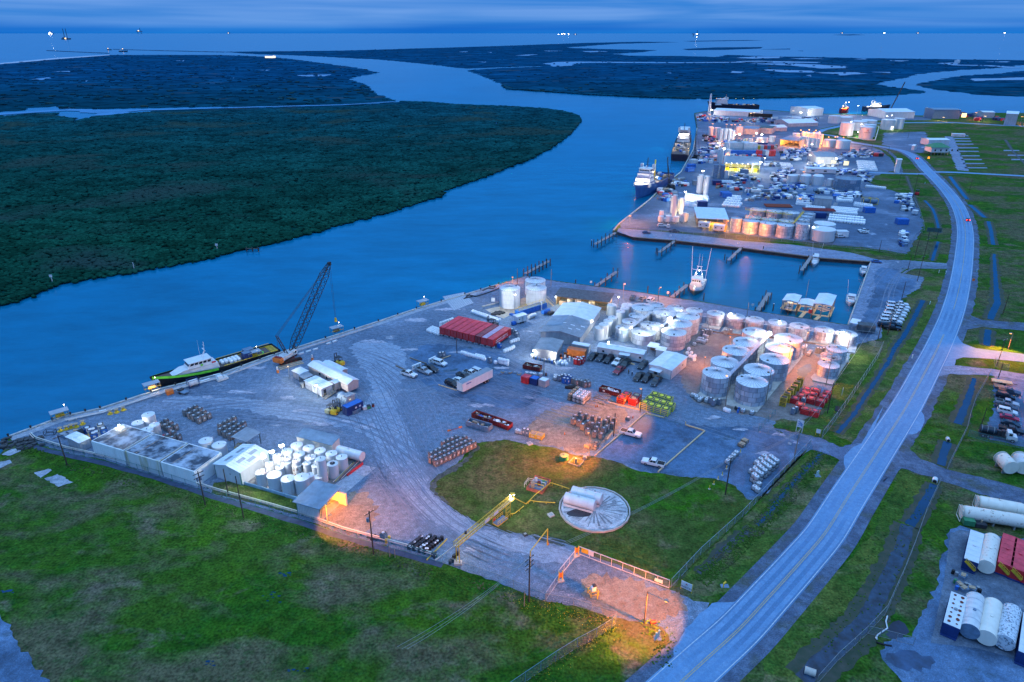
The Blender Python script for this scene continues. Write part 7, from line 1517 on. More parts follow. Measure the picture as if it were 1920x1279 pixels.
O=Vc(G(*Z66(478,955)));U=Vc(G(*Z66(640,1002)))-O;V=Vc(G(*Z66(590,868)))-O
for i in rq(4):
 for j in rq(8):
  for k in rq(2):
   p=O+U*((i+.22*k+.1)/3.6)+V*(j/7.)*(.95 if i<1 else 1.25 if i<3 else 1.35);w=rn.random()<.2
   put('bdw' if w else 'bd',K_bdw if w else K_bd,(p.x+rn.uniform(-.05,.05),p.y+rn.uniform(-.05,.05),.06),0,'~s drum ~N a ~A lid ~G rows ~F ~8' if w else 'plain ~s drum ~G rows ~F ~8','~s drums in rows, '+('~A lids' if w else '~S lids'))
for x,y in[(690,1020),(715,1015),(705,1035)]:pat('bd',K_bd,Z66(x,y),0,'~s drum set apart ~E pipe elbow ~F ~8','~s drums ~E pipe elbow')
for x,y in[(840,1085),(865,1070),(870,1040),(885,1030),(850,1070),(900,1010)]:pat('bd',K_bd,Z66(x,y),0,'~s drum ~q ~8 end leg ~B ~#','~s drums ~q ~# leg')
tag(J().bar(G(*Z66(640,1050),.15),G(*Z66(815,868),.15),.18).bd('timber_kerb',my),'~l ~T beam ~I rows of ~s drums','beam')
pat('gyt',K_gy,Z66(272,875),R(70),'~c ~y beside two ~T drums ~E ~8');
for x,y in[(295,905),(320,878)]:pat('yd',mkd(my),Z66(x,y),0,'~T drum ~C ~c tote ~E ~8','two ~T drums ~E ~8')
t=tg('low_trailer','~Q low ~S ~k ~F ~P and ~8','trailer',G(*Z66(185,868)),R(-20));J().box((0,0,.5),(2.6,1.4,.2)).bd('bed',mdk,t);J().bar((1.3,0,.45),(2.3,0,.4),.1).bd('tow_bar',my,t)
for s in(-.7,.7):J().cyl((0,s-.1,.35),(0,s+.1,.35),.35).bd('wheel',mbk,t)
# fences, gates, entrance
def Z90(x,y):return(900+x/4.571,1000+y/4.571)
fence('~L ~I field ~x ~B yard, ~Y half',[(70,833),(120,849),(200,866),(300,895),(400,928)],2.,4.,mte)
fence('~L ~I field ~x ~B yard, ~d ~< ~e',[(400,928),(480,951),(560,974),(640,1002),(760,1035),(830,1056)],2.,4.,mte)
fence('~L ~v ~# leg ~> ~1 gate',[(830,1056),(934,1091),(1022,1128)],2.,4.,mst)
fence('low ~L ~v gate out ~> field ~a',[(1024,1127),(1075,1135),(1110,1146),(1154,1160)],1.8,4.,mst)
fence('~7 ~U ~c ~L running down through the field',[(1154,1170),(1147,1178),(1118,1196),(1082,1215),(1042,1240),(985,1279),(940,1310)],2.4,3.4,M('fence_post_blue',(.16,.26,.33),.5,.2,.2))
fence('~3 straight ~L ~R lawn and the ~z ditch',[(1258,1101),(1313,1042),(1392,970),(1460,898),(1519,836)],2.2,3.3,M('fence_galv',(.30,.36,.42),.45,.3,.2))
fence('~L across the ~Z driveway',[(1519,834),(1480,822),(1440,813),(1421,809)],2.,3.,mst)
fence('chain link sliding gate ~u open ~E ~Z driveway',[(1421,812),(1433,797),(1453,778)],2.,2.2,mte)
fence('~L ~I grass ~F red boxes',[(1541,822),(1560,797),(1590,755),(1618,713),(1645,672),(1654,652)],2.4,4.,M('fence_pale',(.33,.36,.38),.5,.3,.2))
fence('~& ~L ~D ~z trio',[(1610,638),(1640,650),(1654,652)],2.,3.,mst)
fence('leaning ~L ~I wide ditch, ~< stretch',[(1625,1190),(1600,1213),(1570,1240),(1530,1285)],2.3,3.,mst)
fence('leaning ~L ~I wide ditch, upper stretch',[(1760,912),(1735,965),(1712,1030),(1690,1085),(1672,1125),(1660,1152),(1625,1190)],2.3,3.3,mst)
fence('~L ~v leaning ~8 into the wet lot',[(1625,1188),(1650,1194),(1680,1202),(1712,1210)],1.9,3.,mst)
fence('crooked ~L ~R ~x drives',[(1775,882),(1795,842),(1812,808),(1817,785),(1828,752),(1845,722),(1855,703)],2.2,3.6,mst)
fence('~L ~d vacuum truck',[(1815,818),(1850,828),(1920,842),(1990,856)],2.,3.6,mte)
fence('~L ~B far ~H yard ~I shell ~j',[(1170,429),(1240,436),(1320,443),(1400,449),(1487,455),(1560,463),(1640,470),(1697,478)],1.8,6.,mst)
fence('~L ~I ~j ~x ~B ~!',[(1701,477),(1716,443),(1733,432),(1724,398),(1711,374)],1.8,6.,mst)
fence('gated ~L ~F lit ~x ~j',[(1864,680),(1866,688),(1890,694)],2.,2.5,mst)
for k,(r,m)in en([(.14,M('pinkish_pipe',(.50,.40,.38),.6,.1,.15)),(.10,mcr)]):
 mb=J();off=k*.45
 P=[(54,819),(62,827),(75,831),(120,845),(200,863),(300,891),(400,924),(480,946),(560,969),(640,998),(760,1031),(817,1050)]
 mb.tube([(G(x,y)[0]+.2*k,G(x,y)[1]+off+.5,.7)for x,y in P],r,6);o=mb.bd('pipeline',m)
 if k==0:
  tag(o,'pinkish pipeline carried ~I field ~x ~8 ~> ~#','pipe');base=o
  for i in rq(46):
   u=i/45*(len(P)-1);a=int(min(u,len(P)-2));f=u-a;q=G(P[a][0]+(P[a+1][0]-P[a][0])*f,P[a][1]+(P[a+1][1]-P[a][1])*f);J().bar((q[0]+.1,q[1]+.7,0),(q[0]+.1,q[1]+.7,.6),.14,.5).bd('pipe_support',mte,base)
 else:tag(o,'~Z cream pipeline ~C pinkish one ~O field ~8','pipe')
strip('wall_foot_path',[(24,826),(75,841),(120,852),(200,870),(300,898),(400,932),(480,955),(560,979),(640,1006),(760,1040),(830,1060)],1.5,.05,M('dark_kerb_band',(.035,.055,.10),.8,0,.3,.6,rand=0),amp=.15)
def gate(lb,a,b,h,post,mesh=1):
 A=Vc(G(*a));B=Vc(G(*b));t=tg('sliding_gate',lb,'gate',tuple(A));B-=A;mb=J();L=B.length;n=max(3,int(L/2.4))
 for z in(.25,h):mb.bar((0,0,z),(B.x,B.y,z),.12)
 for i in rq(n+1):p=B*(i/n);mb.bar((p.x,p.y,.2),(p.x,p.y,h),.09)
 mb.bd('gate_frame',post,t);J().face([(0,0,.25),(B.x,B.y,.25),(B.x,B.y,h),(0,0,h)]).bd('wire_mesh',chain_mat(),t);return t
m_pinkg=M('pale_gate_paint',(.52,.48,.47),.5,.1,.1)
g_=gate('~3 ~l sliding gate ~N a ~Q ~A sign ~I lawn edge',(1085,1040),(1254,1104),2.2,m_pinkg)
Lg=Vc(G(1254,1104))-Vc(G(1085,1040));p=Lg*.88;J().bar((p.x-.7,p.y-.2,1.55),(p.x+.7,p.y-.2+Lg.y/Lg.x*1.4,1.55),.05,.8).bd('sign_panel',mw,g_)
p=Lg*.03;J().bar((p.x,p.y-.1,1.6),(p.x+1.3,p.y-.1+Lg.y/Lg.x*1.3,1.6),.06,1.1).bd('warning_panel',my,g_);p=Lg*.11;J().bar((p.x,p.y-.12,1.6),(p.x+1.,p.y-.12+Lg.y/Lg.x,1.6),.06,1.1).bd('sign_panel',mw,g_)
gate('sliding gate section ~N ~J end ~$ across the ~1 track, ~j ~x half',(1047,1085),(1077,1048),2.1,m_pinkg)
gate('sliding gate section ~N ~J end ~$ across the ~1 track, field ~x half',(1023,1127),(1048,1090),2.1,M('blue_gate_paint',(.22,.30,.38),.5,.1,.15))
for lab,x,y,h in[('~J striped gate ~$ ~E lawn ~x ~B ~1',1081,1043,2.6),('~J striped gate ~$ ~G ~* ~B ~1',1051,1090,2.6)]:
 t=tg('gate_post',lab,'post',G(x,y),R(20));
 for s in(-.4,.4):J().bar((s,0,0),(s,0,h),.18).bd('post',my,t)
 J().bar((-.4,0,1.6),(.4,0,1.6),.08,1.2).bd('warning_panel',mor,t);J().box((0,0,.15),(1.4,.7,.3)).bd('footing',mkb,t)
t=tg('guard_kiosk','~Q ~A card reader kiosk in a ~T frame ~F ~1','kiosk',G(*Z90(968,525)),R(20));J().box((0,0,1.55),(.9,.7,1.)).bd('cabinet',mw,t);J().box((.2,0,2.25),(.6,.6,.35)).bd('hood',mdk,t)
mb=J()
for x in(-.8,.8):
 for y in(-.7,.7):mb.bar((x,y,0),(x,y,1.4),.12)
for z in(.5,1.35):mb.tube([(-.8,-.7,z),(.8,-.7,z),(.8,.7,z),(-.8,.7,z),(-.8,-.7,z)],.05)
mb.bd('guard_frame',my,t);J().bar((.25,-1.4,0),(.25,-1.4,1.6),.16).bd('bollard',my,t)
def logo_flame(t,c,s,mat,ax=(1,0),y=-.06):
 for pts in([(0,1),(-.25,.35),(0,.05)],[(.02,1),(.27,.35),(.02,.05)],[(-.3,.3),(-.55,-.25),(-.1,-.05)],[(.3,.3),(.55,-.25),(.1,-.05)]):
  J().face([(c[0]+p[0]*s,y,c[1]+p[1]*s)for p in pts]).bd('emblem',mat,t)
m_ink=M('navy_ink',(.02,.03,.09),.6,0,.1);m_inkr=M('red_ink',(.35,.05,.08),.6,0,.1)
def text(s,size,loc,rot,mat,parent,name='lettering'):
 cu=bpy.data.curves.new(name,'FONT');cu.body=s;cu.size=size;cu.align_x='CENTER';cu.align_y='CENTER';cu.extrude=.01
 o=bpy.data.objects.new(name,cu);COL.objects.link(o);cu.materials.append(mat)
 dg=bpy.context.evaluated_depsgraph_get();dg.update();me=bpy.data.meshes.new_from_object(o.evaluated_get(dg));bpy.data.objects.remove(o)
 o=bpy.data.objects.new(name,me);COL.objects.link(o);o.location=loc;o.rotation_euler=rot;o.parent=parent
 if not me.materials:me.materials.append(mat)
 return o
def sign(lb,a,b,h0,h,post,word=NN,emblem=NN):
 A,rz,L=frm(a,b);t=tg('site_sign',lb,'sign',(A[0],A[1],0),rz);J().b0(0,-.04,h0,L,.08,h).bd('board',mw,t)
 for x in(.0,L):J().bar((x,.1,0),(x,.1,h0+h),.16).bd('post',post,t)
 if word:text(word,.62,(L/2,-.06,h0+h*.25),(R(90),0,0),m_ink,t)
 return t,L
t,L=sign('~A ~1 sign on ~T posts ~N a red and navy emblem',(1276,1104),(1296,1113),.5,1.7,my,'MARTIN')
logo_flame(t,(L/2,.5+1.05),.5,m_inkr)
t,L=sign('~7 ~A sign ~N a ~U wave emblem ~F ~Z driveway',(1492,809),(1503,812),1.6,2.2,mw)
m_wave=M('blue_ink',(.02,.16,.40),.6,0,.1)
for k in rq(3):
 pts=[(.25+L*.75*u,-.06,1.9+.45*k+.35*mq.sin(3.4*u+.4*k))for u in[i/10 for i in rq(11)]];mb=J()
 for a,b in zip(pts,pts[1:]):mb.face([a,(b[0],b[1],b[2]),(b[0],b[1],b[2]+.25),(a[0],a[1],a[2]+.25)])
 mb.bd('emblem',m_wave,t)
sign('~Q ~A sign on posts ~G ~z grass ~E ~Z driveway',(1529,816),(1537,818),.8,1.2,my)
sign('low ~A sign plate ~O driveway ~8',(1477,834),(1483,836),.3,.5,mst)
t=tg('valve_marker','~T bent valve marker ~u ~G ~z verge','marker',G(1356,1102));J().bar((0,0,0),(0,0,1.1),.18).bd('post',my,t);J().bar((0,0,1.0),(.5,.2,1.35),.3).bd('cap',my,t);J().box((.4,.4,.05),(1.6,1.,.08)).bd('base_slab',mbg,t)
for lab,pp in[('pair of ~l ~; pipe stubs ~G grass ~F ~1',[(1230,1198),(1235,1193)]),('~l ~c pipe stub pair ~O verge ~d ~Z driveway',[(1531,893),(1533,892)])]:
 q=G(*pp[0]);t=tg('pipe_stub',lab,'pipe',q)
 for p in pp:w=Vc(G(*p))-Vc(q);J().cyl((w.x,w.y,0),(w.x,w.y,1.5),.18,n=10).bd('stub',M('pale_green_paint',(.40,.52,.50),.5,0,.1),t)
 J().box((.3,.2,.03),(1.4,1.2,.05)).bd('base_slab',mbg,t)
t=tg('fallen_drum','~S red drum lying ~F ~1 ~X ~9','drum',G(1224,1170));J().cyl((-.5,0,.35),(.5,.2,.35),.35).bd('drum_body',mma,t);J().cyl((.5,.2,.35),(.53,.206,.35),.36).bd('lid',mdk,t)
for i,(x,y)in en([(1330,918),(1338,909),(1346,900),(1354,892),(1362,880),(1388,849)]):
 t=tg('bollard','~T guy wire bollard, %s up ~v lawn edge ~9'%nth(i),'bollard',G(x,y));J().cyl((0,0,0),(0,0,1.1),.1).bd('post',my,t);J().cyl((0,0,0),(0,0,.25),.28).bd('footing',mkb,t)
t=tg('culvert_pipe','~l round culvert mouth ~E end ~B wide ~S ditch','culvert',G(1508,1258));J().cyl((0,0,.3),(1.6,-.8,.3),.65,n=16).bd('pipe_barrel',mkb,t);J().cyl((-.02,.01,.3),(-.06,.03,.3),.5,n=16).bd('pipe_mouth',mbk,t)
t=tg('culvert_pipe','~A culvert mouth ~E head ~B wide ditch','culvert',G(1752,905));J().cyl((0,0,.3),(.8,1.2,.3),.6,n=16).bd('pipe_barrel',mw,t);J().cyl((0,0,.3),(-.03,-.04,.3),.45,n=16).bd('pipe_mouth',mbk,t)
t=tg('culvert_pipe','~S culvert mouth ~G ~* ~x ditch','culvert',G(1778,828));J().cyl((0,0,.3),(.4,1.2,.3),.5,n=16).bd('pipe_barrel',mw2,t);J().cyl((0,0,.3),(-.01,-.04,.3),.38,n=16).bd('pipe_mouth',mbk,t)
mb=J();mb.tube([G(x,y,.25)for x,y in[(1664,1155),(1661,1165),(1664,1178),(1655,1184),(1646,1190),(1642,1196),(1645,1199),(1643,1194)]],.13,6);tag(mb.bd('drain_hose',mw),'~A corrugated hose snaking ~m ground ~E wet lot','hose')
mb=J();mb.tube([G(x,y,.2)for x,y in[(1643,1204),(1655,1208),(1672,1211)]],.15,6);tag(mb.bd('drain_hose',mbk),'~s hose lying ~E lot ~8','hose')
PL=[('~S ~P ~E ~Y ~a ~B field ~8',(126,872),816,1,0),('~P ~N two transformers ~C third ~b pit',(385,947),884,2,2),('~S ~P ~O lawn strip ~F gabled ~K',(428.7,928.7),879,0,0),('~7 ~S ~P outside the field ~8 ~d ~< ~e',(457,971),893,0,0),('~P ~N a crossarm and transformer ~F ~s drums',(700.5,1039),958,1,1),('~7 ~S ~P ~N four crossarms outside the ~1 track',(992,1128),1043,3,0),('~S ~P ~E top ~a ~B lawn',(1359.8,928.6),858,1,1),('~l ~P ~N two transformers ~E ~Z driveway',(1489,859.6),804,1,2)]
for lab,b,ty,ar,tr in PL:pole(lab,b,ty,arms=ar,trans=tr,aim=R(50),mat=mpl if tr==2 and ar==1 else mpo,r=.17)
for lab,b,ty in[('thin ~l ~$ ~D ~7 ~9 ~N crossarms',(983,1137),1108),('~& ~c ~$ ~G field ~8 ~F ~s drums',(741,1047),1030),('~Z ~& ~c ~$ ~G field ~8 ~F ~s drums',(731,1045),1018)]:pole(lab,b,ty,mat=mpl,r=.09)
t=pole('wooden ~X ~9 ~E ~1 casting a pink ~J pool of light',(1208,1168.5),1109,lamp='o',tilt=145,pwr=15000,arm=3.6,aim=R(-33),mat=mpo,drop=-.3,head=.3)
q=lambda b,ty,s=0:(G(*b)[0]+s*.64,G(*b)[1]+s*.77,hft(b,ty)-.3)
for s,nm in((-1.1,'lower'),(0,'middle'),(1.1,'upper')):
 wire('%s ~B three power lines ~m round pad lawn'%nm,[q((992,1128),1043,s),q((1359.8,928.6),858,s),q((1489,859.6),804,s)],1.6,.028)
wire('power line running off ~m field ~v ~7 ~9',[q((992,1128),1043),(*G(760,1290)[:2],9.)],1.2,.03);wire('~Z power line running off ~m field ~v ~7 ~9',[q((992,1128),1043,1.),(*G(752,1290)[:2],9.5)],1.2,.03);wire('third power line running off ~m field ~v ~7 ~9',[q((992,1128),1043,-1.),(*G(770,1290)[:2],9.)],1.2,.03)
for s,nm in((-.8,'inner'),(.8,'outer')):wire('%s power line past the ~z trio of ~e'%nm,[q((1489,859.6),804,s),q((1551,775),718.6,s),q((1640,622),590,s)],1.2,.028)
for lab,b,ty,ar in[('~S ~P ~D ~. ~A pickups',(1664,628),590,0),('~S ~9 ~E end ~B ~A ~h row',(1646,637),605,0),('~S ~P ~E ~* ~B ~f lot',(1690,563),528,0),('~7 ~S ~P ~O grass island',(1720,527),480,1),('brown ~P ~E shell ~j ~a',(1702,507),478,0),('~S ~P ~R shell ~j and ~! gate',(1731,487),447,1),('~Z ~9 ~B pair between shell ~j and ~!',(1715,484),436,1),('~9 ~E bottom ~8 ~B ~!',(1648,473),451,0),('~P ~m ~x ~j ditch, ~N a drop wire',(1880,590),551,0),('~7 ~S ~P ~F lit ~x ~j',(1869,686),635,1),('~S ~9 ~E ~a ~B car lot',(1872,708),680,0),('~S ~9 ~C vacuum truck',(1838,803),765,0),('~P ~E upper grass field',(1817,361),333,0),('~P ~C ~], near one',(1685,347),325,0),('leaning ~9 ~C ~]',(1711,372),326,1),('~9 ~E bend ~B main ~j',(1634,282),264,0),('~9 ~F ~S gravel square',(1665,288),274,0),('~9 ~O ~x path ~F ~!',(1702,260),245,0)]:
 pole(lab,b,ty,arms=ar,aim=R(30),gr=NN)
pole('~X ~$ glowing ~J ~m lit ~x ~j',(1889.5,655.6),625,lamp='o',tilt=230,pwr=14000,arm=1.2,aim=R(200),mat=mpl,head=.34)
t=tg('billboard_frame','~S empty billboard frame on two posts ~F ~! ~a','billboard',G(1748,447),R(-15))
for s in(-2,2):J().bar((s,0,0),(s,0,5),.22).bd('post',mdk,t)
J().box((0,0,4.6),(7,.2,2.2)).bd('panel',M('teal_back',(.03,.08,.08),.8,0,.2),t)
for s in(-3,0,3):J().bar((s,.15,3.5),(s,.15,5.8),.12).bd('brace',mdk,t)
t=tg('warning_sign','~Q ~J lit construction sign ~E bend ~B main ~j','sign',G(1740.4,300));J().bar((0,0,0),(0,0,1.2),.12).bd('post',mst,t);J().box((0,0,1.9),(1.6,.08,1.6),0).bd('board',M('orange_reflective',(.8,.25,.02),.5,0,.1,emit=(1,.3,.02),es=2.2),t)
t=tg('warning_sign','~Q ~J sign ~O verge ~B main ~j','sign',G(1824,530));J().bar((0,0,0),(0,0,.8),.1).bd('post',mst,t);J().box((0,0,1.3),(1.1,.08,1.1)).bd('board',mor,t)
for i,(x,y,lab)in en([(1760,512,'~l marker ~$ ~E shell ~j mouth'),(1773,514,'~Z ~l marker ~$ ~E shell ~j mouth'),(1743,571,'~l marker ~$ ~E ditch head ~F ~j'),(1710,672,'~& marker ~$ ~G verge ~o ~3 ditch'),(1831,510,'~A marker ~$ ~O far verge ~B ~j'),(1734,345,'~U marker ~$ ~F ~]'),(1770,339,'~A box ~$ ~F ~]'),(1704,297,'~U marker ~$ ~O ~j bend verge')]):
 t=tg('marker_post',lab,'marker',G(x,y));J().cyl((0,0,0),(0,0,1.3),.14).bd('post',M('marker_green',(.30,.5,.5),.5,0,.1),t);J().cyl((0,0,1.3),(0,0,1.4),.17).bd('cap',mw,t)
park(msv((.05,.012,.015),1,1),'redcar',(1817.5,423),(1811,405),'car ~N ~? red tail lamps driving up the main ~j')
park(msv((.30,.02,.03),1,1),'redcar2',(1723,301.5),(1715,295),'~Q red car ~N glowing tail lamps ~E ~j bend')
def Z15(x,y):return(1560+x/4.264,400+y/4.264)
for i,(x,y)in en([(545,740),(555,765),(545,785),(530,810),(520,830),(505,858),(490,880),(485,905),(478,930)]):
 dk=i>=7;pkc(mpk(BL)if dk else mpk((.62,.63,.65)),'pk' if dk else 'pw',Z15(x,y),R(-18),('dark' if dk else 'white')+' ~h, %s ~G row ~C ~3 ditch'%nth(i))
for i,(x,y)in en([(487,742),(483,770),(475,795),(455,828),(440,850),(432,880),(418,910)]):
 dk=i>=6;pkc(msv(BL)if dk else msv((.6,.61,.64)),'sk' if dk else 'sw',Z15(x,y),R(-18),('dark' if dk else 'white')+' SUV, %s ~G inner row ~B ~f lot'%nth(i))
def Z16(x,y):return(1660+x/4.262,680+y/4.262)
hl=ang(Z16(915,430),Z16(1055,462))
for kk,key,c,lab in[(pk((.03,.05,.08)),'pn2',(985,250),'~S ~U ~h, uppermost ~G ~[ of parked cars'),(msv(BL),'sk',(955,285),'~s SUV ~d ~S ~U ~h'),(pk((.35,.38,.43)),'ps2',(968,338),'silver ~h ~o ~S one ~G car lot'),(pk((.03,.05,.07)),'pn2',(960,372),'~S ~h ~R silver one and the ~A SUV'),(msv((.62,.63,.66)),'sw',(970,408),'~A SUV ~o red car ~G car lot'),(msv((.42,.02,.05),1),'cr',(987,455),'red car ~G ~* ~B car lot'),(msv((.02,.025,.035),1),'ck',(995,503),'~s car ~d red one ~G car lot'),(pk(BL),'pk',(1000,555),'~s ~h just ~D vacuum truck')]:
 pkc(kk,key,Z16(*c),hl,lab)
for i,(a,b,lab)in en([((850,170),(1015,195),'~3 flatbed ~k ~E top ~B car lot'),((868,212),(950,225),'~& flatbed ~k ~d ~3 one')]):
 A,rz,L=frm(Z16(*a),Z16(*b));t=tg('flatbed_trailer',lab,'trailer',(A[0],A[1],.05),rz);J().b0(0,0,.75,L,2.2,.16).bd('deck_board',mti if i==0 else mwd,t);J().b0(0,.2,.55,L,1.8,.2).bd('chassis',mdk,t);J().bar((L,1.1,.6),(L+1.4,1.1,.5),.14).bd('tow_bar',mdk,t)
 for x in(L*.45,L*.6):
  for y in(-.05,1.95):J().cyl((x,y,.4),(x,y+.25,.4),.4).bd('wheel',mbk,t)
A,rz,L=frm(Z16(735,590),Z16(1045,652));t=tg('vacuum_truck','~S vacuum ~H truck ~N ~A cab ~F lot ~8','truck',(A[0],A[1],.05),rz)
J().b0(.2,.35,.75,L-.4,1.8,.35).bd('chassis',mdk,t)
mb=J();mb.cyl((.3,1.25,2.05),(4.0,1.25,2.05),1.0,n=20);mb.bd('tank_shell',M('dark_blue_tank',(.015,.03,.05),.4,.1,.2),t)
for x in(.6,1.9,3.4):J().cyl((x-.06,1.25,2.05),(x+.06,1.25,2.05),1.03,n=20,caps=0).bd('hoop_band',mst,t)
for x,r,h in((4.6,.5,2.6),(5.6,.55,2.8),(5.0,.35,2.2)):J().cyl((x,1.+.4*(x==5.),1.1),(x,1.+.4*(x==5.),h),r,n=14).bd('filter_canister',mdk,t)
mb=J();mb.prof([(6.4,.7),(6.4,2.75),(6.6,2.85),(7.5,2.8),(7.75,1.9),(8.75,1.75),(8.9,1.5),(8.9,.7)],.15,2.35);mb.bd('cab',mw,t)
J().face([(7.57,.35,2.72),(7.80,.35,1.98),(7.80,2.15,1.98),(7.57,2.15,2.72)][::-1]).bd('windscreen',mgl,t);J().b0(6.8,.11,1.9,.75,.05,.65).bd('side_window',mgl,t)
for x in(1.2,2.4,7.9):
 for y in(.05,2.15):w=J().cyl((x,y,.5),(x,y+.3,.5),.5,n=14).bd('wheel',mbk,t);J().cyl((x,y-.02,.5),(x,y+.32,.5),.25).bd('rim',mst,w)
def Z20(x,y):return(1620+x/4.01,960+y/4.01)
htk('vessel','~& cream ~) lying on saddles ~o ~x drive, inner one',Z16(985,900),Z16(905,815),1.75,mcrr,mcr,flat_=0,frame_=0)
htk('vessel','~& ~c ~A ~) lying on saddles ~E edge ~B grass',Z16(1085,900),Z16(1050,815),1.75,mw2,mcr,flat_=0)
htk('vessel','longest rust flecked ~A ~) ~N frame ends ~C ~j lot',Z16(590,1245),Z16(1108,1330),1.5,mcrr,mcr,flat_=0,frame_=1,sdl=3)
htk('vessel','~3 cream ~) lying ~D longest one',Z16(715,1165),Z16(1090,1235),1.5,mcr,mcrr,flat_=0,frame_=1,sdl=3)
def tbx(key,lb,a,b,w,mat,top,rust=0,stair=0):
 A=Vc(G(*a));B=Vc(G(*b));d=(B-A).normalized();t=tg('frac_tank',lb,'~H box',(A.x,A.y,.08),mq.atan2(d.y,d.x));L=(B-A).length;h=2.7
 J().b0(0,-w,.2,L,w,h-.2).bd('tank_body',mat,t)
 mb=J();mb.b0(-.02,-w-.02,h,L+.04,w+.04,.06)
 for k in rq(7):mb.b0(.3+k*(L-.6)/6-.04,-w,h+.06,.08,w,.03)
 mb.bd('top_deck',top,t)
 mb=J()
 for k in rq(5):mb.b0(-.05,-w+.15+k*(w-.3)/4-.05,.3,.06,.1,h-.5)
 for k in rq(int(L/.8)):mb.b0(.2+k*.8,-w-.05,.3,.1,.06,h-.5);mb.b0(.2+k*.8,-.01,.3,.1,.06,h-.5)
 mb.bd('side_rib',mat,t);J().b0(-.3,-w+.05,.02,L+.4,w-.1,.2).bd('skid',mnv,t)
 if rust:
  rr=random.Random(rust)
  for k in rq(7):
   for s in(.28,.75):
    cx_=.9+k*(L-1.6)/6;r=rr.uniform(.22,.42);J().face([(cx_+r*mq.cos(q*.63)*rr.uniform(.8,1.2),-w*s+r*.8*mq.sin(q*.63),h+.1)for q in rq(10)]).bd('rust_spot',M('rust_stain',(.14,.04,.03),.9,0,.4,3.),t)
 if stair:
  mb=J();mb.bar((-.35,-w+.2,h*.35),(-.35,-.35,h*.9),.12,.5)
  for z in(.5,.9):mb.bar((-.6,-w+.2,h*.35+z),(-.6,-.35,h*.9+z),.07)
  for k in rq(5):q=k/4;mb.bar((-.6,-w+.2+q*(w-.55),h*.35+q*h*.55),(-.6,-w+.2+q*(w-.55),h*.35+q*h*.55+.9),.06)
  mb.bd('stair',my,t)
 J().cyl((L*.5,-w/2,h+.05),(L*.5,-w/2,h+.3),.3,n=12).bd('manway',top if not rust else mst,t)
 return t
tbx('f1','~U frac ~H ~N clean ~A top, ~C cream ~) end',Z20(725,428),Z20(775,210),2.5,mnv,mw,0,1)
tbx('f2','~U frac ~H ~N seven rows of rust spots on its ~A top',Z20(568,915),Z20(628,680),2.6,mnv,mw,5)
tbx('f3','~U frac ~H ~N ~A top ~E edge ~B ~j lot',Z20(1125,1130),Z20(1165,840),2.6,mnv,mw,0)
tbx('f4','red frac ~H ~N ~T stair, ~C cream ~H ~k',Z20(975,455),Z20(1018,235),2.5,mrd,mrr,0,1)
tbx('f5','red frac ~H ~N ~T stair, ~Z ~v cream ~H ~k',Z20(1070,495),Z20(1110,270),2.5,mrd,mrr,0,1)
tbx('f6','red frac ~H ~N ~T stair ~E edge ~B lot',Z20(1170,535),Z20(1205,300),2.5,mrd,mrr,0,1)
htk('vessel','cream ~H ~k ~N a flat end ~C ~A topped frac ~H',Z20(895,470),Z20(940,262),1.55,mcrr,mcr,sdl=2,frame_=0)
htk('vessel','~c ~A ~H ~N one rust spot, between rust spotted frac ~H and cream ~H',Z20(770,960),Z20(815,715),1.6,mw2,mbg)
htk('vessel','cream ~H ~N a flat rimmed end ~G ~< row',Z20(895,1010),Z20(945,760),1.6,mcr,mcr)
htk('vessel','mottled ~A and ~S ~H ~E end ~B ~< row',Z20(1030,1045),Z20(1085,805),1.6,mmo,mmo)
t=tg('pump_unit','~; topped pump unit in ~5 ~B longest ~)','pump',G(*Z20(815,105)),R(-15));J().box((-1,0,1.),(2.2,1.6,1.3)).bd('housing',mgr,t);J().box((1.4,0,.7),(2.2,1.4,.9)).bd('engine_block',mdk,t);J().cyl((1.6,.3,1.1),(1.6,.3,1.7),.2).bd('exhaust_pipe',mtn,t)
for i,(x,y,q)in en([(665,465,'black'),(690,480,'grey'),(740,495,'grey'),(680,535,'green'),(692,585,'blue'),(715,560,'black'),(760,560,'grey'),(785,570,'grey'),(805,590,'orange'),(850,590,'grey'),(865,610,'black'),(745,590,'black')]):
 if i%3==2:t=tg('scrap_bin','low %s bin of scrap ~R two ~H rows, near %s'%(q,['the ~)','the frac ~H','the frac ~H','the cream ~H'][i//3]),'bin',G(*Z20(x,y)),R(i*17));J().box((0,0,.4),(1.5,1.1,.75)).bd('bin_body',mbg,t);J().box((0,0,.85),(1.1,.8,.2),0,.3).bd('scrap',mtn,t)
 else:pat('scd'+q,mkd({'black':mbk,'grey':mst,'green':mgr,'blue':mbl,'orange':mor}[q]),Z20(x,y),0,q+' drum among the clutter ~R two rows of ~e','clutter drums ~R ~H rows, '+q)
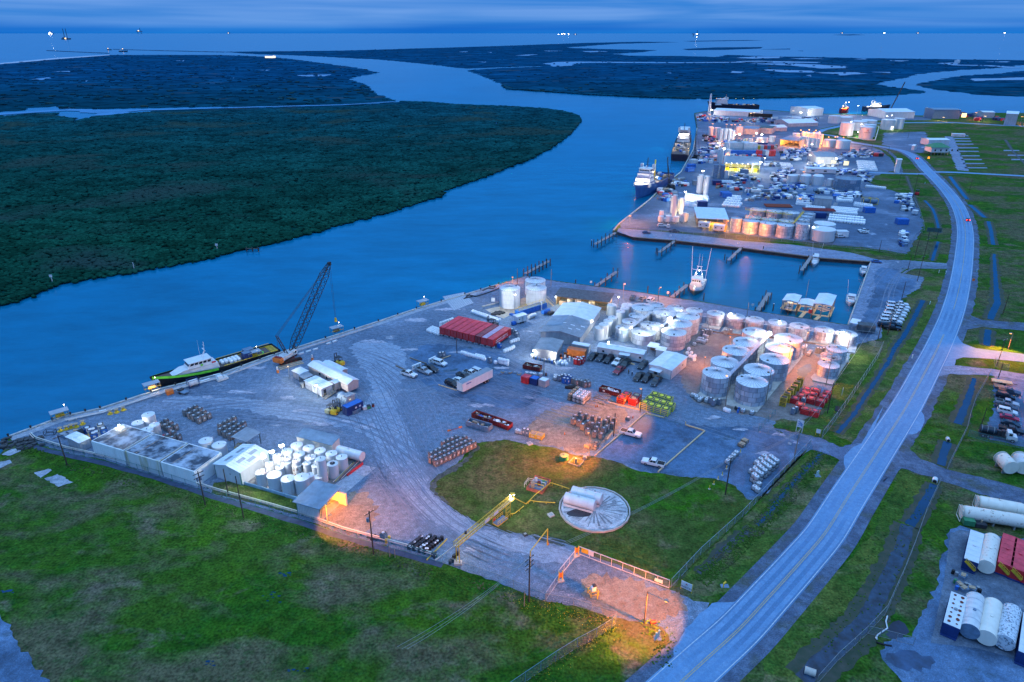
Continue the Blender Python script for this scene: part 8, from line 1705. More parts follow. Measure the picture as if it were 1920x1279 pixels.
 # wharf
WH=[(15.5,819),(118,781.5),(188,766.5),(306,728.5),(416,700.5),(504,668.5),(552,653.5),(690,609.5),(780,579.5),(892,546.5),(934,533.5)]
wp=[Vc(G(*p))for p in WH]
def inset(pts,o):return[(x,y,0)for x,y in offs([(p[0],p[1])for p in pts],o)]
wi=inset(wp,-.3);mb=J()
for a,b in zip(wi,wi[1:]):mb.bar((a[0],a[1],.15),(b[0],b[1],.15),.6,.5)
wq=tag(mb.bd('quay_edge',M('quay_concrete',(.36,.37,.36),.8,0,.25,.8)),'~l ~b edge beam ~I ~Y ~t','quay')
strip('wharf_walkway_path',[p[:2]for p in inset(wp,-1.9)],2.4,.05,mco,world=1,amp=.05)
rn=random.Random(1)
for i in rq(26):
 u=i/25*(len(wi)-1);a=min(int(u),len(wi)-2);f=u-a;p=(wi[a][0]+(wi[a+1][0]-wi[a][0])*f,wi[a][1]+(wi[a+1][1]-wi[a][1])*f,.4)
 put('bol',lambda:(lambda t:(t.__setitem__('category','bollard'),J().cyl((0,0,0),(0,0,.55),.22).bd('post',mbk,t),J().cyl((0,0,.5),(0,0,.62),.32).bd('cap',mbk,t),t)[-1])(tg('mooring_bollard','x','x')),p,0,'~s mooring bollard ~O ~b edge ~B ~Y ~t','bollards ~I ~Y ~t')
m_pinkp=MATS['pinkish_pipe']
for k,(o_,m,lab)in en([(-3.4,m_pinkp,'pinkish pipe running ~I ~Y ~t'),(-3.9,mw2,'~A pipe ~C pinkish one ~I ~Y ~t')]):
 pts=[(p[0],p[1],.55)for p in inset(wp,o_)];
 tag(J().tube(pts[1:5 if k else 8],.14,6).bd('wharf_pipeline',m),lab,'pipe')
for i,(a,b)in en([((400,704),(418,700)),((376,716),(400,708)),((560,664),(600,652)),((186,772),(205,768)),((612,645),(635,637)),((128,788),(150,782))]):
 A=Vc(G(*a,.25));B=Vc(G(*b,.25));mb=J();n=max(1,int((B-A).length/2.2))
 for k in rq(n):mb.bar(A.lerp(B,k/n),A.lerp(B,(k+.7)/n),.5,.45)
 tag(mb.bd('concrete_barrier',mcw),['~. ~& ~A barriers ~q ~t pipe ~F ~U frame','~A barrier row ~C ~U framed ~H','~A barrier row ~D crawler crane','~& ~A barrier ~E spool end ~B ~t','~A barrier ~E ~Z ~t shelter','~A barrier row ~n ~Y ~a shelter'][i],'barrier')
for i,(x,y,lab)in en([(114,783,'~Y ~a'),(286,730,'patrol ~B bow'),(477,670,'~; ~: stern'),(632,623,'crane hook'),(793,573,'~l mats')]):
 p=G(x,y);lab=['~Q flat ~r ~t shelter ~E ~Y ~a','~Q flat ~r ~t shelter ~d ~; ~: bow','~Q flat ~r ~t shelter ~C ~; ~: cargo deck','~Q flat ~r ~t shelter ~q crane hook','~Q flat ~r ~t shelter ~N ~T gear ~F ~l mats'][i]
 t=tg('wharf_shelter',lab,'shelter',p,R(41));J().box((0,0,2.2),(4.6,2.6,.12)).bd('roof',M('shelter_roof',(.27,.31,.36),.5,.1,.1),t)
 for a in(-2.1,2.1):
  for b in(-1.1,1.1):J().bar((a,b,0),(a,b,2.15),.1).bd('post',mst,t)
 J().box((0,.3,.6),(2.2,1.,1.)).bd('pump_box',mtn if i%2 else my,t);J().tube([(-2.4,-.6,.9),(2.4,-.6,.9)],.1).bd('pipe',my,t)
 J().tube([(1.7,1.4,0),(1.7,1.4,2.9)],.06).bd('light_stalk',mw,t);wlamp(t,(1.7,1.4,3.),'s',0,.1)
 if i==1:lgt(t,(0,-1.2,1.7),WARM,220)
t=tg('white_machine','~A steel machine ~O ~t ~D ~; ~:','machine',G(417,712),R(40));J().box((0,0,.5),(3.4,2.,.7)).bd('base_frame',mw2,t);J().box((-.6,.2,1.2),(1.4,1.4,.8)).bd('engine_box',mw,t);J().cyl((.9,-.5,.9),(.9,.5,.9),.45).bd('reel',mw2,t)
def frt(lb,px,rz,c,tank):
 t=tg('framed_tank',lb,'framed ~H',G(*px,.05),rz);mb=J()
 for x in(-1.5,1.5):
  for y in(-1.1,1.1):mb.bar((x,y,0),(x,y,2.4),.14)
 for z in(.1,2.35):mb.tube([(-1.5,-1.1,z),(1.5,-1.1,z),(1.5,1.1,z),(-1.5,1.1,z),(-1.5,-1.1,z)],.07)
 mb.bd('frame',c,t);J().cyl((-1.3,0,1.25),(1.3,0,1.25),.95,n=18).bd('tank_shell',tank,t);return t
frt('~U framed round ~H ~O ~t ~F ~: bow',(363,724),R(42),mnv,mw2)
t=tg('flatbed_trailer','~Q ~S flatbed ~k ~C ~J box ~O ~t','trailer',G(343,737),R(-30));J().box((0,0,.7),(3.8,1.9,.15)).bd('bed',mbg,t);J().box((-.8,0,1.),(1.2,1.6,.5)).bd('load',mdk,t)
for s in(-1,1):J().cyl((0,s-.12,.38),(0,s+.12,.38),.38).bd('wheel',mbk,t)
t=tg('storage_crate','~Q ~J box ~n ~t shelter and flatbed','crate',G(319,739),R(40));J().box((0,0,.75),(2.,1.5,1.3)).bd('box_body',mor,t);J().box((0,0,1.42),(2.05,1.55,.06)).bd('lid',mor,t);J().box((0,0,.05),(1.8,1.3,.1)).bd('pallet',mwd,t)
def mk_spool():
 t=tg('cable_spool','x','x');t['category']='spool';J().cyl((0,0,0),(0,0,.14),.75,n=18).bd('lower_flange',my,t);J().cyl((0,0,.14),(0,0,1.0),.42,.3,n=14).bd('core',my,t);J().cyl((0,0,1.),(0,0,1.12),.6,n=18).bd('upper_flange',mtn,t);return t
for x,y in[(520,497),(571,482),(611,470),(655,462),(710,438),(945,350),(1002,337),(1058,318)]:pat('spool',mk_spool,Z7(x,y),0,'~T steel spool ~G scattered line ~I ~t','~T spools ~I ~t')
for i,(x,y)in en([(757,510),(785,525),(808,520),(835,545),(812,555),(870,480),(895,515)]):pat('ptot%d'%(i%2),mkt('storage_bin',[mbl,mw2][i%2],[mnv,mst][i%2],mw,1.7,1.7,'bin'),Z7(x,y),R(35),['~U bin ~N ~A lid ~D first ~b pit','~A bin ~C ~U ones ~D first ~b pit'][i%2],['~U bins ~D first pit','~A bins ~D first pit'][i%2])
for i,(x,y,m,lab)in en([(560,540,mbg,'low ~U ~c ~k bed ~n ~Q ~A box ~k'),(612,530,mrg,'flat ~c covered skid ~C ~Q ~A box ~k'),(707,515,mdk,'~S square basket between spool and ~U bins')]):
 t=tg('skid_box',lab,'skid',G(*Z7(x,y),.04),R(-25));J().box((0,0,.45),(2.6,1.8,.8)).bd('box_body',m,t);J().box((0,0,.9),(2.3,1.5,.08)).bd('cover',mrg if i!=2 else mbk,t)
pat('tanspool',mk_spool,Z7(655,515),0,'tan wooden spool ~F ~S basket and ~A box ~k')
t=tg('a_frame_rack','~J A shaped stand leaning ~F ~U bins','stand',G(*Z7(762,575)),R(30));
for s in(-.5,.5):J().bar((s,-.5,0),(s*.5,0,2.),.14).bd('leg',my,t);J().bar((s,.5,0),(s*.5,0,2.),.14).bd('leg',my,t)
J().bar((-.45,-.3,.8),(.45,-.3,.8),.1).bd('crossbar',my,t)
mb=J();
for a in(-1.3,1.3):
 for b in(-.7,.7):mb.bar((a,b,0),(a,b,1.2),.12)
for z in(.1,1.15):mb.tube([(-1.3,-.7,z),(1.3,-.7,z),(1.3,.7,z),(-1.3,.7,z),(-1.3,-.7,z)],.06)
tag(mb.bd('open_cage',mdk,NN,loc=G(*Z7(433,520)),rz=R(5)),'empty ~S steel frame ~n ~Y ~a ~B yard','frame')
rn=random.Random(6);mb=J()
for k in rq(70):p=G(rn.uniform(14,70),rn.uniform(822,838));r=rn.uniform(.4,1.1);mb.box((p[0]+rn.uniform(-2,2),p[1]+rn.uniform(-2,1),rn.uniform(-.5,.5)),(r*1.4,r,r*.8),0,rn.random()*3)
tag(mb.bd('shore_rubble',M('dark_rubble',(.05,.055,.06),.95,0,.4,.8)),'~S broken rubble ~E ~Y ~a ~B ~t','rubble',NN,'stuff')
flat('shore_slab',[(3,852),(22,842),(37,842),(38,847),(20,854)],.15,mco,.6,.25)
for i,(a,b,c_,d_)in en([((830,556),(870,548),(888,568),(850,582))]):flat('mat_slab',[a,b,c_,d_],.07,M('pale_mat',(.32,.36,.42),.8,0,.15,1.2,rand=0),1.5,.1)
mb=J()
for k in rq(12):
 u=k/11;a=G(831+40*u,556-8*u,.1);b=G(851+38*u,582-14*u,.1);mb.bar(a,b,.12,.08)
tag(mb.bd('crane_mat',mco),'~l ribbed crane mats laid ~E ~t','mat')
for lab,pts in[('~S hose bundle lying ~I ~t ~n ~Y ~e',[(870,560),(880,553),(892,556),(905,552),(925,545),(945,536)]),('loop of ~S hose ~F ~t edge and ~J ~X',[(905,545),(915,540),(925,541),(930,536),(918,538)]),('~S hose ~N fittings ~O ~t ~F ~l mats',[(872,559),(885,556),(880,552),(874,555)])]:
 tag(J().tube([G(x,y,.3)for x,y in pts],.2,6).bd('hose',mdk),lab,'hose')
 # crawler crane
base=Vc(G(541,676));hz=ang((524,683),(560,673));t=tg('crawler_crane','crawler crane ~N ~3 ~s lattice boom ~m ~t','crane',tuple(base),hz)
def loc(p):c,s=mq.cos(-hz),mq.sin(-hz);x,y=p[0]-base.x,p[1]-base.y;return Vc((x*c-y*s,x*s+y*c,p[2]))
for s in(-2.3,2.3):
 tr=J().prof([(-3.8,.35),(-3.4,0),(3.4,0),(3.8,.35),(3.8,.8),(3.4,1.15),(-3.4,1.15),(-3.8,.8)],s-.45,s+.45).bd('crawler_track',M('rusty_black_track',(.03,.022,.02),.8,0,.4,2.),t)
 for q in(-3.2,-1.6,0,1.6,3.2):J().cyl((q,s-.5,.55),(q,s+.5,.55),.36,n=10).bd('roller',mma,tr)
J().box((0,0,.8),(3.6,3.8,.7)).bd('carbody',mma,t);J().cyl((0,0,1.1),(0,0,1.6),1.5,n=18).bd('turntable',mdk,t)
tip=Vc(G(632,622));tip.z=hft((632,622),494);bt=Vc(G(545,661,2.3));u=loc(tip)-loc(bt);yaw=mq.atan2(u.y,u.x)
c,s=mq.cos(yaw),mq.sin(yaw)
def up(x,y,z):return(x*c-y*s,x*s+y*c,z)
hs=tg('upper_works','x','x');del hs['label'];del hs['category'];hs.parent=t;hs.rotation_euler=(0,0,yaw)
J().box((-1.2,0,2.3),(5.6,2.8,1.3)).bd('machinery_house',M('grey_white_paint',(.42,.43,.45),.5,0,.2,1.),hs)
J().box((-4.6,0,2.2),(1.4,3.4,1.6)).bd('counterweight',mor,hs);J().box((-4.4,0,3.1),(.9,2.6,.3)).bd('counterweight',mr2,hs)
cb=J().prof([(1.2,1.7),(2.9,1.7),(3.,2.4),(2.5,3.3),(1.2,3.3)],-1.7,-.6).bd('cab',mw2,hs);J().face([(2.97,-1.6,2.5),(2.97,-.7,2.5),(2.55,-.7,3.22),(2.55,-1.6,3.22)]).bd('cab_window',mgl,hs);J().b0(1.5,-1.73,2.3,.9,.03,.7).bd('cab_window',mgl,hs)
mb=J();A=loc(bt);B=loc(tip);d=(B-A).normalized();sd=Vc((-s,c,0));un=sd.cross(d).normalized();Lb=(B-A).length;n=int(Lb/1.5)
def wid(f):return .4+.75*min(1,f/.12,(1-f)/.14)
for a in(-1,1):
 for b in(-1,1):
  for i in rq(n):f0,f1=i/n,(i+1)/n;mb.bar(A+d*Lb*f0+(sd*a+un*b)*wid(f0),A+d*Lb*f1+(sd*a+un*b)*wid(f1),.15)
for i in rq(n):
 f0,f1=i/n,(i+1)/n;P0=[A+d*Lb*f0+(sd*a+un*b)*wid(f0)for a,b in((-1,-1),(1,-1),(1,1),(-1,1))];P1=[A+d*Lb*f1+(sd*a+un*b)*wid(f1)for a,b in((-1,-1),(1,-1),(1,1),(-1,1))]
 for k in rq(4):mb.bar(P0[k if i%2 else(k+1)%4],P1[(k+1)%4 if i%2 else k],.12)
mb.bd('boom_lattice',M('black_boom_steel',(.008,.012,.02),.6,0,.3),t)
J().box(tuple(B),(1.1,.9,1.)).bd('boom_head',mdk,t)
mt=loc(G(518.5,630,9.2));gp=Vc(up(-.3,0,2.9));mb=J()
for q in(-.7,.7):mb.bar(Vc(up(-.5,q,2.9)),mt+sd*q*.6,.22)
for k in rq(5):f=k/5;mb.bar(Vc(up(-.5,-.7,2.9)).lerp(mt-sd*.42,f),Vc(up(-.5,.7,2.9)).lerp(mt+sd*.42,f+.1),.1)
mb.bar(Vc(up(-4.2,0,2.9)),mt,.1);mb.bd('gantry_mast',mdk,t)
mb=J()
for q in(-.5,-.2,.2,.5):mb.tube([mt+sd*q,B+sd*q*.5],.05,4)
mb.bd('pendant_cable',mdk,t)
hk=loc((*tip[:2],12.));hk.x=B.x;hk.y=B.y
zh=[z for z in[k*.25 for k in rq(10,120)]if PXY(tip.x,tip.y,z)[1]<600];zh=zh[0]if zh else 8
mb=J()
for q in(-.35,.35):mb.tube([B+sd*q,Vc((B.x,B.y,zh+.8))+sd*q*.6],.04,4)
mb.bd('hoist_cable',mdk,t);J().box((B.x,B.y,zh),(.8,.8,1.5),0,0,.6).bd('hook_block',my,t);J().tube([(B.x,B.y,zh-.7),(B.x,B.y,2.4)],.03,4).bd('whip_line',mdk,t)
tag(J().box((0,0,.12),(8,.4,.2),0,0).box((0,1.2,.12),(8,.4,.2)).box((0,-1.2,.12),(8,.4,.2)).bd('crane_mat',mti,NN,loc=(*G(545,685)[:2],.03),rz=hz),'yellowish ~g mats ~C crane track','mat')
for lab,x,y in[('~A topped ~J marker drum ~C ~t, ~F crane track',521,699),('~A topped ~J marker drum ~D forklift',586,676)]:
 t=tg('marker_drum',lab,'marker',G(x,y));J().cyl((0,0,0),(0,0,1.1),.4).bd('drum_body',mor,t);J().cyl((0,0,1.1),(0,0,2.2),.3,.25).bd('drum_top',mw2,t)
 # boats
def hull(t,L,B,D,sheer,m_low,m_up,m_deck_,band=.8,bul=.6,draft=1.,name='hull',bluff=2.2,stern=.96,m_top=NN):
 st=[0,.04,.2,.4,.55,.66,.76,.85,.92,.97,1.0];R_=[]
 for f in st:
  b=B/2*(1-max(0,(f-.5)/.5)**bluff)*(stern+(1-stern)*min(1,f/.1));bw=B/2*.9*(1-max(0,(f-.42)/.54)**(bluff*.8)if f<.96 else 0);bw=max(bw,.02);b=max(b,.03)
  z=D+sheer*max(0,(f-.35)/.65)**2;x=f*L;xw=f*L*.955
  R_.append([(xw,-bw*.7,-draft),(xw,-bw,0),(x*.75+xw*.25,-(b*.75+bw*.25),z-band),(x,-b,z),(x,-b,z+bul),(x,b,z+bul),(x,b,z),(x*.75+xw*.25,b*.75+bw*.25,z-band),(xw,bw,0),(xw,bw*.7,-draft)])
 low=J();upm=J();dk=J()
 for k in rq(len(st)-1):
  a,b=R_[k],R_[k+1]
  for i,m in((0,low),(1,low),(2,upm),(3,upm)):
   m.face([a[i],b[i],b[i+1],a[i+1]]);j=9-i
   m.face([a[j],b[j],b[j-1],a[j-1]])
  dk.face([a[3],b[3],b[6],a[6]]);
  for i in(3,6):
   o=.08*(1 if i==3 else-1);upm.face([(a[i][0],a[i][1]+o,a[i][2]),(b[i][0],b[i][1]+o,b[i][2]),(b[i][0],b[i][1]+o,b[i][2]+bul),(a[i][0],a[i][1]+o,a[i][2]+bul)])
 a=R_[0];low.face([a[0],a[1],a[8],a[9]]);low.face([a[1],a[2],a[7],a[8]]);upm.face([a[2],a[3],a[6],a[7]]);upm.face([a[3],a[4],a[5],a[6]])
 low.bd(name,m_low,t);upm.bd('bulwark',m_up,t);dk.bd('deck',m_deck_,t)
def zdeck(f,D,sheer):return D+sheer*max(0,(f-.35)/.65)**2
w0=Vc(G(306,728));w1=Vc(G(504,668));dw=(w1-w0).normalized();nw=Vc((-dw.y,dw.x,0))
S=Vc(G(524,655,.5));Bo=Vc(G(281,709,2.5));sS=(S-w0).dot(dw);sB=(Bo-w0).dot(dw);L=sS-sB;B=7.4;mid=nw*(B/2+.9)
P=w0+dw*sS+mid;hd_=mq.atan2(-dw.y,-dw.x);t=tg('crew_boat','~s and lime ~; crew ~: ~N ~A wheelhouse moored ~E ~t','boat',(P.x,P.y,WZ),hd_)
m_hb=M('black_hull',(.012,.014,.02),.35,0,.1,.5);m_wd=M('brown_deck',(.10,.075,.07),.85,0,.25,1.2)
hull(t,L,B,1.7,2.3,m_hb,m_hb,m_wd,1.0,.55,1.,'hull',2.6)
for s in(-1,1):
 mb=J();pts=[]
 for f in[.52,.6,.68,.76,.84,.9,.95,.985]:
  b=max(B/2*(1-max(0,(f-.5)/.5)**2.6),.05)+.07;pts.append((f*L,s*b,zdeck(f,1.7,2.3)))
 for a,b in zip(pts,pts[1:]):mb.face([(a[0],a[1],a[2]-.25),(b[0],b[1],b[2]-.25),(b[0],b[1],b[2]+.58),(a[0],a[1],a[2]+.58)][::s])
 mb.bd('hull_stripe',m_limeg,t)
z0=1.9;x0,x1=L*.50,L*.80
mb=J();lo=[(x0,-2.7,z0),(x1+2.,-1.7,z0+1.2),(x1+2.,1.7,z0+1.2),(x0,2.7,z0)];hi=[(x0+.3,-2.5,z0+2.0),(x1-1.3,-2.2,z0+2.2),(x1-1.3,2.2,z0+2.2),(x0+.3,2.5,z0+2.0)];mb.loft([lo,hi]);mb.bd('deckhouse',mw,t)
wl=[(x0+2.2,-2.2,z0+2.),(x1-2.6,-2.0,z0+2.2),(x1-2.6,2.0,z0+2.2),(x0+2.2,2.2,z0+2.)];wh_=[(x0+2.,-2.1,z0+3.9),(x1-3.6,-1.8,z0+3.9),(x1-3.6,1.8,z0+3.9),(x0+2.,2.1,z0+3.9)]
wh=J().loft([wl,wh_]).bd('wheelhouse',mw,t);J().box(((x0+x1)/2-.6,0,z0+3.98),((x1-x0)-4.9,4.7,.14)).bd('wheelhouse_roof',mw,t)
def lp(a,b,k):return tuple(a[i]+(b[i]-a[i])*k for i in rq(3))
for s,(A_,B_,C_,D_)in((-1,(wl[0],wl[1],wh_[1],wh_[0])),(1,(wl[2],wl[3],wh_[3],wh_[2]))):
 for k in rq(5):
  u0,u1=.06+k*.19,.21+k*.19;q=[lp(lp(A_,B_,u0),lp(D_,C_,u0),.45),lp(lp(A_,B_,u1),lp(D_,C_,u1),.45),lp(lp(A_,B_,u1),lp(D_,C_,u1),.85),lp(lp(A_,B_,u0),lp(D_,C_,u0),.85)];J().face([(a,b+s*.04,c_)for a,b,c_ in q]).bd('window',mgl,wh)
for k in rq(4):
 u0,u1=.04+k*.24,.24+k*.24;q=[lp(lp(wl[1],wl[2],u0),lp(wh_[1],wh_[2],u0),.42),lp(lp(wl[1],wl[2],u1),lp(wh_[1],wh_[2],u1),.42),lp(lp(wl[1],wl[2],u1),lp(wh_[1],wh_[2],u1),.88),lp(lp(wl[1],wl[2],u0),lp(wh_[1],wh_[2],u0),.88)];J().face([(a+.04,b,c_)for a,b,c_ in q]).bd('window',mgl,wh)
for s in(-1,1):J().b0((x0+x1)/2-1.2,s*2.28-.02,z0+2.2,.8,.05,.6).bd('emblem',m_limeg,wh)
mx_=(x0+x1)/2-2;mb=J();mb.bar((mx_,-.8,z0+4),(mx_-1,0,z0+6.2),.18);mb.bar((mx_,.8,z0+4),(mx_-1,0,z0+6.2),.18);mb.bar((mx_-1,0,z0+6),(mx_-1.2,0,z0+9.2),.16);mb.bar((mx_-1,-1.3,z0+6.4),(mx_-1,1.3,z0+6.4),.1);mb.bar((mx_-1.1,-.8,z0+8),(mx_-1.1,.8,z0+8),.08);mb.bd('mast',mw,t)
J().box((mx_-.8,0,z0+6.8),(.3,1.6,.2)).bd('radar',mw,t);mb=J();mb.bar((mx_,-1.8,z0+4),(mx_,-1.8,z0+9.5),.05);mb.bd('antenna',mw,t)
for s in(-1,1):J().cyl((x0+.8,s*1.9,z0+2.2),(x0+2.,s*1.9,z0+2.2),.3).bd('life_raft',mrd,t)
mb=J();
for s in(-1,1):
 mb.bar((1.,s*(B/2-.5),1.86),(x0-1,s*(B/2-.5),1.86),.18,.12);mb.bar((1.,s*(B/2-.1),2.5),(x0-1,s*(B/2-.1),2.5),.14)
mb.bd('deck_edge_stripe',my,t)
for k in rq(6):J().b0(.35+k*.02,-2.9+k*1.05,1.78,2.4,.5,.05).bd('stern_stripe',my,t)
mb=J();
for k in rq(20):a0,a1=k*.314,(k+1)*.314;mb.face([(6.5+1.9*mq.cos(a0),1.9*mq.sin(a0),1.75),(6.5+1.9*mq.cos(a1),1.9*mq.sin(a1),1.75),(6.5+1.6*mq.cos(a1),1.6*mq.sin(a1),1.75),(6.5+1.6*mq.cos(a0),1.6*mq.sin(a0),1.75)][::-1])
mb.bd('deck_ring',m_limeg,t)
CB=t
def onboat(x,y,z):c,s=mq.cos(hd_),mq.sin(hd_);return(P.x+x*c-y*s,P.y+x*s+y*c,WZ+z)
for i in rq(13):put('bag2',K_bag2,onboat(13.6+(i%5)*1.25,-.9+(i//5)*1.2,1.75),hd_,'~A ~2 ~G heap ~O crew ~: deck','~p ~O crew ~: deck')
put('cbd',mkc('shipping_container',mbg,mbg,3.,2.4,2.4),onboat(9.6,-.2,1.75),hd_,'~S ~; ~U cargo box ~O crew ~: deck');put('cbd2',mkc('shipping_container',mnv,mbg,2.6,2.4,2.3),onboat(11.,1.9,1.75),hd_,'~S ~U cargo box ~D other ~O crew ~: deck')
def shp(lb,stern,bow,B,D,sheer,mh,mu,nm,sup=.62,sl=.2,tiers=3,zw=WZ,lights=(),yellow_crane=0,mdeck=NN,shift=0.):
 A=Vc(G(*stern,zw));E=Vc(G(*bow,zw));L=(E-A).length;hz=mq.atan2(E.y-A.y,E.x-A.x);t=tg(nm,lb,'ship',(A.x,A.y,zw),hz)
 hull(t,L,B,D,sheer,mh,mu,mdeck or m_wd,1.2,1.1,1.5,'hull',2.4)
 z=D+.3+sheer*.15;xa,xb=L*sup,L*(sup+sl)
 for k in rq(tiers):
  sh=k*L*.02;w=B*(.80-.08*k);h=2.7
  J().loft([[(xa+sh*.4,-w/2,z),(xb-sh,-w/2,z),(xb-sh,w/2,z),(xa+sh*.4,w/2,z)],[(xa+sh*.4,-w/2,z+h),(xb-sh-.3,-w/2,z+h),(xb-sh-.3,w/2,z+h),(xa+sh*.4,w/2,z+h)]]).bd('deckhouse',mw,t)
  if k==tiers-1:
   for q in rq(6):J().b0(xb-sh-.25,-w/2+.4+q*(w-.8)/6,z+1.2,.12,(w-.8)/6-.25,.9).bd('window',mgl,t)
   for s in(-1,1):
    for q in rq(3):J().b0(xb-sh-1.6-q*1.8,s*w/2-.05,z+1.2,1.4,.1,.9).bd('window',mgl,t)
  J().box(((xa+xb-sh)/2,0,z+h+.06),(xb-xa-sh*1.2+.8,w+.9,.12)).bd('deck_plate',mu if k<tiers-1 else mw,t);z+=h+.12
 mb=J();mb.bar((xa+2,0,z),(xa+1.6,0,z+6.5),.35);
 for q,w in((2.,2.6),(3.6,1.8),(5.,1.2)):mb.bar((xa+1.8,-w/2*1.2,z+q),(xa+1.8,w/2*1.2,z+q),.16)
 mb.bd('mast',mdk,t)
 for s in(-1,1):J().box((xa+.8,s*B*.3,z+.2),(1.6,1.8,4.2)).bd('funnel',mw2,t)
 J().cyl((xa+4,0,z),(xa+4,0,z+1.6),.7,.3,n=12).bd('radar_dome',mw,t)
 for k in rq(8):J().box((L*.08+k*L*.055,(k%3-1)*B*.22,D+.85+.2),(2.6,2.2,1.5)).bd('deck_cargo',[mw2,mbl,mtn,mst][k%4],t)
 if yellow_crane:
  mb=J();mb.cyl((xa-2,B*.3,D),(xa-2,B*.3,D+9),.7);mb.bar((xa-2,B*.3,D+8.6),(xa-9,B*.15,D+15.5),.9);mb.bar((xa-2,B*.3,D+10.5),(xa-6,B*.22,D+12.8),.4);mb.bd('deck_crane',my,t)
 for(fx,fy,zz,kind,pw)in lights:wlamp(t,(fx*L,fy*B,zz),kind,pw,.3)
 return t,L,z
m_navyh=M('navy_hull',(.012,.06,.22),.35,0,.1,.3);m_blkh=M('black_blue_hull',(.008,.012,.03),.4,0,.1,.3)
shp('~= navy ~U supply ship ~N ~A superstructure, bow toward the ~f',(1247,341),(1189,376),14.,6.,3.,m_navyh,m_navyh,'supply_ship',.64,.17,4,lights=[(.84,.0,10.2,'w',900),(.85,.25,9.6,'y',500),(.85,-.25,9.6,'y',500),(.6,.2,17.,'w',1600),(.5,-.2,10.,'w',900),(.45,.2,9.,'w',900),(.62,-.52,5.,'o',300),(.5,-.52,5.,'o',300),(.38,-.52,5.,'o',300),(.26,-.52,5.,'o',300)],yellow_crane=1)
shp('~s hulled supply ship seen from its brown cargo deck ~E stern',(1273,302),(1285,258),15.,4.6,4.,m_blkh,m_blkh,'supply_ship',.5,.25,4,lights=[(.5,.2,12.,'w',3000),(.5,-.15,12.6,'w',3000),(.5,.05,11.,'w',2500),(.2,.42,6.5,'y',400),(.2,-.42,6.5,'y',400)])
shp('~S ship ~N a ~U ~c wheelhouse lying across the far ~t end',(1420,203.5),(1325,204),14.,4.5,5.,m_blkh,m_blkh,'supply_ship',.62,.24,3,lights=[(.72,-.5,14.,'o',1500),(.8,-.5,14.,'o',1500),(.66,-.5,14.,'o',1500),(.45,0,14.,'y',1800),(.3,0,14.,'y',1800),(.1,0,14,'y',1800)])
shp('~Q ~s work ship ~N lit decks beyond the ~A cylinder ~e',(1619,208.5),(1667,208.5),13.,5.,3.,m_blkh,m_blkh,'work_ship',.3,.3,2,lights=[(.25,-.5,9.,'w',5000),(.35,-.5,10,'y',3000),(.15,-.5,8.,'w',4000),(.55,-.5,8.,'y',1500)])
shp('stubby red ~) ~N blazing deck lights ~E far ~t',(1575,212),(1590,212),9.,5.,2.,mr2,mr2,'work_ship',.25,.5,1,lights=[(.4,-.3,14.,'w',9000),(.75,-.3,14.5,'w',9000),(.5,-.5,7.,'o',3000),(.2,-.5,7.,'o',3000)])
mb=J();a=Vc(G(1668,208,6));b=Vc(G(1668,208));mb.bar(a,(a.x+12,a.y,42),1.);mb.bar((a.x,a.y,0),(a.x,a.y,9),3);tag(mb.bd('derrick_boom',mdk),'~S derrick boom leaning ~m ~Q ~s work ship','crane')
def wcr(lb,px,hd,L,e):
 t=tg('wharf_crane',lb,'crane',G(*px),hd);
 for s in(-1.6,1.6):J().box((0,s,.6),(6,.9,1.1)).bd('crawler_track',mbk,t)
 J().box((-.5,0,2.2),(5,3,1.9)).bd('machinery_house',mdk,t);mb=J();c=Vc((1.6,0,2.));d=Vc((mq.cos(e),0,mq.sin(e)))
 for a in(-.6,.6):
  for b in(-.6,.6):mb.bar(c+Vc((0,a,0))+Vc((-mq.sin(e),0,mq.cos(e)))*b,c+d*L,.22)
 for k in rq(10):
  f,g=k/10,(k+1)/10;w=.6*(1-f);mb.bar(c+d*L*f+Vc((0,w,0)),c+d*L*g-Vc((0,.6*(1-g),0)),.14);mb.bar(c+d*L*f-Vc((0,w,0)),c+d*L*g+Vc((0,.6*(1-g),0)),.14)
 mb.bd('boom_lattice',mdk,t);J().bar((-2.5,0,3),(-3.5,0,7),.3).bd('gantry_mast',mdk,t);J().tube([(-3.5,0,7),tuple(c+d*L)],.1,4).bd('pendant_cable',mdk,t);return t
wcr('~S crawler crane ~N raised boom ~C ~U ship stern',(1257,354),R(110),20,R(72))
wcr('~S crawler crane ~u ~C ~s hulled ship',(1305,297),R(120),22,R(85))
A=Vc(G(1312,531,WZ));E=Vc(G(1300,556,WZ));L=(E-A).length;L=max(L,16);hz=mq.atan2(E.y-A.y,E.x-A.x);t=tg('shrimp_trawler','~A shrimp trawler ~N ~7 raised outriggers and floodlit deck','boat',(A.x,A.y,WZ),hz)
hull(t,L,6.,1.5,1.6,M('trawler_hull',(.06,.11,.11),.5,0,.15),mw,mco,.7,.8,1.,'hull',2.8)
J().box((L*.6,0,3.1),(L*.26,4.6,2.4)).bd('deckhouse',mw,t);wh=J().loft([[(L*.6,-1.9,4.3),(L*.76,-1.9,4.3),(L*.76,1.9,4.3),(L*.6,1.9,4.3)],[(L*.6,-1.8,6.2),(L*.74,-1.7,6.2),(L*.74,1.7,6.2),(L*.6,1.8,6.2)]]).bd('wheelhouse',mw,t)
for k in rq(4):J().b0(L*.752,-1.7+k*.9,5.1,.1,.65,.65).bd('window',mgl,wh)
J().box((L*.66,0,6.3),(L*.2,4.6,.14)).bd('wheelhouse_roof',mw,t);J().tube([(L*.99,0,3.5),(L*1.02,0,3.7)],.1).bd('bow_light',mbs,t)
mb=J()
for s in(-1,1):mb.bar((L*.3,s*2.4,1.5),(L*.4,s*.5,10.),.22);mb.bar((L*.55,s*2.2,4.4),(L*.4,s*.5,10.),.2)
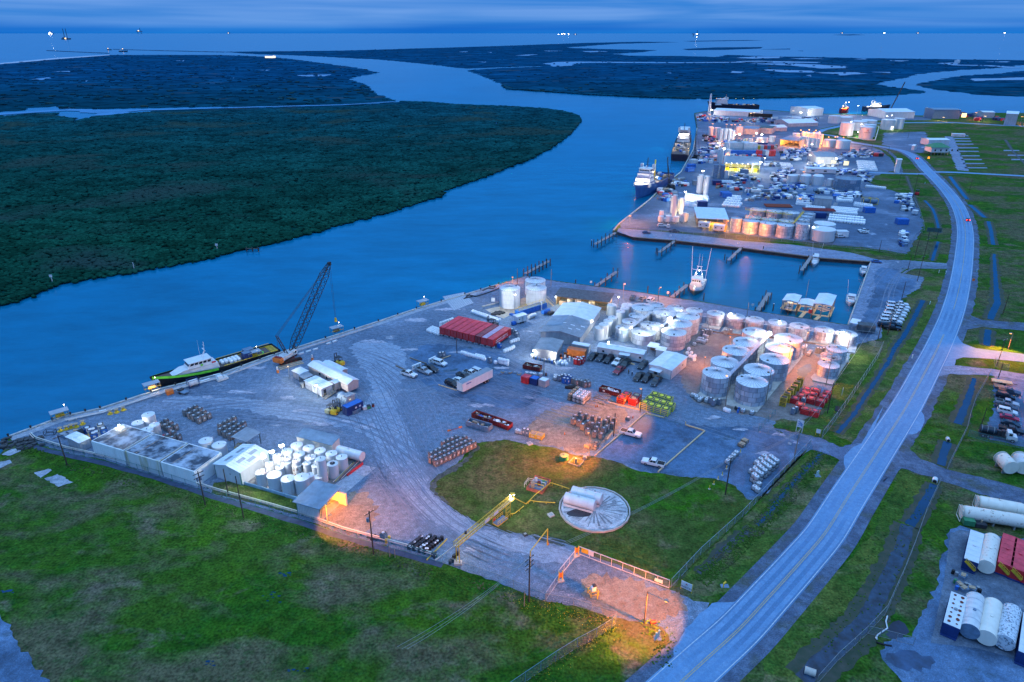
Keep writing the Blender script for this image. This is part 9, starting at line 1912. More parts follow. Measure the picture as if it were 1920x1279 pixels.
mb.bar((L*.4,-1.2,10),(L*.4,1.2,10),.22);mb.bar((L*.4,-2.6,8.4),(L*.4,2.6,8.4),.18);mb.bar((L*.36,-1.2,5.5),(L*.36,1.2,5.5),.18);mb.bd('a_frame',mw,t)
for s in(-1,1):
 mb=J();p0=Vc((L*.42,s*2.7,2.2));p1=Vc((L*.40,s*3.9,18.5))
 for q in(-.25,.25):mb.bar(p0+Vc((q,0,0)),p1+Vc((q*.5,0,0)),.12)
 for k in rq(22):a=p0.lerp(p1,k/22);b=p0.lerp(p1,(k+1)/22);mb.bar(a-Vc((.22,0,0)),b+Vc((.22,0,0)),.07)
 mb.bd('outrigger',mw,t);J().bar((L*.41,s*2.5,8.4),(L*.41,s*3.2,9.),.1).bd('stay',mw,t)
for z,y in((4.6,0),(6.5,1.2),(6.5,-1.2),(8.,0)):wlamp(t,(L*.36,y,z),'w',330,.2)
wlamp(t,(L*.97,0,4.3),'s',60,.14)
for s in(-.6,.6):J().bar((L*.36,s,10),(L*.36,s,15.5),.05).bd('antenna',mw,t)
def sbt(lb,stern,bow,B=3.4,outr=0,mh=NN):
 A=Vc(G(*stern,WZ));E=Vc(G(*bow,WZ));L=(E-A).length;t=tg('fishing_boat',lb,'boat',(A.x,A.y,WZ),mq.atan2(E.y-A.y,E.x-A.x))
 hull(t,L,B,1.2,.6,mh or mw,mw,mw2,.4,.35,.6,'hull',2.6)
 J().loft([[(L*.4,-B*.36,1.3),(L*.72,-B*.3,1.4),(L*.72,B*.3,1.4),(L*.4,B*.36,1.3)],[(L*.42,-B*.33,2.7),(L*.64,-B*.28,2.7),(L*.64,B*.28,2.7),(L*.42,B*.33,2.7)]]).bd('cabin',mw,t)
 J().b0(L*.66,-B*.26,1.9,.08,B*.52,.6).bd('windscreen',mgl,t);J().box((L*.5,0,3.5),(L*.28,B*.7,.1)).bd('hard_top',mw,t)
 for x in(.4,.6):
  for y in(-.3,.3):J().bar((L*x,B*y,2.6),(L*x,B*y,3.5),.08).bd('top_post',mst,t)
 if outr:
  for s in(-1,1):J().bar((L*.5,s*B*.4,2.6),(L*.45,s*B*.62,9.5),.1).bd('outrigger',mw2,t)
 J().cyl((-.2,0,.4),(-.2,0,1.4),.25).bd('outboard_motor',mdk,t);return t
sbt('~A fishing ~: between pier posts ~E top ~x ~B ~f',(1530,480),(1525,503.5),3.8,1)
sbt('~Q ~l ~U ~: ~G top ~a ~B ~f',(1618,508),(1617,520),3.2,0,mbg)
sbt('~A sport fishing ~: ~N two outriggers ~I ~f ~j ~x',(1596,560),(1593,576),4.,1)
def pier(lb,a,b,w=1.6,n=5,pz=2.2,seed=0,both=1,end=1):
 A=Vc(G(*a,.5));B=Vc(G(*b,.5));t=tg('pier',lb,'pier',(A.x,A.y,0));B=B-Vc((A.x,A.y,0));A0=Vc((0,0,.5));d=(B-A0).normalized();nn=Vc((-d.y,d.x,0));L=(B-A0).length;rn=random.Random(seed)
 mb=J();k=max(4,int(L/.6))
 for i in rq(k):mb.bar(A0.lerp(B,i/k),A0.lerp(B,(i+.92)/k),w,.12)
 mb.bd('deck',mde,t)
 for s in(-1,1):J().bar(A0+nn*s*w*.4+Vc((0,0,-.2)),B+nn*s*w*.4+Vc((0,0,-.2)),.2,.25).bd('stringer',mpi,t)
 for i in rq(n):
  for s in((-1,1)if both else(1,)):
   p=A0.lerp(B,(i+.1)/(n-.6)if n>1 else 0)+nn*s*(w*.5+.25);J().cyl((p.x,p.y,-2.6),(p.x,p.y,pz*rn.uniform(.55,1.2)),.24,.22,8).bd('pile',mpi,t)
 return t
pier('~3 ~g pier ~E mouth ~B ~! ~a',(1116,457.5),(1155,436),1.7,6,2.4,1);pier('~g pier, first ~I top ~x ~B ~f',(1236,473),(1265,452),1.7,4,2.,2);pier('~g pier, ~Z ~I top ~x ~B ~f',(1366,488),(1390,465),1.7,3,2.,3)
pier('~g pier ~E ~Y mouth ~B ~f, ~< ~x',(1118,536),(1157,509),1.7,4,2.6,4);pier('~S ~g pier running out ~D ~Y ~e',(985,513),(1030,489),1.7,7,2.4,5);pier('~g pier ~C shrimp trawler',(1260,557),(1289,534),1.8,4,1.9,6);pier('~g pier ~O ~f ~j ~x ~F ~: sheds',(1421,582),(1443,549),1.8,4,2.4,7);pier('~S narrow pier ~C fishing ~: ~E top ~B ~f',(1503,507),(1522,480),1.6,4,2.2,8)
for i,(x,y)in en([(1109,461),(1230,476),(1358,488),(1430,473),(1319,563),(1449,583),(1214,549),(1079,537)]):
 t=tg('mooring_pile',['striped mooring pile off the end ~B ~3 pier','mooring pile off the first ~f pier','~7 mooring pile off the ~Z ~f pier','~& lone pile ~n top ~B ~f','~S pile ~n trawler bow','~l pile ~C ~: sheds','~S pile ~F ~f ~j ~o pickups','~S pile ~F slim ~l ~$'][i],'pile',(*G(x,y,WZ)[:2],WZ));J().cyl((0,0,-1),(0,0,3.),.26,.24,8).bd('pile_shaft',mpi,t);J().cyl((0,0,3.),(0,0,3.12),.3).bd('pile_cap',mw2 if i in(0,5)else mpi,t)
for i,(x,y)in en([(1108,534),(1252,554),(1411,577),(1257,446),(1384,460),(1516,474)]):
 t=tg('dock_sign',['~Q ~A dock board ~F ~< ~Y mouth pier','~Q ~A dock board ~F trawler pier','~Q ~A dock board ~F pier next ~> ~: sheds','~Q ~A dock board ~E first ~f pier','~Q ~A dock board ~E ~Z ~f pier','~Q ~A dock board ~E fishing ~: pier'][i],'sign',G(x,y));J().bar((0,0,0),(0,0,1.2),.08).bd('post',mst,t);J().box((0,0,1.3),(.9,.06,.9)).bd('board',mw,t)
tag(J().tube([G(1590,609,.15),G(1633,491,.15)],.3,6).bd('quay_edge',mkb),'~b edge ~I lot ~x ~B ~f','quay');tag(J().tube([G(x,y,.1)for x,y in[(1633,491),(1538,484),(1390,465),(1263,451),(1187,445)]],.35,6).bd('quay_edge',mwd),'~S ~g edge ~I top ~x ~B ~f','quay')
tag(J().tube([G(x,y,.1)for x,y in[(1150,432),(1160,420),(1217,375),(1248,345),(1277,322),(1300,280),(1307,240)]],.45,6).bd('quay_edge',MATS['quay_concrete']),'~l ~b edge ~B far ship ~t','quay')
def Z44(x,y):return(1240+x/4.8,440+y/4.8)
def boat_shed(lb,c4,h,lit=400):
 P=[Vc(G(*Z44(*p),h))for p in c4];t=tg('boat_shed',lb,'~: ~_',(P[0].x,P[0].y,0));o=Vc((P[0].x,P[0].y,0));Q=[p-o for p in P];m01=(Q[0]+Q[1])/2+Vc((0,0,.45));m32=(Q[3]+Q[2])/2+Vc((0,0,.45))
 J().loft([[Q[0],m01,m32,Q[3]],[q+Vc((0,0,.1))for q in(Q[0],m01,m32,Q[3])]]).loft([[m01,Q[1],Q[2],m32],[q+Vc((0,0,.1))for q in(m01,Q[1],Q[2],m32)]]).bd('roof',mrw,t)
 cen=(Q[0]+Q[2])/2
 for a,b in zip(Q,Q[1:]+Q[:1]):
  for f in(.03,.5):p=(a.lerp(b,f)-cen)*.96+cen;J().bar((p.x,p.y,-2.4),(p.x,p.y,h),.2).bd('post',mwd,t)
  p,q=(a-cen)*.9+cen,(b-cen)*.9+cen;J().bar((p.x,p.y,.35),(q.x,q.y,.35),1.1,.15).bd('dock_deck',mti,t)
 if lit:lgt(t,(cen.x,cen.y,h-.7),WARM,lit);wlamp(t,(cen.x,cen.y,h-.3),'y',0,.14)
 return t,o+cen
t,c1=boat_shed('~A ~r ~: ~_ ~N a ~S ~: inside, ~Y end ~B three',[(1088,590),(1230,612),(1266,548),(1130,533)],4.,420)
t,c2=boat_shed('smallest ~A roof ~G ~* ~B three ~: sheds',[(1225,625),(1368,645),(1385,590),(1255,578)],3.2,60)
t,c3=boat_shed('largest ~A ~r ~: ~_ ~N ~g lift beams',[(1365,620),(1535,643),(1580,548),(1420,527)],5.,420)
A=PXY(c1.x-2,c1.y-3.2,WZ);E=PXY(c1.x+1,c1.y+3.5,WZ);sbt('~S covered motor ~: ~q first ~: ~_',E,A,2.8,0,mdk)
t=tg('boat_lift','~g ~: lift beams ~q largest ~: ~_','~: lift',(c3.x,c3.y,0),R(25))
for k in rq(4):J().bar((-2.6,-2+k*1.2,1.),(2.6,-2+k*1.2,1.),.22).bd('lift_beam',mti,t)
t=tg('fuel_kiosk','~Q red cabinet ~O dock ~R ~: sheds','cabinet',G(*Z44(1340,705),.4),R(20));J().box((0,0,.8),(1.1,.9,1.6)).bd('cabinet_body',mrd,t);J().box((0,0,1.65),(1.2,1.,.1)).bd('lid',mw,t)
pole('~7 slim ~l mast ~N two ~Q lamps ~D ~* ~: ~_',Z44(1290,620),Z44(0,402)[1],mat=mpl,r=.1,arms=0)
for i,(a,b)in en([((1250,745),(1300,690)),((1385,765),(1425,735))]):tag(J().bar(G(*Z44(*a),.35),G(*Z44(*b),.45),1.3,.12).bd('gangway',mti),['~g gangway ~> ~* ~: ~_','~g gangway ~> largest ~: ~_'][i],'gangway')
bldg('equipment_canopy','~Q ~A canopy ~E ~a ~B ~f ~j',"canopy",(1592,617),(1606,620),4,2.6,mono=.2,wall=mst,roof=mrw,ops='flrb',ribs=0)
t=tg('raised_tank_box','~S open steel ~H frame ~C ~Q ~A canopy','frame',G(1622,622),R(-15));J().box((0,0,2.),(5.6,3.4,2.2)).bd('tank_body',M('dark_weathered_box',(.07,.085,.10),.8,0,.3,1.,stk=.2),t)
mb=J()
for x in(-3.6,-1.2,1.2,3.6):
 for y in(-2,2):mb.bar((x,y,0),(x,y,1.2),.14)
for z in(.9,):mb.tube([(-3.6,-2,z),(3.6,-2,z),(3.6,2,z),(-3.6,2,z),(-3.6,-2,z)],.1)
mb.bd('support_frame',mst,t)
for kk,key,c,lab,r0 in[(msv((.03,.06,.10)),'sbl',Z10(1082,240),'~S ~U SUV ~O ~f ~j ~C ~J ~X',R(70)),(mpk((.30,.33,.37)),'ps',Z10(1180,252),'silver ~h ~O ~f ~j ~D wide ~H',R(60)),(msv((.6,.61,.64)),'sw',Z10(1275,262),'~A SUV ~O ~f ~j ~F ~X ~9',R(60)),(msv((.05,.12,.30),1),'cbl',(1643,492.5),'~Q ~U car ~E ~a ~B ~f ~j',R(-20)),(mpk((.02,.03,.04)),'pk3',(1264,436),'~S ~h ~O shell ~j ~o ~f',R(-5)),(msv((.02,.06,.16),1),'cbl2',(1212,438.5),'~S ~U car ~O shell ~j ~n first ~f pier',R(-5))]:pkc(kk,key,c,r0,lab)
pole('~X ~$ ~N pink ~J ~X ~O ~f ~j ~o pickups',(1168,561),533,lamp='o',pwr=3800,arm=.25,aim=0,mat=mpl,head=.3)
pole('~X ~$ ~N pink ~J ~X ~E ~f ~j ~n trawler',(1233.6,565.6),539.5,lamp='o',pwr=2600,arm=.6,aim=0,mat=mpo,head=.26)
# far yard
def Y1(x,y):return(1140+x/6,180+y/6)
def Y2(x,y):return(1420+x/6,180+y/6)
def Y3(x,y):return(1080+x/6,320+y/6)
def Y4(x,y):return(1380+x/6,320+y/6)
def Y5(x,y):return(1640+x/5.329,180+y/5.329)
def FT(lab,sheet,x,y,r,yb=NN,h=NN,**k):
 cx,cy=sheet(x,y);s=5.329 if sheet is Y5 else 6;return plain(lab,cx,cy,r/s,sheet(0,yb)[1]if yb else NN,h,far=1,**k)
def onr(t,dx,dy,z,kind,pw,size=.3):return wlamp(t,(dx,dy,z),kind,pw,size)
for i,(sh,x,y,r,yb,h)in en([(Y3,1785,530,60,697,NN),(Y3,1912,550,62,707,NN),(Y4,145,558,95,717,NN),(Y4,340,582,95,741,NN),(Y4,532,604,97,762,NN)]):
 cx,cy=sh(x,y);galv('far ~M ~H ~G ~5 row ~F shell ~j, %s ~v ~A pavilion'%NTH[i],cx,cy,r/6,sh(0,yb)[1],NN,rgs=4,shd=mixg)
for i,(x,y,r)in en([(195,522,85),(380,545,85),(568,562,85)]):cx,cy=Y4(x,y);galv('far ~M ~H ~B ~* row, %s ~v ~A pavilion'%NTH[i],cx,cy,r/6,NN,6.3,rgs=4,shd=mixg)
for i,(x,y,r)in en([(250,435,88),(435,452,88),(622,468,90)]):cx,cy=Y4(x,y);galv('far ~M ~H ~B back row ~q ~T catwalk, %s ~v ~Y'%NTH[i],cx,cy,r/6,NN,5.2,rgs=3,shd=mixg)
for i,(x,y,r,yb)in en([(720,590,76,777),(755,545,72,NN),(790,510,70,NN),(825,480,66,NN)]):cx,cy=Y4(x,y);galv(['mottled ~c ~H ~E shell ~j end ~B mottled row','~Z mottled ~c ~H ~B row ~C ~A logo ~H','third mottled ~c ~H ~B row ~C red pipe stack','last mottled ~c ~H ~B row ~F ~p'][i],cx,cy,r/6,Y4(0,yb)[1]if yb else NN,NN if yb else 7.4,shd=[m_g1,mmo,m_g3,mse],roof=mmo,rgs=5)
t=FT('wide ~A ~H ~N a ~S bird emblem ~F far shell ~j',Y4,957,650,130,806);
for q in(.0,.35,.7):a=mq.radians(-38)-t.rotation_euler[2];rr=6.14;J().box((rr*mq.cos(a+q*.12),rr*mq.sin(a+q*.12),3.6+.5*mq.sin(q*5)),(.12,.9,.5),0,a).bd('emblem',m_ink,t)
onr(t,-3.5,3.5,6.3,'w',1200)
FT('wide ~A ~H just ~D one ~N the bird emblem',Y4,1000,592,116,NN,5.6)
wkw('~T catwalk ~m back ~. far ~M ~e',Y4(105,440),Y4(632,498),5.8,5.8,1.,my,4);wkw('~T catwalk ~R ~* and ~5 far ~e',Y4(100,520),Y4(640,590),6.8,6.8,.5,my,4);wkw('~T stair walk ~I mottled ~e',Y4(650,590),Y4(760,465),7.6,7.6,.8,my,3)
flat('tank_wall_slab',[Y4(770,790),Y4(1080,840),Y4(1180,680),Y4(1110,660)],.1,M('dark_containment',(.05,.06,.08),.8,0,.3),2,.1)
for lab,x,y,r,yb,h in[('~7 ~A ~-, ~5 ~B lit ~- pair ~n ~f ~a',1090,290,36,482,NN),('~7 ~A ~- ~D ~5 one ~n ~f ~a',1122,274,26,NN,13.),('~Z ~7 ~A ~- ~B lit pair, ~N ~T ladder',1165,322,35,472,NN),('slim ~- ~D one ~N the ~T ladder',1197,308,26,NN,9.5)]:FT(lab,Y3,x,y,r,yb,h)
for i,(x,y,r,yb,h)in en([(965,450,24,NN,6.5),(955,512,30,NN,4.2),(1010,535,35,600,NN),(1095,535,35,602,NN),(1045,508,33,NN,4.4),(1130,515,33,NN,4.4),(1190,492,24,598,NN),(1225,470,22,NN,6.5),(1250,480,18,NN,5.5)]):FT('~A hopper ~H on legs, %s ~B cluster ~d lit silos'%NTH[i],Y3,x,y,r,yb,h,legs=1.4)
for i,(x,y,r,yb,h)in en([(1018,905,33,1122,NN),(1085,920,33,1132,NN),(1052,888,28,NN,14.),(1122,902,27,NN,14.5)]):FT('~7 ~A ~- on legs, %s ~B four ~u ~G open yard'%NTH[i],Y1,x,y,r,yb,h,legs=2.)
for i,(x,y,r,yb,h,m)in en([(1200,770,29,927,NN,mbg),(1275,775,30,927,NN,mbg),(1325,842,25,930,NN,mw),(1382,895,21,940,NN,mbg),(1452,858,19,915,NN,mw)]):FT(['~7 ~U ~c ~-, ~Y ~x one ~W open ~K','~7 ~U ~c ~- ~C open ~K ~a','~A ~- on a ~S base ~W open ~K','low ~U ~c ~H ~W open ~K','slim ~A ~- ~W open ~K'][i],Y1,x,y,r,yb,h,mat=m)
for lab,x,y,r,yb,h,m in[('~A ~H ~N pink lit ~x, first ~B ~A row ~G mid yard',383,890,56,990,NN,mw),('~A ~H ~D pink lit one',440,884,38,NN,6.,mw2),('~A ~H ~N a red stripe down its ~*, ~Z ~B ~A row',528,892,56,1000,NN,mw),('~A ~H ~D striped one',560,880,42,NN,6.2,mw2),('~A ~H, third ~B ~A row ~G mid yard',668,896,59,1010,NN,mw),('~A ~H ~D third ~B ~A row',690,884,46,NN,6.2,mw2),('~Q ~A ~H ~R ~A row and the wide ~c ~H',808,932,33,1018,NN,mw)]:FT(lab,Y2,x,y,r,yb,h,mat=m)
cx,cy=Y2(998,922);galv('widest ~U ~c ~H ~B ~! ~N a slanting stair',cx,cy,135/6,Y2(0,1060)[1],NN,shd=[mbg,m_g2,mbg,mse],roof=mrb,rgs=3)
tt=FT('~7 ~A ~6 ~H ~E inner ~a ~B ~6 group',Y2,990,298,72,450)
tm=FT('~A ~6 ~H carrying a flame emblem and ~S lettering',Y2,1213,345,75,486)
for lab,x,y,r,yb,h in[('~A ~6 ~H tucked ~D emblem ~H',1270,322,68,NN,12.),('wide ~A ~6 ~H ~D inner ~a ~H',1148,283,82,NN,9.5),('wide ~A ~6 ~H ~C pipe bend',1262,272,80,NN,9.5),('wide ~A ~6 ~H, ~Y ~x ~B rear pair',872,222,62,NN,8.5),('wide ~A ~6 ~H, inner one ~B rear pair',978,235,80,300,NN),('~A ~6 ~H, taller looking one ~B ~j ~x pair',1455,264,73,382,NN),('~A ~6 ~H, half hidden one ~B ~j ~x pair',1575,250,55,372,NN)]:FT(lab,Y2,x,y,r,yb,h)
a=mq.atan2(-tm.location.y,-tm.location.x)-tm.rotation_euler[2];sh_=tm.children[0].data.vertices;rr=max(v.co.x for v in sh_)+.12
for dz,s_,m in((8.2,1.9,m_inkr),):
 ca,sa=mq.cos(a+.12),mq.sin(a+.12)
 for pts in([(0,1),(-.25,.35),(0,.05)],[(.02,1),(.27,.35),(.02,.05)],[(-.3,.3),(-.55,-.25),(-.1,-.05)],[(.3,.3),(.55,-.25),(.1,-.05)]):
  J().face([((rr+.05)*ca-p[0]*s_*-sa*-1*1.0,(rr+.05)*sa+p[0]*s_*ca*1.0,dz+p[1]*s_)for p in pts]).bd('emblem',m,tm)
tx=text('MARTIN',1.6,((rr+.25)*mq.cos(a+.1),(rr+.25)*mq.sin(a+.1),6.6),(R(90),0,a+.1+R(90)),m_ink,tm)
def lat(t,sheet,x,y,z,kind,pw,size=.35):return wlamp(t,tol(t,G(*sheet(x,y),z)),kind,pw,size)
for(x,y,z)in[(1055,290,12),(1075,318,11),(1060,378,6)]:lat(tt,Y2,x,y,z,'w',3000,.4)
lat(tt,Y2,1020,425,1.5,'w',5000,.5);lat(tm,Y2,1172,318,12,'w',3000,.4);lat(tm,Y2,1245,318,12,'w',3500,.45);lat(tm,Y2,1133,405,5,'w',2500,.35)
pts=[G(*Y2(x,y),.8)for x,y in[(1010,460),(1150,480),(1200,492),(1325,495),(1370,345),(1355,340)]];tag(J().tube(pts,.35,6).bd('pipeline',mw),'~A pipeline looping round the ~6 ~e','pipe')
for nm_,x,y,z,k,pw in[('~A ~X mast ~R ~j ~x ~6 ~e',1522,352,3,'w',6000),('~A ~X mast ~o first ~j ~x ~6 ~H',1460,228,13,'w',3000),('~A ~X mast ~o ~Z ~j ~x ~6 ~H',1515,220,13,'w',3000),('~7 ~A ~X mast ~F red ~)',1138,108,16,'w',6000),('~A ~X ~$ ~n ~Q work ship ~t',1180,220,6,'y',6000)]:
 p=G(*Y2(x,y),z);pole(nm_,PXY(p[0],p[1],0),h=z,lamp='w' if k=='w' else 'y',pwr=pw,arm=0,mat=mst,head=.5)
for i,(x,y,r,yb,h)in en([(500,455,36,570,NN),(562,470,28,578,NN),(615,478,26,580,NN),(665,480,27,582,NN),(440,420,42,NN,9.),(560,410,60,NN,10.),(650,415,62,NN,10.),(715,430,30,NN,9.5)]):t=FT(['~A ~- ~E ~a ~B ~J lit ~i','slim ~A ~-, ~Z ~G ~J lit ~i','slim ~A ~-, third ~G ~J lit ~i','slim ~A ~-, fourth ~G ~J lit ~i','~A ~H ~E ~Y end ~B ~J lit ~i','wide ~A ~H ~E back ~B ~J lit ~i','~Z wide ~A ~H ~E back ~B ~J lit ~i','narrow ~A ~H ~E ~j end ~B ~J lit ~i'][i],Y2,x,y,r,yb,h)
PT=t
for(x,y,z,pw)in[(490,385,11,6000),(518,403,11,4500),(555,408,11,4500),(585,380,11,6000),(640,410,11,4500),(660,388,11,7000),(700,408,11,5000),(535,552,1.5,5000),(700,556,1.5,5000),(715,535,3,3500)]:lat(PT,Y2,x,y,z,'o',pw*1.2,.7)
t1=FT('ribbed ~A ~H ~N ~T gear ~C ~J lit ~i',Y2,805,490,66,578);t2=FT('ribbed ~A ~H ~N ~J lamps up its ~x',Y2,955,497,76,600)
for(x,y,z,t_)in[(803,462,7,t1),(878,460,7,t1),(903,458,7,t2),(970,468,7,t2),(1035,540,3.5,t2),(1022,578,1.5,t2),(1030,560,2.5,t2)]:lat(t_,Y2,x,y,z,'o',4600,.6)
t=bldg('open_shed','~c ~r open ~_ glowing ~J inside ~C lit ~i','shed',Y2(250,560),Y2(450,580),26,6,mono=1.,wall=mwg,roof=mrb,ops='fr',ribs=0,over=.8)
L_,W_,h_=t['dims']
for k in rq(4):lgt(t,(L_*(.12+.25*k),1.5,3.8),SOD,3800);wlamp(t,(L_*(.12+.25*k),.5,4.6),'o',0,.4)
t=bldg('open_warehouse','~3 ~c ~K ~N a ~T lit open ~5 and ~. ~Q lamps','warehouse',Y1(1300,850),Y1(1700,870),22,6.5,mono=2.5,wall=mwg,roof=mrg,ops='f',ribs=1,over=.6)
L_,W_,h_=t['dims']
for k in rq(6):lgt(t,(L_*(.08+.17*k),2.5,4.2),(1,.8,.2),2300)
for k in rq(7):J().box((L_*(.1+.13*k),5.5,1.1),(3.2,2,2.2)).bd('stored_crate',[my,mtn,my,mbg][k%4],t)
for k in rq(6):wlamp(t,(L_*(.05+.15*k),-.8,6.9),'s',60,.2)
for k in rq(4):J().b0(L_*(.18+.2*k),-.2,.1,.5,.4,6.2).bd('door_column',mw2,t)
for(lab,x,y,z,pw)in[('blazing ~A ~4 mast ~E open ~K ~a',1720,745,9,16000),('~Z ~A ~4 mast ~D open ~K ~a',1765,700,9,8000)]:
 p=G(*Y1(x,y),z);pole(lab,PXY(p[0],p[1],0),h=z,lamp='w',pwr=pw,arm=0,mat=mst,head=.75 if pw>9000 else .55)
t=bldg('far_warehouse','~7 ~c ~r ~K ~N floodlit corners ~G mid yard','warehouse',Y2(650,775),Y2(890,782),30,6.5,1.5,'x',mwg,mrg,over=.6,wins=[('loading_door','f',4,.2,4,3.6,M('lit_doorway',(.6,.55,.35),.7,0,.2,emit=(1,.75,.3),es=.5)),('loading_door','f',14,.2,4,3.6,MATS['lit_doorway']),('loading_door','f',24,.2,4,3.6,MATS['lit_doorway'])])
for(lab,x,y,z,pw)in[('~4 mast blazing ~E ~Y ~a ~B ~7 ~K',595,670,8,11000),('~4 mast blazing ~E ~j ~a ~B ~7 ~K',890,705,8,11000),('~Q ~A ~X mast ~D ~7 ~K',615,545,7,5000)]:
 p=G(*Y2(x,y),z);pole(lab,PXY(p[0],p[1],0),h=z,lamp='w',pwr=pw,arm=0,mat=mst,head=.65)
bldg('long_office','~3 ~A ~r ~| ~N ~S windows ~W ~7 ~K','office',Y2(545,868),Y2(885,880),8,3.2,.6,'x',mwa,mrw,.4,wins=[('window','f',5+9*k,1,2.4,1.2)for k in rq(4)])
bldg('small_shed','~Q ~c metal ~_ ~u amid the ~p','shed',Y2(628,1245),Y2(825,1262),9,5.4,.8,'x',mwg,mrg,wins=[('loading_door','f',3,.2,2.4,3.6),('loading_door','f',12.5,.2,2.4,3.6)])
t=bldg('white_pavilion','~A ~r pavilion lit ~J beneath, ~F far ~M ~e','pavilion',Y3(1360,640),Y3(1690,655),24,5.4,mono=.5,wall=mwd,roof=mrw,ops='flr',ribs=1,over=.8)
L_,W_,h_=t['dims'];
for k in rq(3):lgt(t,(L_*(.3+.22*k),2.5,4.2),(1,.55,.1),1500);J().box((L_*(.3+.25*k),5,1.),(4,2,2)).bd('stored_crate',mtn,t)
wlamp(t,(L_+.4,-1.,4.9),'o',5000,.4)
for i,(a,b)in en([((1370,655),(1490,668)),((1540,690),(1655,703))]):bldg('stilt_office',['~Q ~A ~| on stilts ~W ~A pavilion, ~Y ~x','~Q ~A ~| on stilts ~W ~A pavilion, ~j ~x'][i],'office',Y3(*a),Y3(*b),4,2.6,.1,'x',mwa,mrw,1.1,wins=[('window','f',1.2,1,.9,.8),('window','f',4.4,1,.9,.8)])
for i,(x,y)in en([(1505,680),(1670,690)]):t=tg('yellow_stair',['~T stair ~R two stilt offices','~T stair ~E ~j ~x stilt ~|'][i],'stairs',G(*Y3(x,y)),R(60));J().bar((0,0,.1),(3.2,0,2.6),.9,.15).bd('tread',my,t);[J().bar((0,s,1.),(3.2,s,3.5),.08).bd('handrail',my,t)for s in(-.45,.45)]
for i,(x,y,r,yb,h,m)in en([(1150,348,31,457,NN,mw),(1225,355,33,452,NN,mw),(1280,372,24,NN,12.,mw),(1326,374,22,NN,12.,mw),(1378,374,24,NN,12.,mw),(1412,386,22,NN,11.,mw),(1470,342,40,442,NN,mw2),(1385,490,21,570,NN,mbg),(1445,492,21,572,NN,mbg),(1492,494,22,575,NN,mbg),(1540,480,20,560,NN,M('pale_green_silo',(.30,.40,.34),.5,0,.15)),(1595,480,22,560,NN,mw),(1340,520,27,NN,11.,mw),(1340,600,30,712,NN,mw),(1255,600,26,742,NN,mw),(1290,590,22,NN,12.,mw),(1705,470,42,552,NN,mw2),(1770,465,30,NN,9.,mw2),(1840,450,36,520,NN,mw2)]):
 FT('%s ~-, %s ~G ~/ bank ~B ~!'%({id(mw):'white',id(mw2):'dull ~A',id(mbg):'~U ~c'}.get(id(m),'~l ~;'),nth(i)),Y1,x,y,r,yb,h,mat=m,name='silo')
t=tg('white_screen','~= blank ~A screen wall in ~5 ~B ~/ silos','billboard',G(*Y1(1212,500)),R(-6));Lw=dist(Y1(1212,500),Y1(1375,510));J().b0(0,0,2.,Lw,1.5,10).bd('panel',mw,t)
for x in(1,Lw/2,Lw-1):J().b0(x,.5,0,.6,.6,2.2).bd('leg',mst,t)
for i,(x,y)in en([(1425,600),(1503,598),(1588,610)]):t=tg('white_cube_tank','~= ~A square ~H, %s of three ~D ~U ~V row'%NTH[i],'tank',G(*Y1(x,y+18)),R(-5));J().box((0,0,4),(12,8,8)).bd('tank_body',mw2,t);J().box((0,0,8.1),(11,7,.2)).bd('roof',mw,t)
o=put('longblue',mkc('shipping_container',mbl,mbl,30,4,4),(*G(*Y1(1490,668))[:2],.05),R(-4),'~3 ~U ~V ~i ~d ~A cube ~e');put('blue2',mkc('shipping_container',mnv,mnv,14,4,4),(*G(*Y1(1700,575))[:2],.05),R(-4),'~S ~U ~V ~D coloured ~V rows')
cc=[my,mw2,mrd,mbg,mrd,mrd,mbg,mw,mrd,mrd]
for i in rq(10):
 x,y=(1675+(i%5)*38,612)if i<5 else(1692+(i%5)*38,672);put('fc%d'%id(cc[i]),mkc('shipping_container',cc[i],mrr if cc[i]is mrd else cc[i],7,5,4.6),(*G(*Y1(x,y))[:2],.05),R(75),['yellow','white','red','~U ~c','~Z red'][i%5]+' ~V ~G rear coloured row ~F ~Y ~K' if i<5 else['~S red','~U ~c','white','plain red','last red'][i%5]+' ~V ~G ~5 coloured row ~F ~Y ~K')
K_far=lambda c:mkc('cargo_box',c,c,6,4,3.,ribs=0)
for i,(sh,x,y,c,lab)in en([(Y1,935,812,mbl,'~U covered stack ~O far ~t'),(Y1,920,850,mbl,'~Z ~U covered stack ~O far ~t'),(Y1,960,755,mw2,'~l mat stack ~O far ~t'),(Y3,1670,290,mbl,'~U truck box ~C ~A bag rows'),(Y3,1415,400,mnv,'~S truck box ~W ~Q bag row'),(Y1,1330,1140,mbl,'~U box ~E ~a ~B ~3 bag rows'),(Y1,1220,1000,mnv,'~S ~U box ~C ~7 open yard silos'),(Y1,1000,1000,mst,'~c box truck ~C ~7 open yard silos'),(Y4,940,530,mnv,'~U ~V ~q red pipe stack'),(Y4,1492,470,mbl,'~U box ~C largest ~i of ~p'),(Y4,1860,600,mbl,'~3 ~U ~V ~E ~j ~x ~B ~!'),(Y4,1180,740,mw,'~A cabin ~C ~A logo ~H'),(Y1,1650,830,mbg,'~U ~c skip ~E open ~K'),(Y1,1530,870,mbg,'~S skip ~W open ~K')]):
 put('fb%d'%id(c),K_far(c),(*G(*sh(x,y))[:2],.05),R(20 if i<3 else-4),lab)
o=J()
for k in rq(9):o.cyl((-9,-3+k*.7,2.9+.15*(k%2)),(9,-3+k*.7,2.9+.15*(k%2)),.35,n=8)
tag(o.bd('pipe_bundle',mr2,NN,loc=G(*Y4(920,490)),rz=R(-10)),'stack of rust red pipes ~O ~U ~V','pipes')
o=J()
for k in rq(8):o.cyl((-8,-4+k*1.,.5),(8,-4+k*1.,.5),.3,n=8)
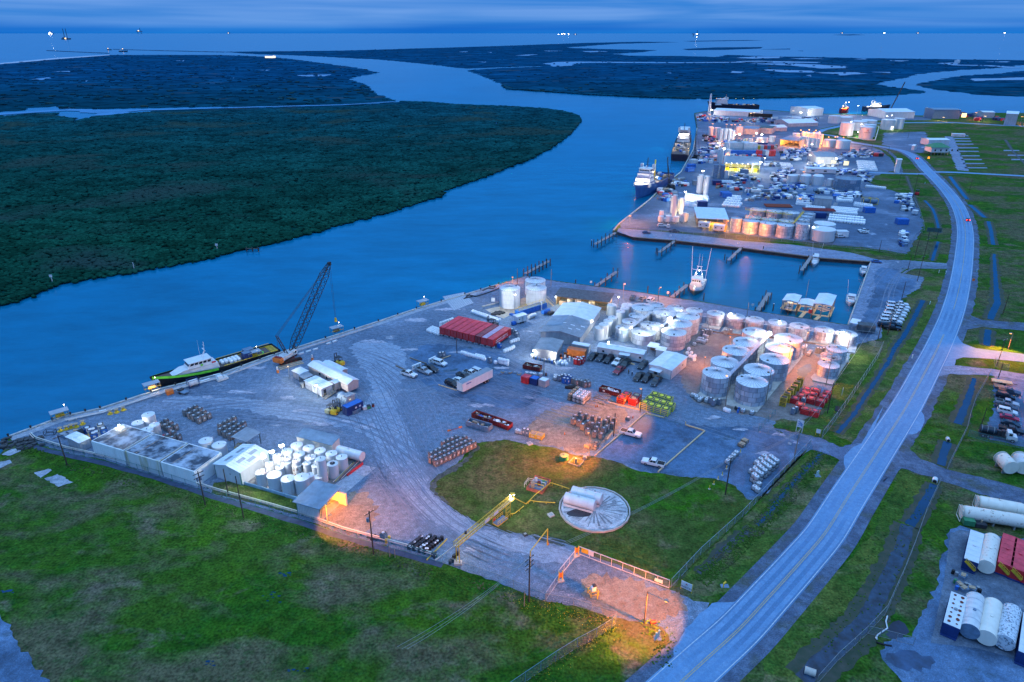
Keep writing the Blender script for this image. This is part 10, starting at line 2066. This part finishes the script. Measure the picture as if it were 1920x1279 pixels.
tag(o.bd('pipe_bundle',M('rust_red_pipe',(.22,.05,.03),.8,0,.3),NN,loc=G(*Y4(470,400)),rz=R(-8)),'rust red pipe bundles ~D ~T catwalk ~e','pipes')
o=J()
for k in rq(7):o.cyl((0,-2+k*.6,.4),(26,-2+k*.6,.4),.4,n=8)
tag(o.bd('pipe_bundle',mor,NN,loc=G(*Y1(1530,345)),rz=R(-2)),'~3 ~J boom lying ~F ~/ silos','pipes')
bldg('long_river_shed','~3 ~A ~r ~_ ~N an open bay ~n ~S ship','shed',Y1(1185,215),Y1(1690,240),34,6,1.5,'x',mwa,mrw,wins=[('loading_door','f',60,.2,30,4.6,mbk)],ribs=0)
bldg('far_metal_building','~A metal ~( ~N floodlit end ~E far ~Y shore','warehouse',Y2(365,200),Y2(560,228),26,9,1.5,'y',mwa,mrw,ribs=0)
bldg('far_gable_shed','low ~A gabled ~_ ~F far gravel lot','shed',Y2(345,350),Y2(680,340),30,4,3.,'x',mwg,mrw,ribs=0)
bldg('small_white_shed','~Q ~A sloped roof ~_ ~C ~c sheds','shed',Y2(170,400),Y2(330,395),14,4,2,'x',mwg,mrw,ribs=0)
bldg('grey_sheds','~U ~c ~r ~_ ~C ~/ ~- bank','shed',Y1(1510,430),Y1(1680,440),24,6,1,'x',mwg,mrb,ribs=0);bldg('grey_sheds','~S ~; ~c ~r ~_ ~F ~J boom','shed',Y1(1685,420),Y1(1840,430),24,6,1,'x',mwg,M('green_grey_roof',(.06,.10,.11),.6,.1,.2,.2),ribs=0)
bldg('terminal_building','~= ~A ~r ~( ~D ~j ~x ~6 ~e','warehouse',Y5(100,228),Y5(390,225),40,8,2.5,'x',mwa,mrw,ribs=0)
bldg('blue_building','~3 ~S ~U ~( ~N one lit window ~E far shore','building',Y5(575,228),Y5(842,230),24,11,.8,'x',M('blue_wall',(.06,.13,.24),.6,0,.15),mrb,wins=[('lit_window','f',38,2,6,5,M('lit_window',(.8,.7,.3),.5,0,.1,emit=(1,.85,.4),es=1.4))],ribs=0)
bldg('far_cabin','~Q ~l ~U ~( ~N a ~T ~X ~E far shore','building',Y5(1070,220),Y5(1190,222),16,7,1,'x',M('pale_blue_wall',(.20,.30,.38),.6,0,.15),mrw,ribs=0)
bldg('barn','~c ~A barn ~N a ~l roof ~E edge ~B far fields','building',Y5(1285,290),Y5(1405,297),24,13,2.,'x',mwg,mrw,ribs=0)
t=bldg('green_roofed_house','raised house ~N ~; hipped roof and porch ~F ~k pads','house',Y5(560,592),Y5(730,592),12,4.2,.6,'x',mwa,mgr,2.4,ribs=0,wins=[('window','f',3+5*k,1,1.6,1.8)for k in rq(5)]);L_,W_,h_=t['dims']
J().loft([[(-1,-1,6.7),(L_+1,-1,6.7),(L_+1,W_+1,6.7),(-1,W_+1,6.7)],[(L_*.3,W_/2,10.),(L_*.7,W_/2,10.),(L_*.7,W_/2+.1,10.),(L_*.3,W_/2+.1,10.)]]).bd('hip_roof',mgr,t)
bldg('white_long_house','~3 ~A ~r house ~D ~; ~r one','house',Y5(530,500),Y5(738,500),14,5,1,'x',mwa,mrw,.5,ribs=0)
bldg('white_box_house','~Q ~A box ~( ~N a ~X ~F ~]','building',Y5(198,765),Y5(245,768),6,10,.3,'x',mwa,mrw,ribs=0);bldg('tiny_shed','tiny ~A ~_ ~G ~S gravel square','shed',Y5(362,542),Y5(390,545),6,4,1.,'x',mw2,mrw,ribs=0);bldg('pad_office','~3 ~A ~k ~E head ~B ~k pads','trailer',Y5(775,405),Y5(900,410),6,2.6,.2,'x',mwa,mrw,ribs=0)
plain('lone ~A ~H ~C ~T stand ~E ~! ~j ~x',*Y5(395,1140),28/5.329,Y5(0,1195)[1],NN,mw,far=1,legs=1.)
FL=[(Y3,608,510,5,'o',3000,'~J ~X ~$ ~E far ~t ~a'),(Y3,1230,240,7,'w',2600,'~A ~X ~$ ~R bag rows and ~- pair'),(Y3,1165,445,4,'y',2600,'~? ~X ~E foot ~B lit ~- pair'),(Y4,158,650,5.5,'o',5000,'~J ~X ~$ ~F far shell ~j'),(Y4,765,15,7,'o',1600,'~J ~X ~m far ~A ~H row'),(Y1,1168,158,7,'w',4000,'~A ~X ~E far ~t lattice tower'),(Y1,1145,212,4,'o',3000,'~J ~X ~O far ~t end'),(Y1,1180,315,13,'o',2500,'~J ~X ~m first ~/ ~-'),(Y1,1335,320,13,'o',3000,'~J ~X ~m ~/ ~- row'),(Y1,1390,325,13,'o',3000,'~Z ~J ~X ~m ~/ ~- row'),(Y1,1430,325,13,'o',2500,'third ~J ~X ~m ~/ ~- row'),(Y1,1488,325,13,'o',4500,'~= ~J ~X ~E end ~B ~/ ~- row'),(Y1,1425,438,9,'w',2500,'~A ~X ~D ~A screen wall'),(Y1,1480,432,9,'w',2500,'~Z ~A ~X ~D ~A screen wall'),(Y1,1250,530,5,'w',2600,'~A ~X among the tan machinery ~F screen wall'),(Y1,1285,510,5,'o',2200,'~J ~X among the tan machinery ~F screen wall'),(Y1,1670,422,9,'w',3000,'~A ~X ~o ~l ~; ~-'),(Y1,1730,436,9,'w',3000,'~A ~X ~C dull ~A silos'),(Y1,1640,452,9,'o',2200,'~Q ~J ~X ~o ~A silos'),(Y1,1665,515,5,'y',2200,'~T ~X ~d dull ~A silos'),(Y1,1748,515,5,'w',2200,'~A ~X ~d dull ~A silos'),(Y1,1310,592,12,'w',4200,'~? ~X ~R twin ~A silos'),(Y1,1340,680,3,'o',2600,'~J ~X ~E ~Y end ~B ~c ~K'),(Y1,1608,195,9,'y',3500,'warm ~X ~E ~3 ~Y ~_ end'),(Y1,1645,190,9,'y',3500,'~Z warm ~X ~E ~3 ~Y ~_ end'),(Y1,1068,845,3,'w',900,'~A ~X ~O open yard ~F ~U stacks'),(Y2,490,188,6,'w',9000,'~4 ~O far metal ~( wall'),(Y2,585,185,6,'w',9000,'~Z ~4 ~O far metal ~( wall'),(Y2,405,170,8,'y',2500,'warm ~X ~E far metal ~( ~a'),(Y5,1015,168,9,'o',2500,'~= ~J ~X ~O far ~Y ~j'),(Y5,1475,208,8,'o',2500,'~J ~X beyond the ~c ~A barn'),(Y5,1105,203,6,'y',3000,'~T ~X ~O ~Q ~l ~U ~('),(Y5,690,215,4,'y',5000,'~T ~X ~W ~3 ~S ~U ~('),(Y4,720,315,2,'o',900,'~Q ~J ~X among the ~p')]
for sh,x,y,z,k,pw,lab in FL:
 p=G(*sh(x,y),z);d_=mq.hypot(p[0],p[1]);pole(lab,PXY(p[0],p[1],0),h=z,lamp=k,pwr=pw*(4. if sh is Y3 else 1.5 if sh is Y4 else 1.3),arm=0,mat=mst,head=.25+d_/1000)
p=G(*Y1(1135,205));mb=J()
for a in(-1.5,1.5):
 for b in(-1.5,1.5):mb.bar((p[0]+a,p[1]+b,0),(p[0]+a*.4,p[1]+b*.4,26),.5)
for k in rq(9):
 w=1.5*(1-k/15);mb.bar((p[0]-w,p[1]-w,k*2.8),(p[0]+w,p[1]-w,k*2.8+2.8),.3);mb.bar((p[0]+w,p[1]-w,k*2.8),(p[0]-w,p[1]-w,k*2.8+2.8),.3)
tag(mb.bd('lattice_tower',mw),'slender ~A lattice tower ~E far ~t end','tower')
def mk_fb(s,long):
 def f():
  t=J();rn=random.Random(int(s*10));rg=[]
  for z,k in((0,.9),(.5,1.03),(.9,.9),(1.,.5)):rg.append([(.5*s*long*k*mq.cos(q*mq.pi/4+.39)*1.08,.5*s*k*mq.sin(q*mq.pi/4+.39)*1.08,z*s*.9)for q in rq(8)])
  o=t.loft(rg).bd('bulk_bag',mba);o['category']='~2';return o
 return f
FB=mk_fb(1.9,1.);FBL=mk_fb(1.7,2.1);FBs=mk_fb(2.3,1.)
FAR=J()
def fbg(key,mk,sheet,org,u,v,rows,lab,grp,rz=NN):
 s=6
 if not lab:
  O=Vc(G(*sheet(*org)));U=Vc(G(*sheet(org[0]+u[0],org[1]+u[1])))-O;V=Vc(G(*sheet(org[0]+v[0],org[1]+v[1])))-O
  for j,n in en(rows):
   for i in rq(n):p=O+U*i+V*j;FAR.box((p.x,p.y,.85),(1.9,1.9,1.7),0,.1*(i%3),.8)
  return
 return grid(key,mk,sheet(*org),(u[0]/s,u[1]/s),(v[0]/s,v[1]/s),rows,lab,grp,z=.04,jit=.15,rz=rz)
fbg('fbl',FBL,Y4,(1045,580),(29.5,2.8),(7,-27),[14,14,13],'~3 ~A bag ~G ~5 part ~B largest ~i of ~p','~3 bags ~B largest ~i',rz=R(62))
fbg('fb',FB,Y4,(1110,490),(24,2.2),(-9,-18),[11,11,12,13],'~A ~2 ~G rear part ~B largest ~i ~G ~!','bags ~B largest ~i')
fbg('fb',FB,Y4,(800,432),(26,3),(-3,-16),[8,8],'','')
fbg('fb',FB,Y4,(1150,360),(24,1),(-8,-26),[7,8,8,8],'~A ~2 ~G square ~i ~F ~Q ~c ~_','bags ~F ~Q ~c ~_')
fbg('fb',FB,Y4,(1345,398),(24,3.4),(-2,-15),[8,8],'','')
fbg('fb',FB,Y4,(690,380),(28,2),(8,-26),[6,5,5],'','')
fbg('fb',FB,Y4,(1470,198),(25,2.6),(0,-22),[9],'~A ~2 ~G single row ~C widest ~c ~H','single ~. bags ~F widest ~c ~H')
fbg('fbs',FBs,Y3,(1235,345),(26,3.5),(4,-24),[9,10,10],'~A bag ~G rows ~D lit ~- pair','bags ~D lit ~- pair');fbg('fbs',FBs,Y3,(1225,395),(28,3.),(4,-22),[5,4],'','')
fbg('fbl',FBL,Y3,(1650,410),(29,2.4),(18,-26),[7,7,6,6,5],'~3 ~A bag ~G slanting rows ~o ~A pavilion','~3 bags ~o ~A pavilion',rz=R(55));
fbg('fb',FB,Y1,(1290,975),(25,1),(0,-20),[5],'','')
fbg('fb',FB,Y2,(1150,830),(26,1.6),(-6,-22),[8,8,8,8,8],'','')
fbg('fb',FB,Y2,(215,790),(27,1.6),(-18,-22),[7,7],'','')
tag(FAR.bd('distant_bulk_bag_stock',mba),'farther rows of ~A ~p about the mid yard','~p',NN,'stuff')
def sct(name,lb,sheet,polys,n,mats,seed,size=(1.,2.6)):
 rn=random.Random(seed);mb=J()
 for x0,y0,x1,y1 in polys:
  for k in rq(n):
   p=G(*sheet(rn.uniform(x0,x1),rn.uniform(y0,y1)));s=rn.uniform(*size);mb.box((p[0],p[1],s*.35),(s*rn.uniform(.8,2),s,s*.7),rn.randrange(len(mats)),rn.choice([.1,.9,1.5])+rn.uniform(-.1,.1))
 return tag(mb.bd(name,mats),lb,'clutter',NN,'stuff')
CM=[mw2,mba,mbg,mdk,mst,mw,mnv,mbl]
sct('yard_clutter','~Q crates and pallets ~R far warehouses',Y2,[(270,600,500,730),(250,830,420,870),(560,760,880,800),(930,840,1240,890),(1140,900,1290,970),(960,650,1060,690),(900,690,990,760),(480,580,600,680),(1060,600,1300,700),(150,860,330,960)],60,CM,1)
sct('yard_clutter','crates and ~+ spread ~m far central yard',Y2,[(150,1000,340,1080),(80,1100,460,1160),(480,1120,620,1200),(1080,1090,1150,1140),(1580,1120,1720,1190),(640,1060,860,1100),(860,1080,1060,1190),(330,1000,560,1060)],45,CM,2)
sct('yard_clutter','gear and boxes ~I far ship ~t',Y1,[(730,940,880,1020),(1020,680,1220,760),(1000,220,1100,290),(1180,250,1350,300),(1380,270,1700,300),(560,1060,740,1190),(1020,590,1180,650),(1230,1000,1500,1060),(1550,1030,1900,1180),(1400,900,1700,990)],36,CM+[mrd,mtn],3,(1.2,3.2))
sct('yard_clutter','vehicles and boxes parked ~G far gravel lots',Y2,[(0,260,200,310),(230,290,420,330),(520,250,680,280),(1310,650,1390,680)],26,[mdk,mw2,mnv,mrd,mbg],4,(1.8,4.))
sct('yard_clutter','pipes and machinery ~R ~/ silos',Y1,[(1190,500,1330,570),(1060,450,1200,520),(1650,590,1860,690),(1700,560,1900,600),(1780,750,1920,800),(1360,640,1660,690),(1130,540,1230,600)],34,CM+[mtn,mrd,mtn],5,(1.,3.))
sct('yard_clutter','scrap and machines ~E ~j ~x ~B ~!',Y5,[(210,1000,370,1070),(270,1090,380,1150)],30,CM,6,(.8,2.2));sct('yard_clutter','~Q debris ~G far ~a lot ~F ~8',Y4,[(1860,680,1920,780),(1790,280,1920,380),(1840,800,1900,860)],14,CM,7,(.8,2.4))
sct('yard_clutter','boxes and vehicles ~I far ~Y ~j',Y5,[(850,180,1000,215),(1200,225,1290,250),(1000,225,1060,250)],14,[mdk,mnv,mrd,mbg],8,(2,5))
for i,(x,y,lab)in en([(1432,690,'~A ~h, ~< one ~B two ~O far gravel'),(1440,705,'~A car ~d ~h ~O far gravel')][:2]):pkc(mpk((.62,.63,.65))if i==0 else msv((.60,.62,.64),1),['pw','cw'][i],Y4(x+0,y-2),R(-8 if i else 172),lab)
for i,(x,y,lab)in en([(1035,640,'~A truck ~d hopper ~e'),(965,632,'~Q ~A car ~d hopper ~e')]):pkc(msv((.62,.63,.66)),'sw',Y3(x,y),R(80 if i==0 else 0),lab)
pkc(msv((.62,.63,.66)),'sw',Y4(1178,752),R(10),'~A van ~C ~A logo ~H');pkc(mpk(BL),'pk',Y2(1350,670),R(0),'~S ~h ~G gravel ~F bend ~B main ~j')
for i,(x,y)in en([(1440,340),(1515,350)]):framed=frt(['~T framed ~c machine ~o low bag ~i','~Z ~T framed ~c machine ~o low bag ~i'][i],Y4(x+20,y+30),R(-5),my,mbg);framed.scale=(1.6,1.6,1.6)
o=pat('forkr',mk_fork(mrd),Y5(420,985),R(60),'red forklift ~O grass ~F ~x path');o.scale=(1.8,1.8,1.4)
# across the water and out at sea
for lab,x,y,mk in[('~Q ~A sign ~O mangrove bank across the ~Y',99,531,1),('~l thin ~$ ~O mangrove bank',252,506,0),('~A marker ~$ ~E notch ~B mangrove bank',408,471,1)]:
 t=tg('bank_marker',lab,'marker',G(x,y,-1.2));J().bar((0,0,0),(0,0,3.6),.22).bd('post',mw2,t);
 if mk:J().box((0,-.1,3.4),(1.3,.1,1.1)).bd('board',mw,t)
t=tg('bank_platform','~Q broken ~g platform ~u off the mangrove bank','platform',(*G(474,472,WZ)[:2],WZ));
for a in(-3,0,3):J().cyl((a,0,-1),(a,0,2.4),.3).bd('pile',mpi,t)
J().box((0,0,1.6),(7,1.,.2)).bd('deck',mpi,t)
def sfa(lb,px,L,h,lamps,dark=1,rz=0.):
 p=G(*px,WZ);t=tg('distant_ship',lb,'ship',p,rz);J().prof([(-L/2,0),(-L/2-L*.03,h*.35),(L/2+L*.06,h*.45),(L/2,0)],-L*.08,L*.08).bd('hull',m_blkh,t)
 J().box((-L*.28,0,h*.6),(L*.2,L*.12,h*.6)).bd('deckhouse',mbg if dark else mw,t);J().bar((-L*.2,0,h*.5),(-L*.2,0,h*1.3),L*.01).bd('mast',mdk,t)
 for q,(x,z,s)in en(lamps):J().box((x*L,-L*.1,z*h),(s,s,s)).bd('deck_lamp',mby if q%2==0 else mbw,t)
 return t
sfa('~S ~) ~N one red light passing the rock jetties',(205,94),28,10,[(-.2,1.,3)]);sfa('longer ~S ~) ~N a ~l wheelhouse off the rock jetties',(231,97),48,14,[(.05,1.15,3.)],0);sfa('~S lift ~) ~N two raised legs out ~G gulf',(124,74),150,40,[(0,.4,16)]);
p=G(124,74,WZ)
for i,x in en((122,127)):q=G(x,74,WZ);tag(J().bar(q,(q[0],q[1],170),6).bd('jackup_leg',mdk),['~Y ~x raised leg ~B lift ~) ~G gulf','outer raised leg ~B lift ~) ~G gulf'][i],'rig leg')
def rig(lb,px,w,h,lamps):
 p=G(*px,WZ);t=tg('offshore_rig',lb,'oil rig',p)
 for a in(-1,1):J().bar((a*w*.35,0,0),(a*w*.3,0,h*.5),w*.06).bd('leg',mdk,t)
 J().box((0,0,h*.6),(w,w*.5,h*.25)).bd('platform_deck',mbg,t);J().bar((w*.2,0,h*.7),(w*.2,0,h*1.5),w*.06).bd('derrick',mdk,t)
 for k,(x,z,s,wm)in en(lamps):J().box((x*w,-w*.3,z*h),(s*.6,s*.6,s*.6)).bd('deck_lamp',mbw if wm else mby,t)
rig('brightest offshore rig ~N ~A lights high ~n horizon',(97,66.5),220,120,[(-.1,.9,46,1),(.2,.5,30,1),(.05,1.1,26,0),(-.3,.5,20,1)]);rig('tiny rig ~N an ~J flare ~O horizon',(262,63.5),700,500,[(0,.8,170,0)]);rig('~. tiny lit platforms ~O horizon, main one',(1056,66),260,90,[(-.3,.5,34,1),(0,.8,40,0),(.25,.5,34,1)]);rig('~Q lit platform ~O horizon ~C main row',(1066,66),180,80,[(0,.6,34,1)]);rig('single lit platform ~O horizon past the main row',(1078.5,66.2),180,80,[(0,.6,34,0)]);rig('dim platform ~O horizon ~W main row',(1047,66.2),160,60,[(0,.6,26,1)])
for i,x in en((1578,1657,1720,1882,429)):rig(['faint light ~o ponds','faint light ~C creek mouth','faint light ~o creek bend','faint light ~E edge ~B picture','dim light ~m jetties'][i]+' out ~O horizon',(x,64),300,200,[(0,.5,80,i%2)])
rig('~S ~Q platform ~N a ~X ~O gulf ~D lagoon',(1304,68.5),220,120,[(.1,.6,30,1)])
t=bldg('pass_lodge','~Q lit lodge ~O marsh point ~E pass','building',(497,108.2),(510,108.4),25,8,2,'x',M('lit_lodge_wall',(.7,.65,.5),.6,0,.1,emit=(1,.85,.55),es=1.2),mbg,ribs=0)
t.location.z=-1.2
t=bldg('marsh_camp','tiny ~A camp ~E far marsh edge','building',(1795,117.3),(1800,117.3),20,9,1,'x',mw,mrw,ribs=0);t.location.z=-1.2
print('objects',len(bpy.data.objects))
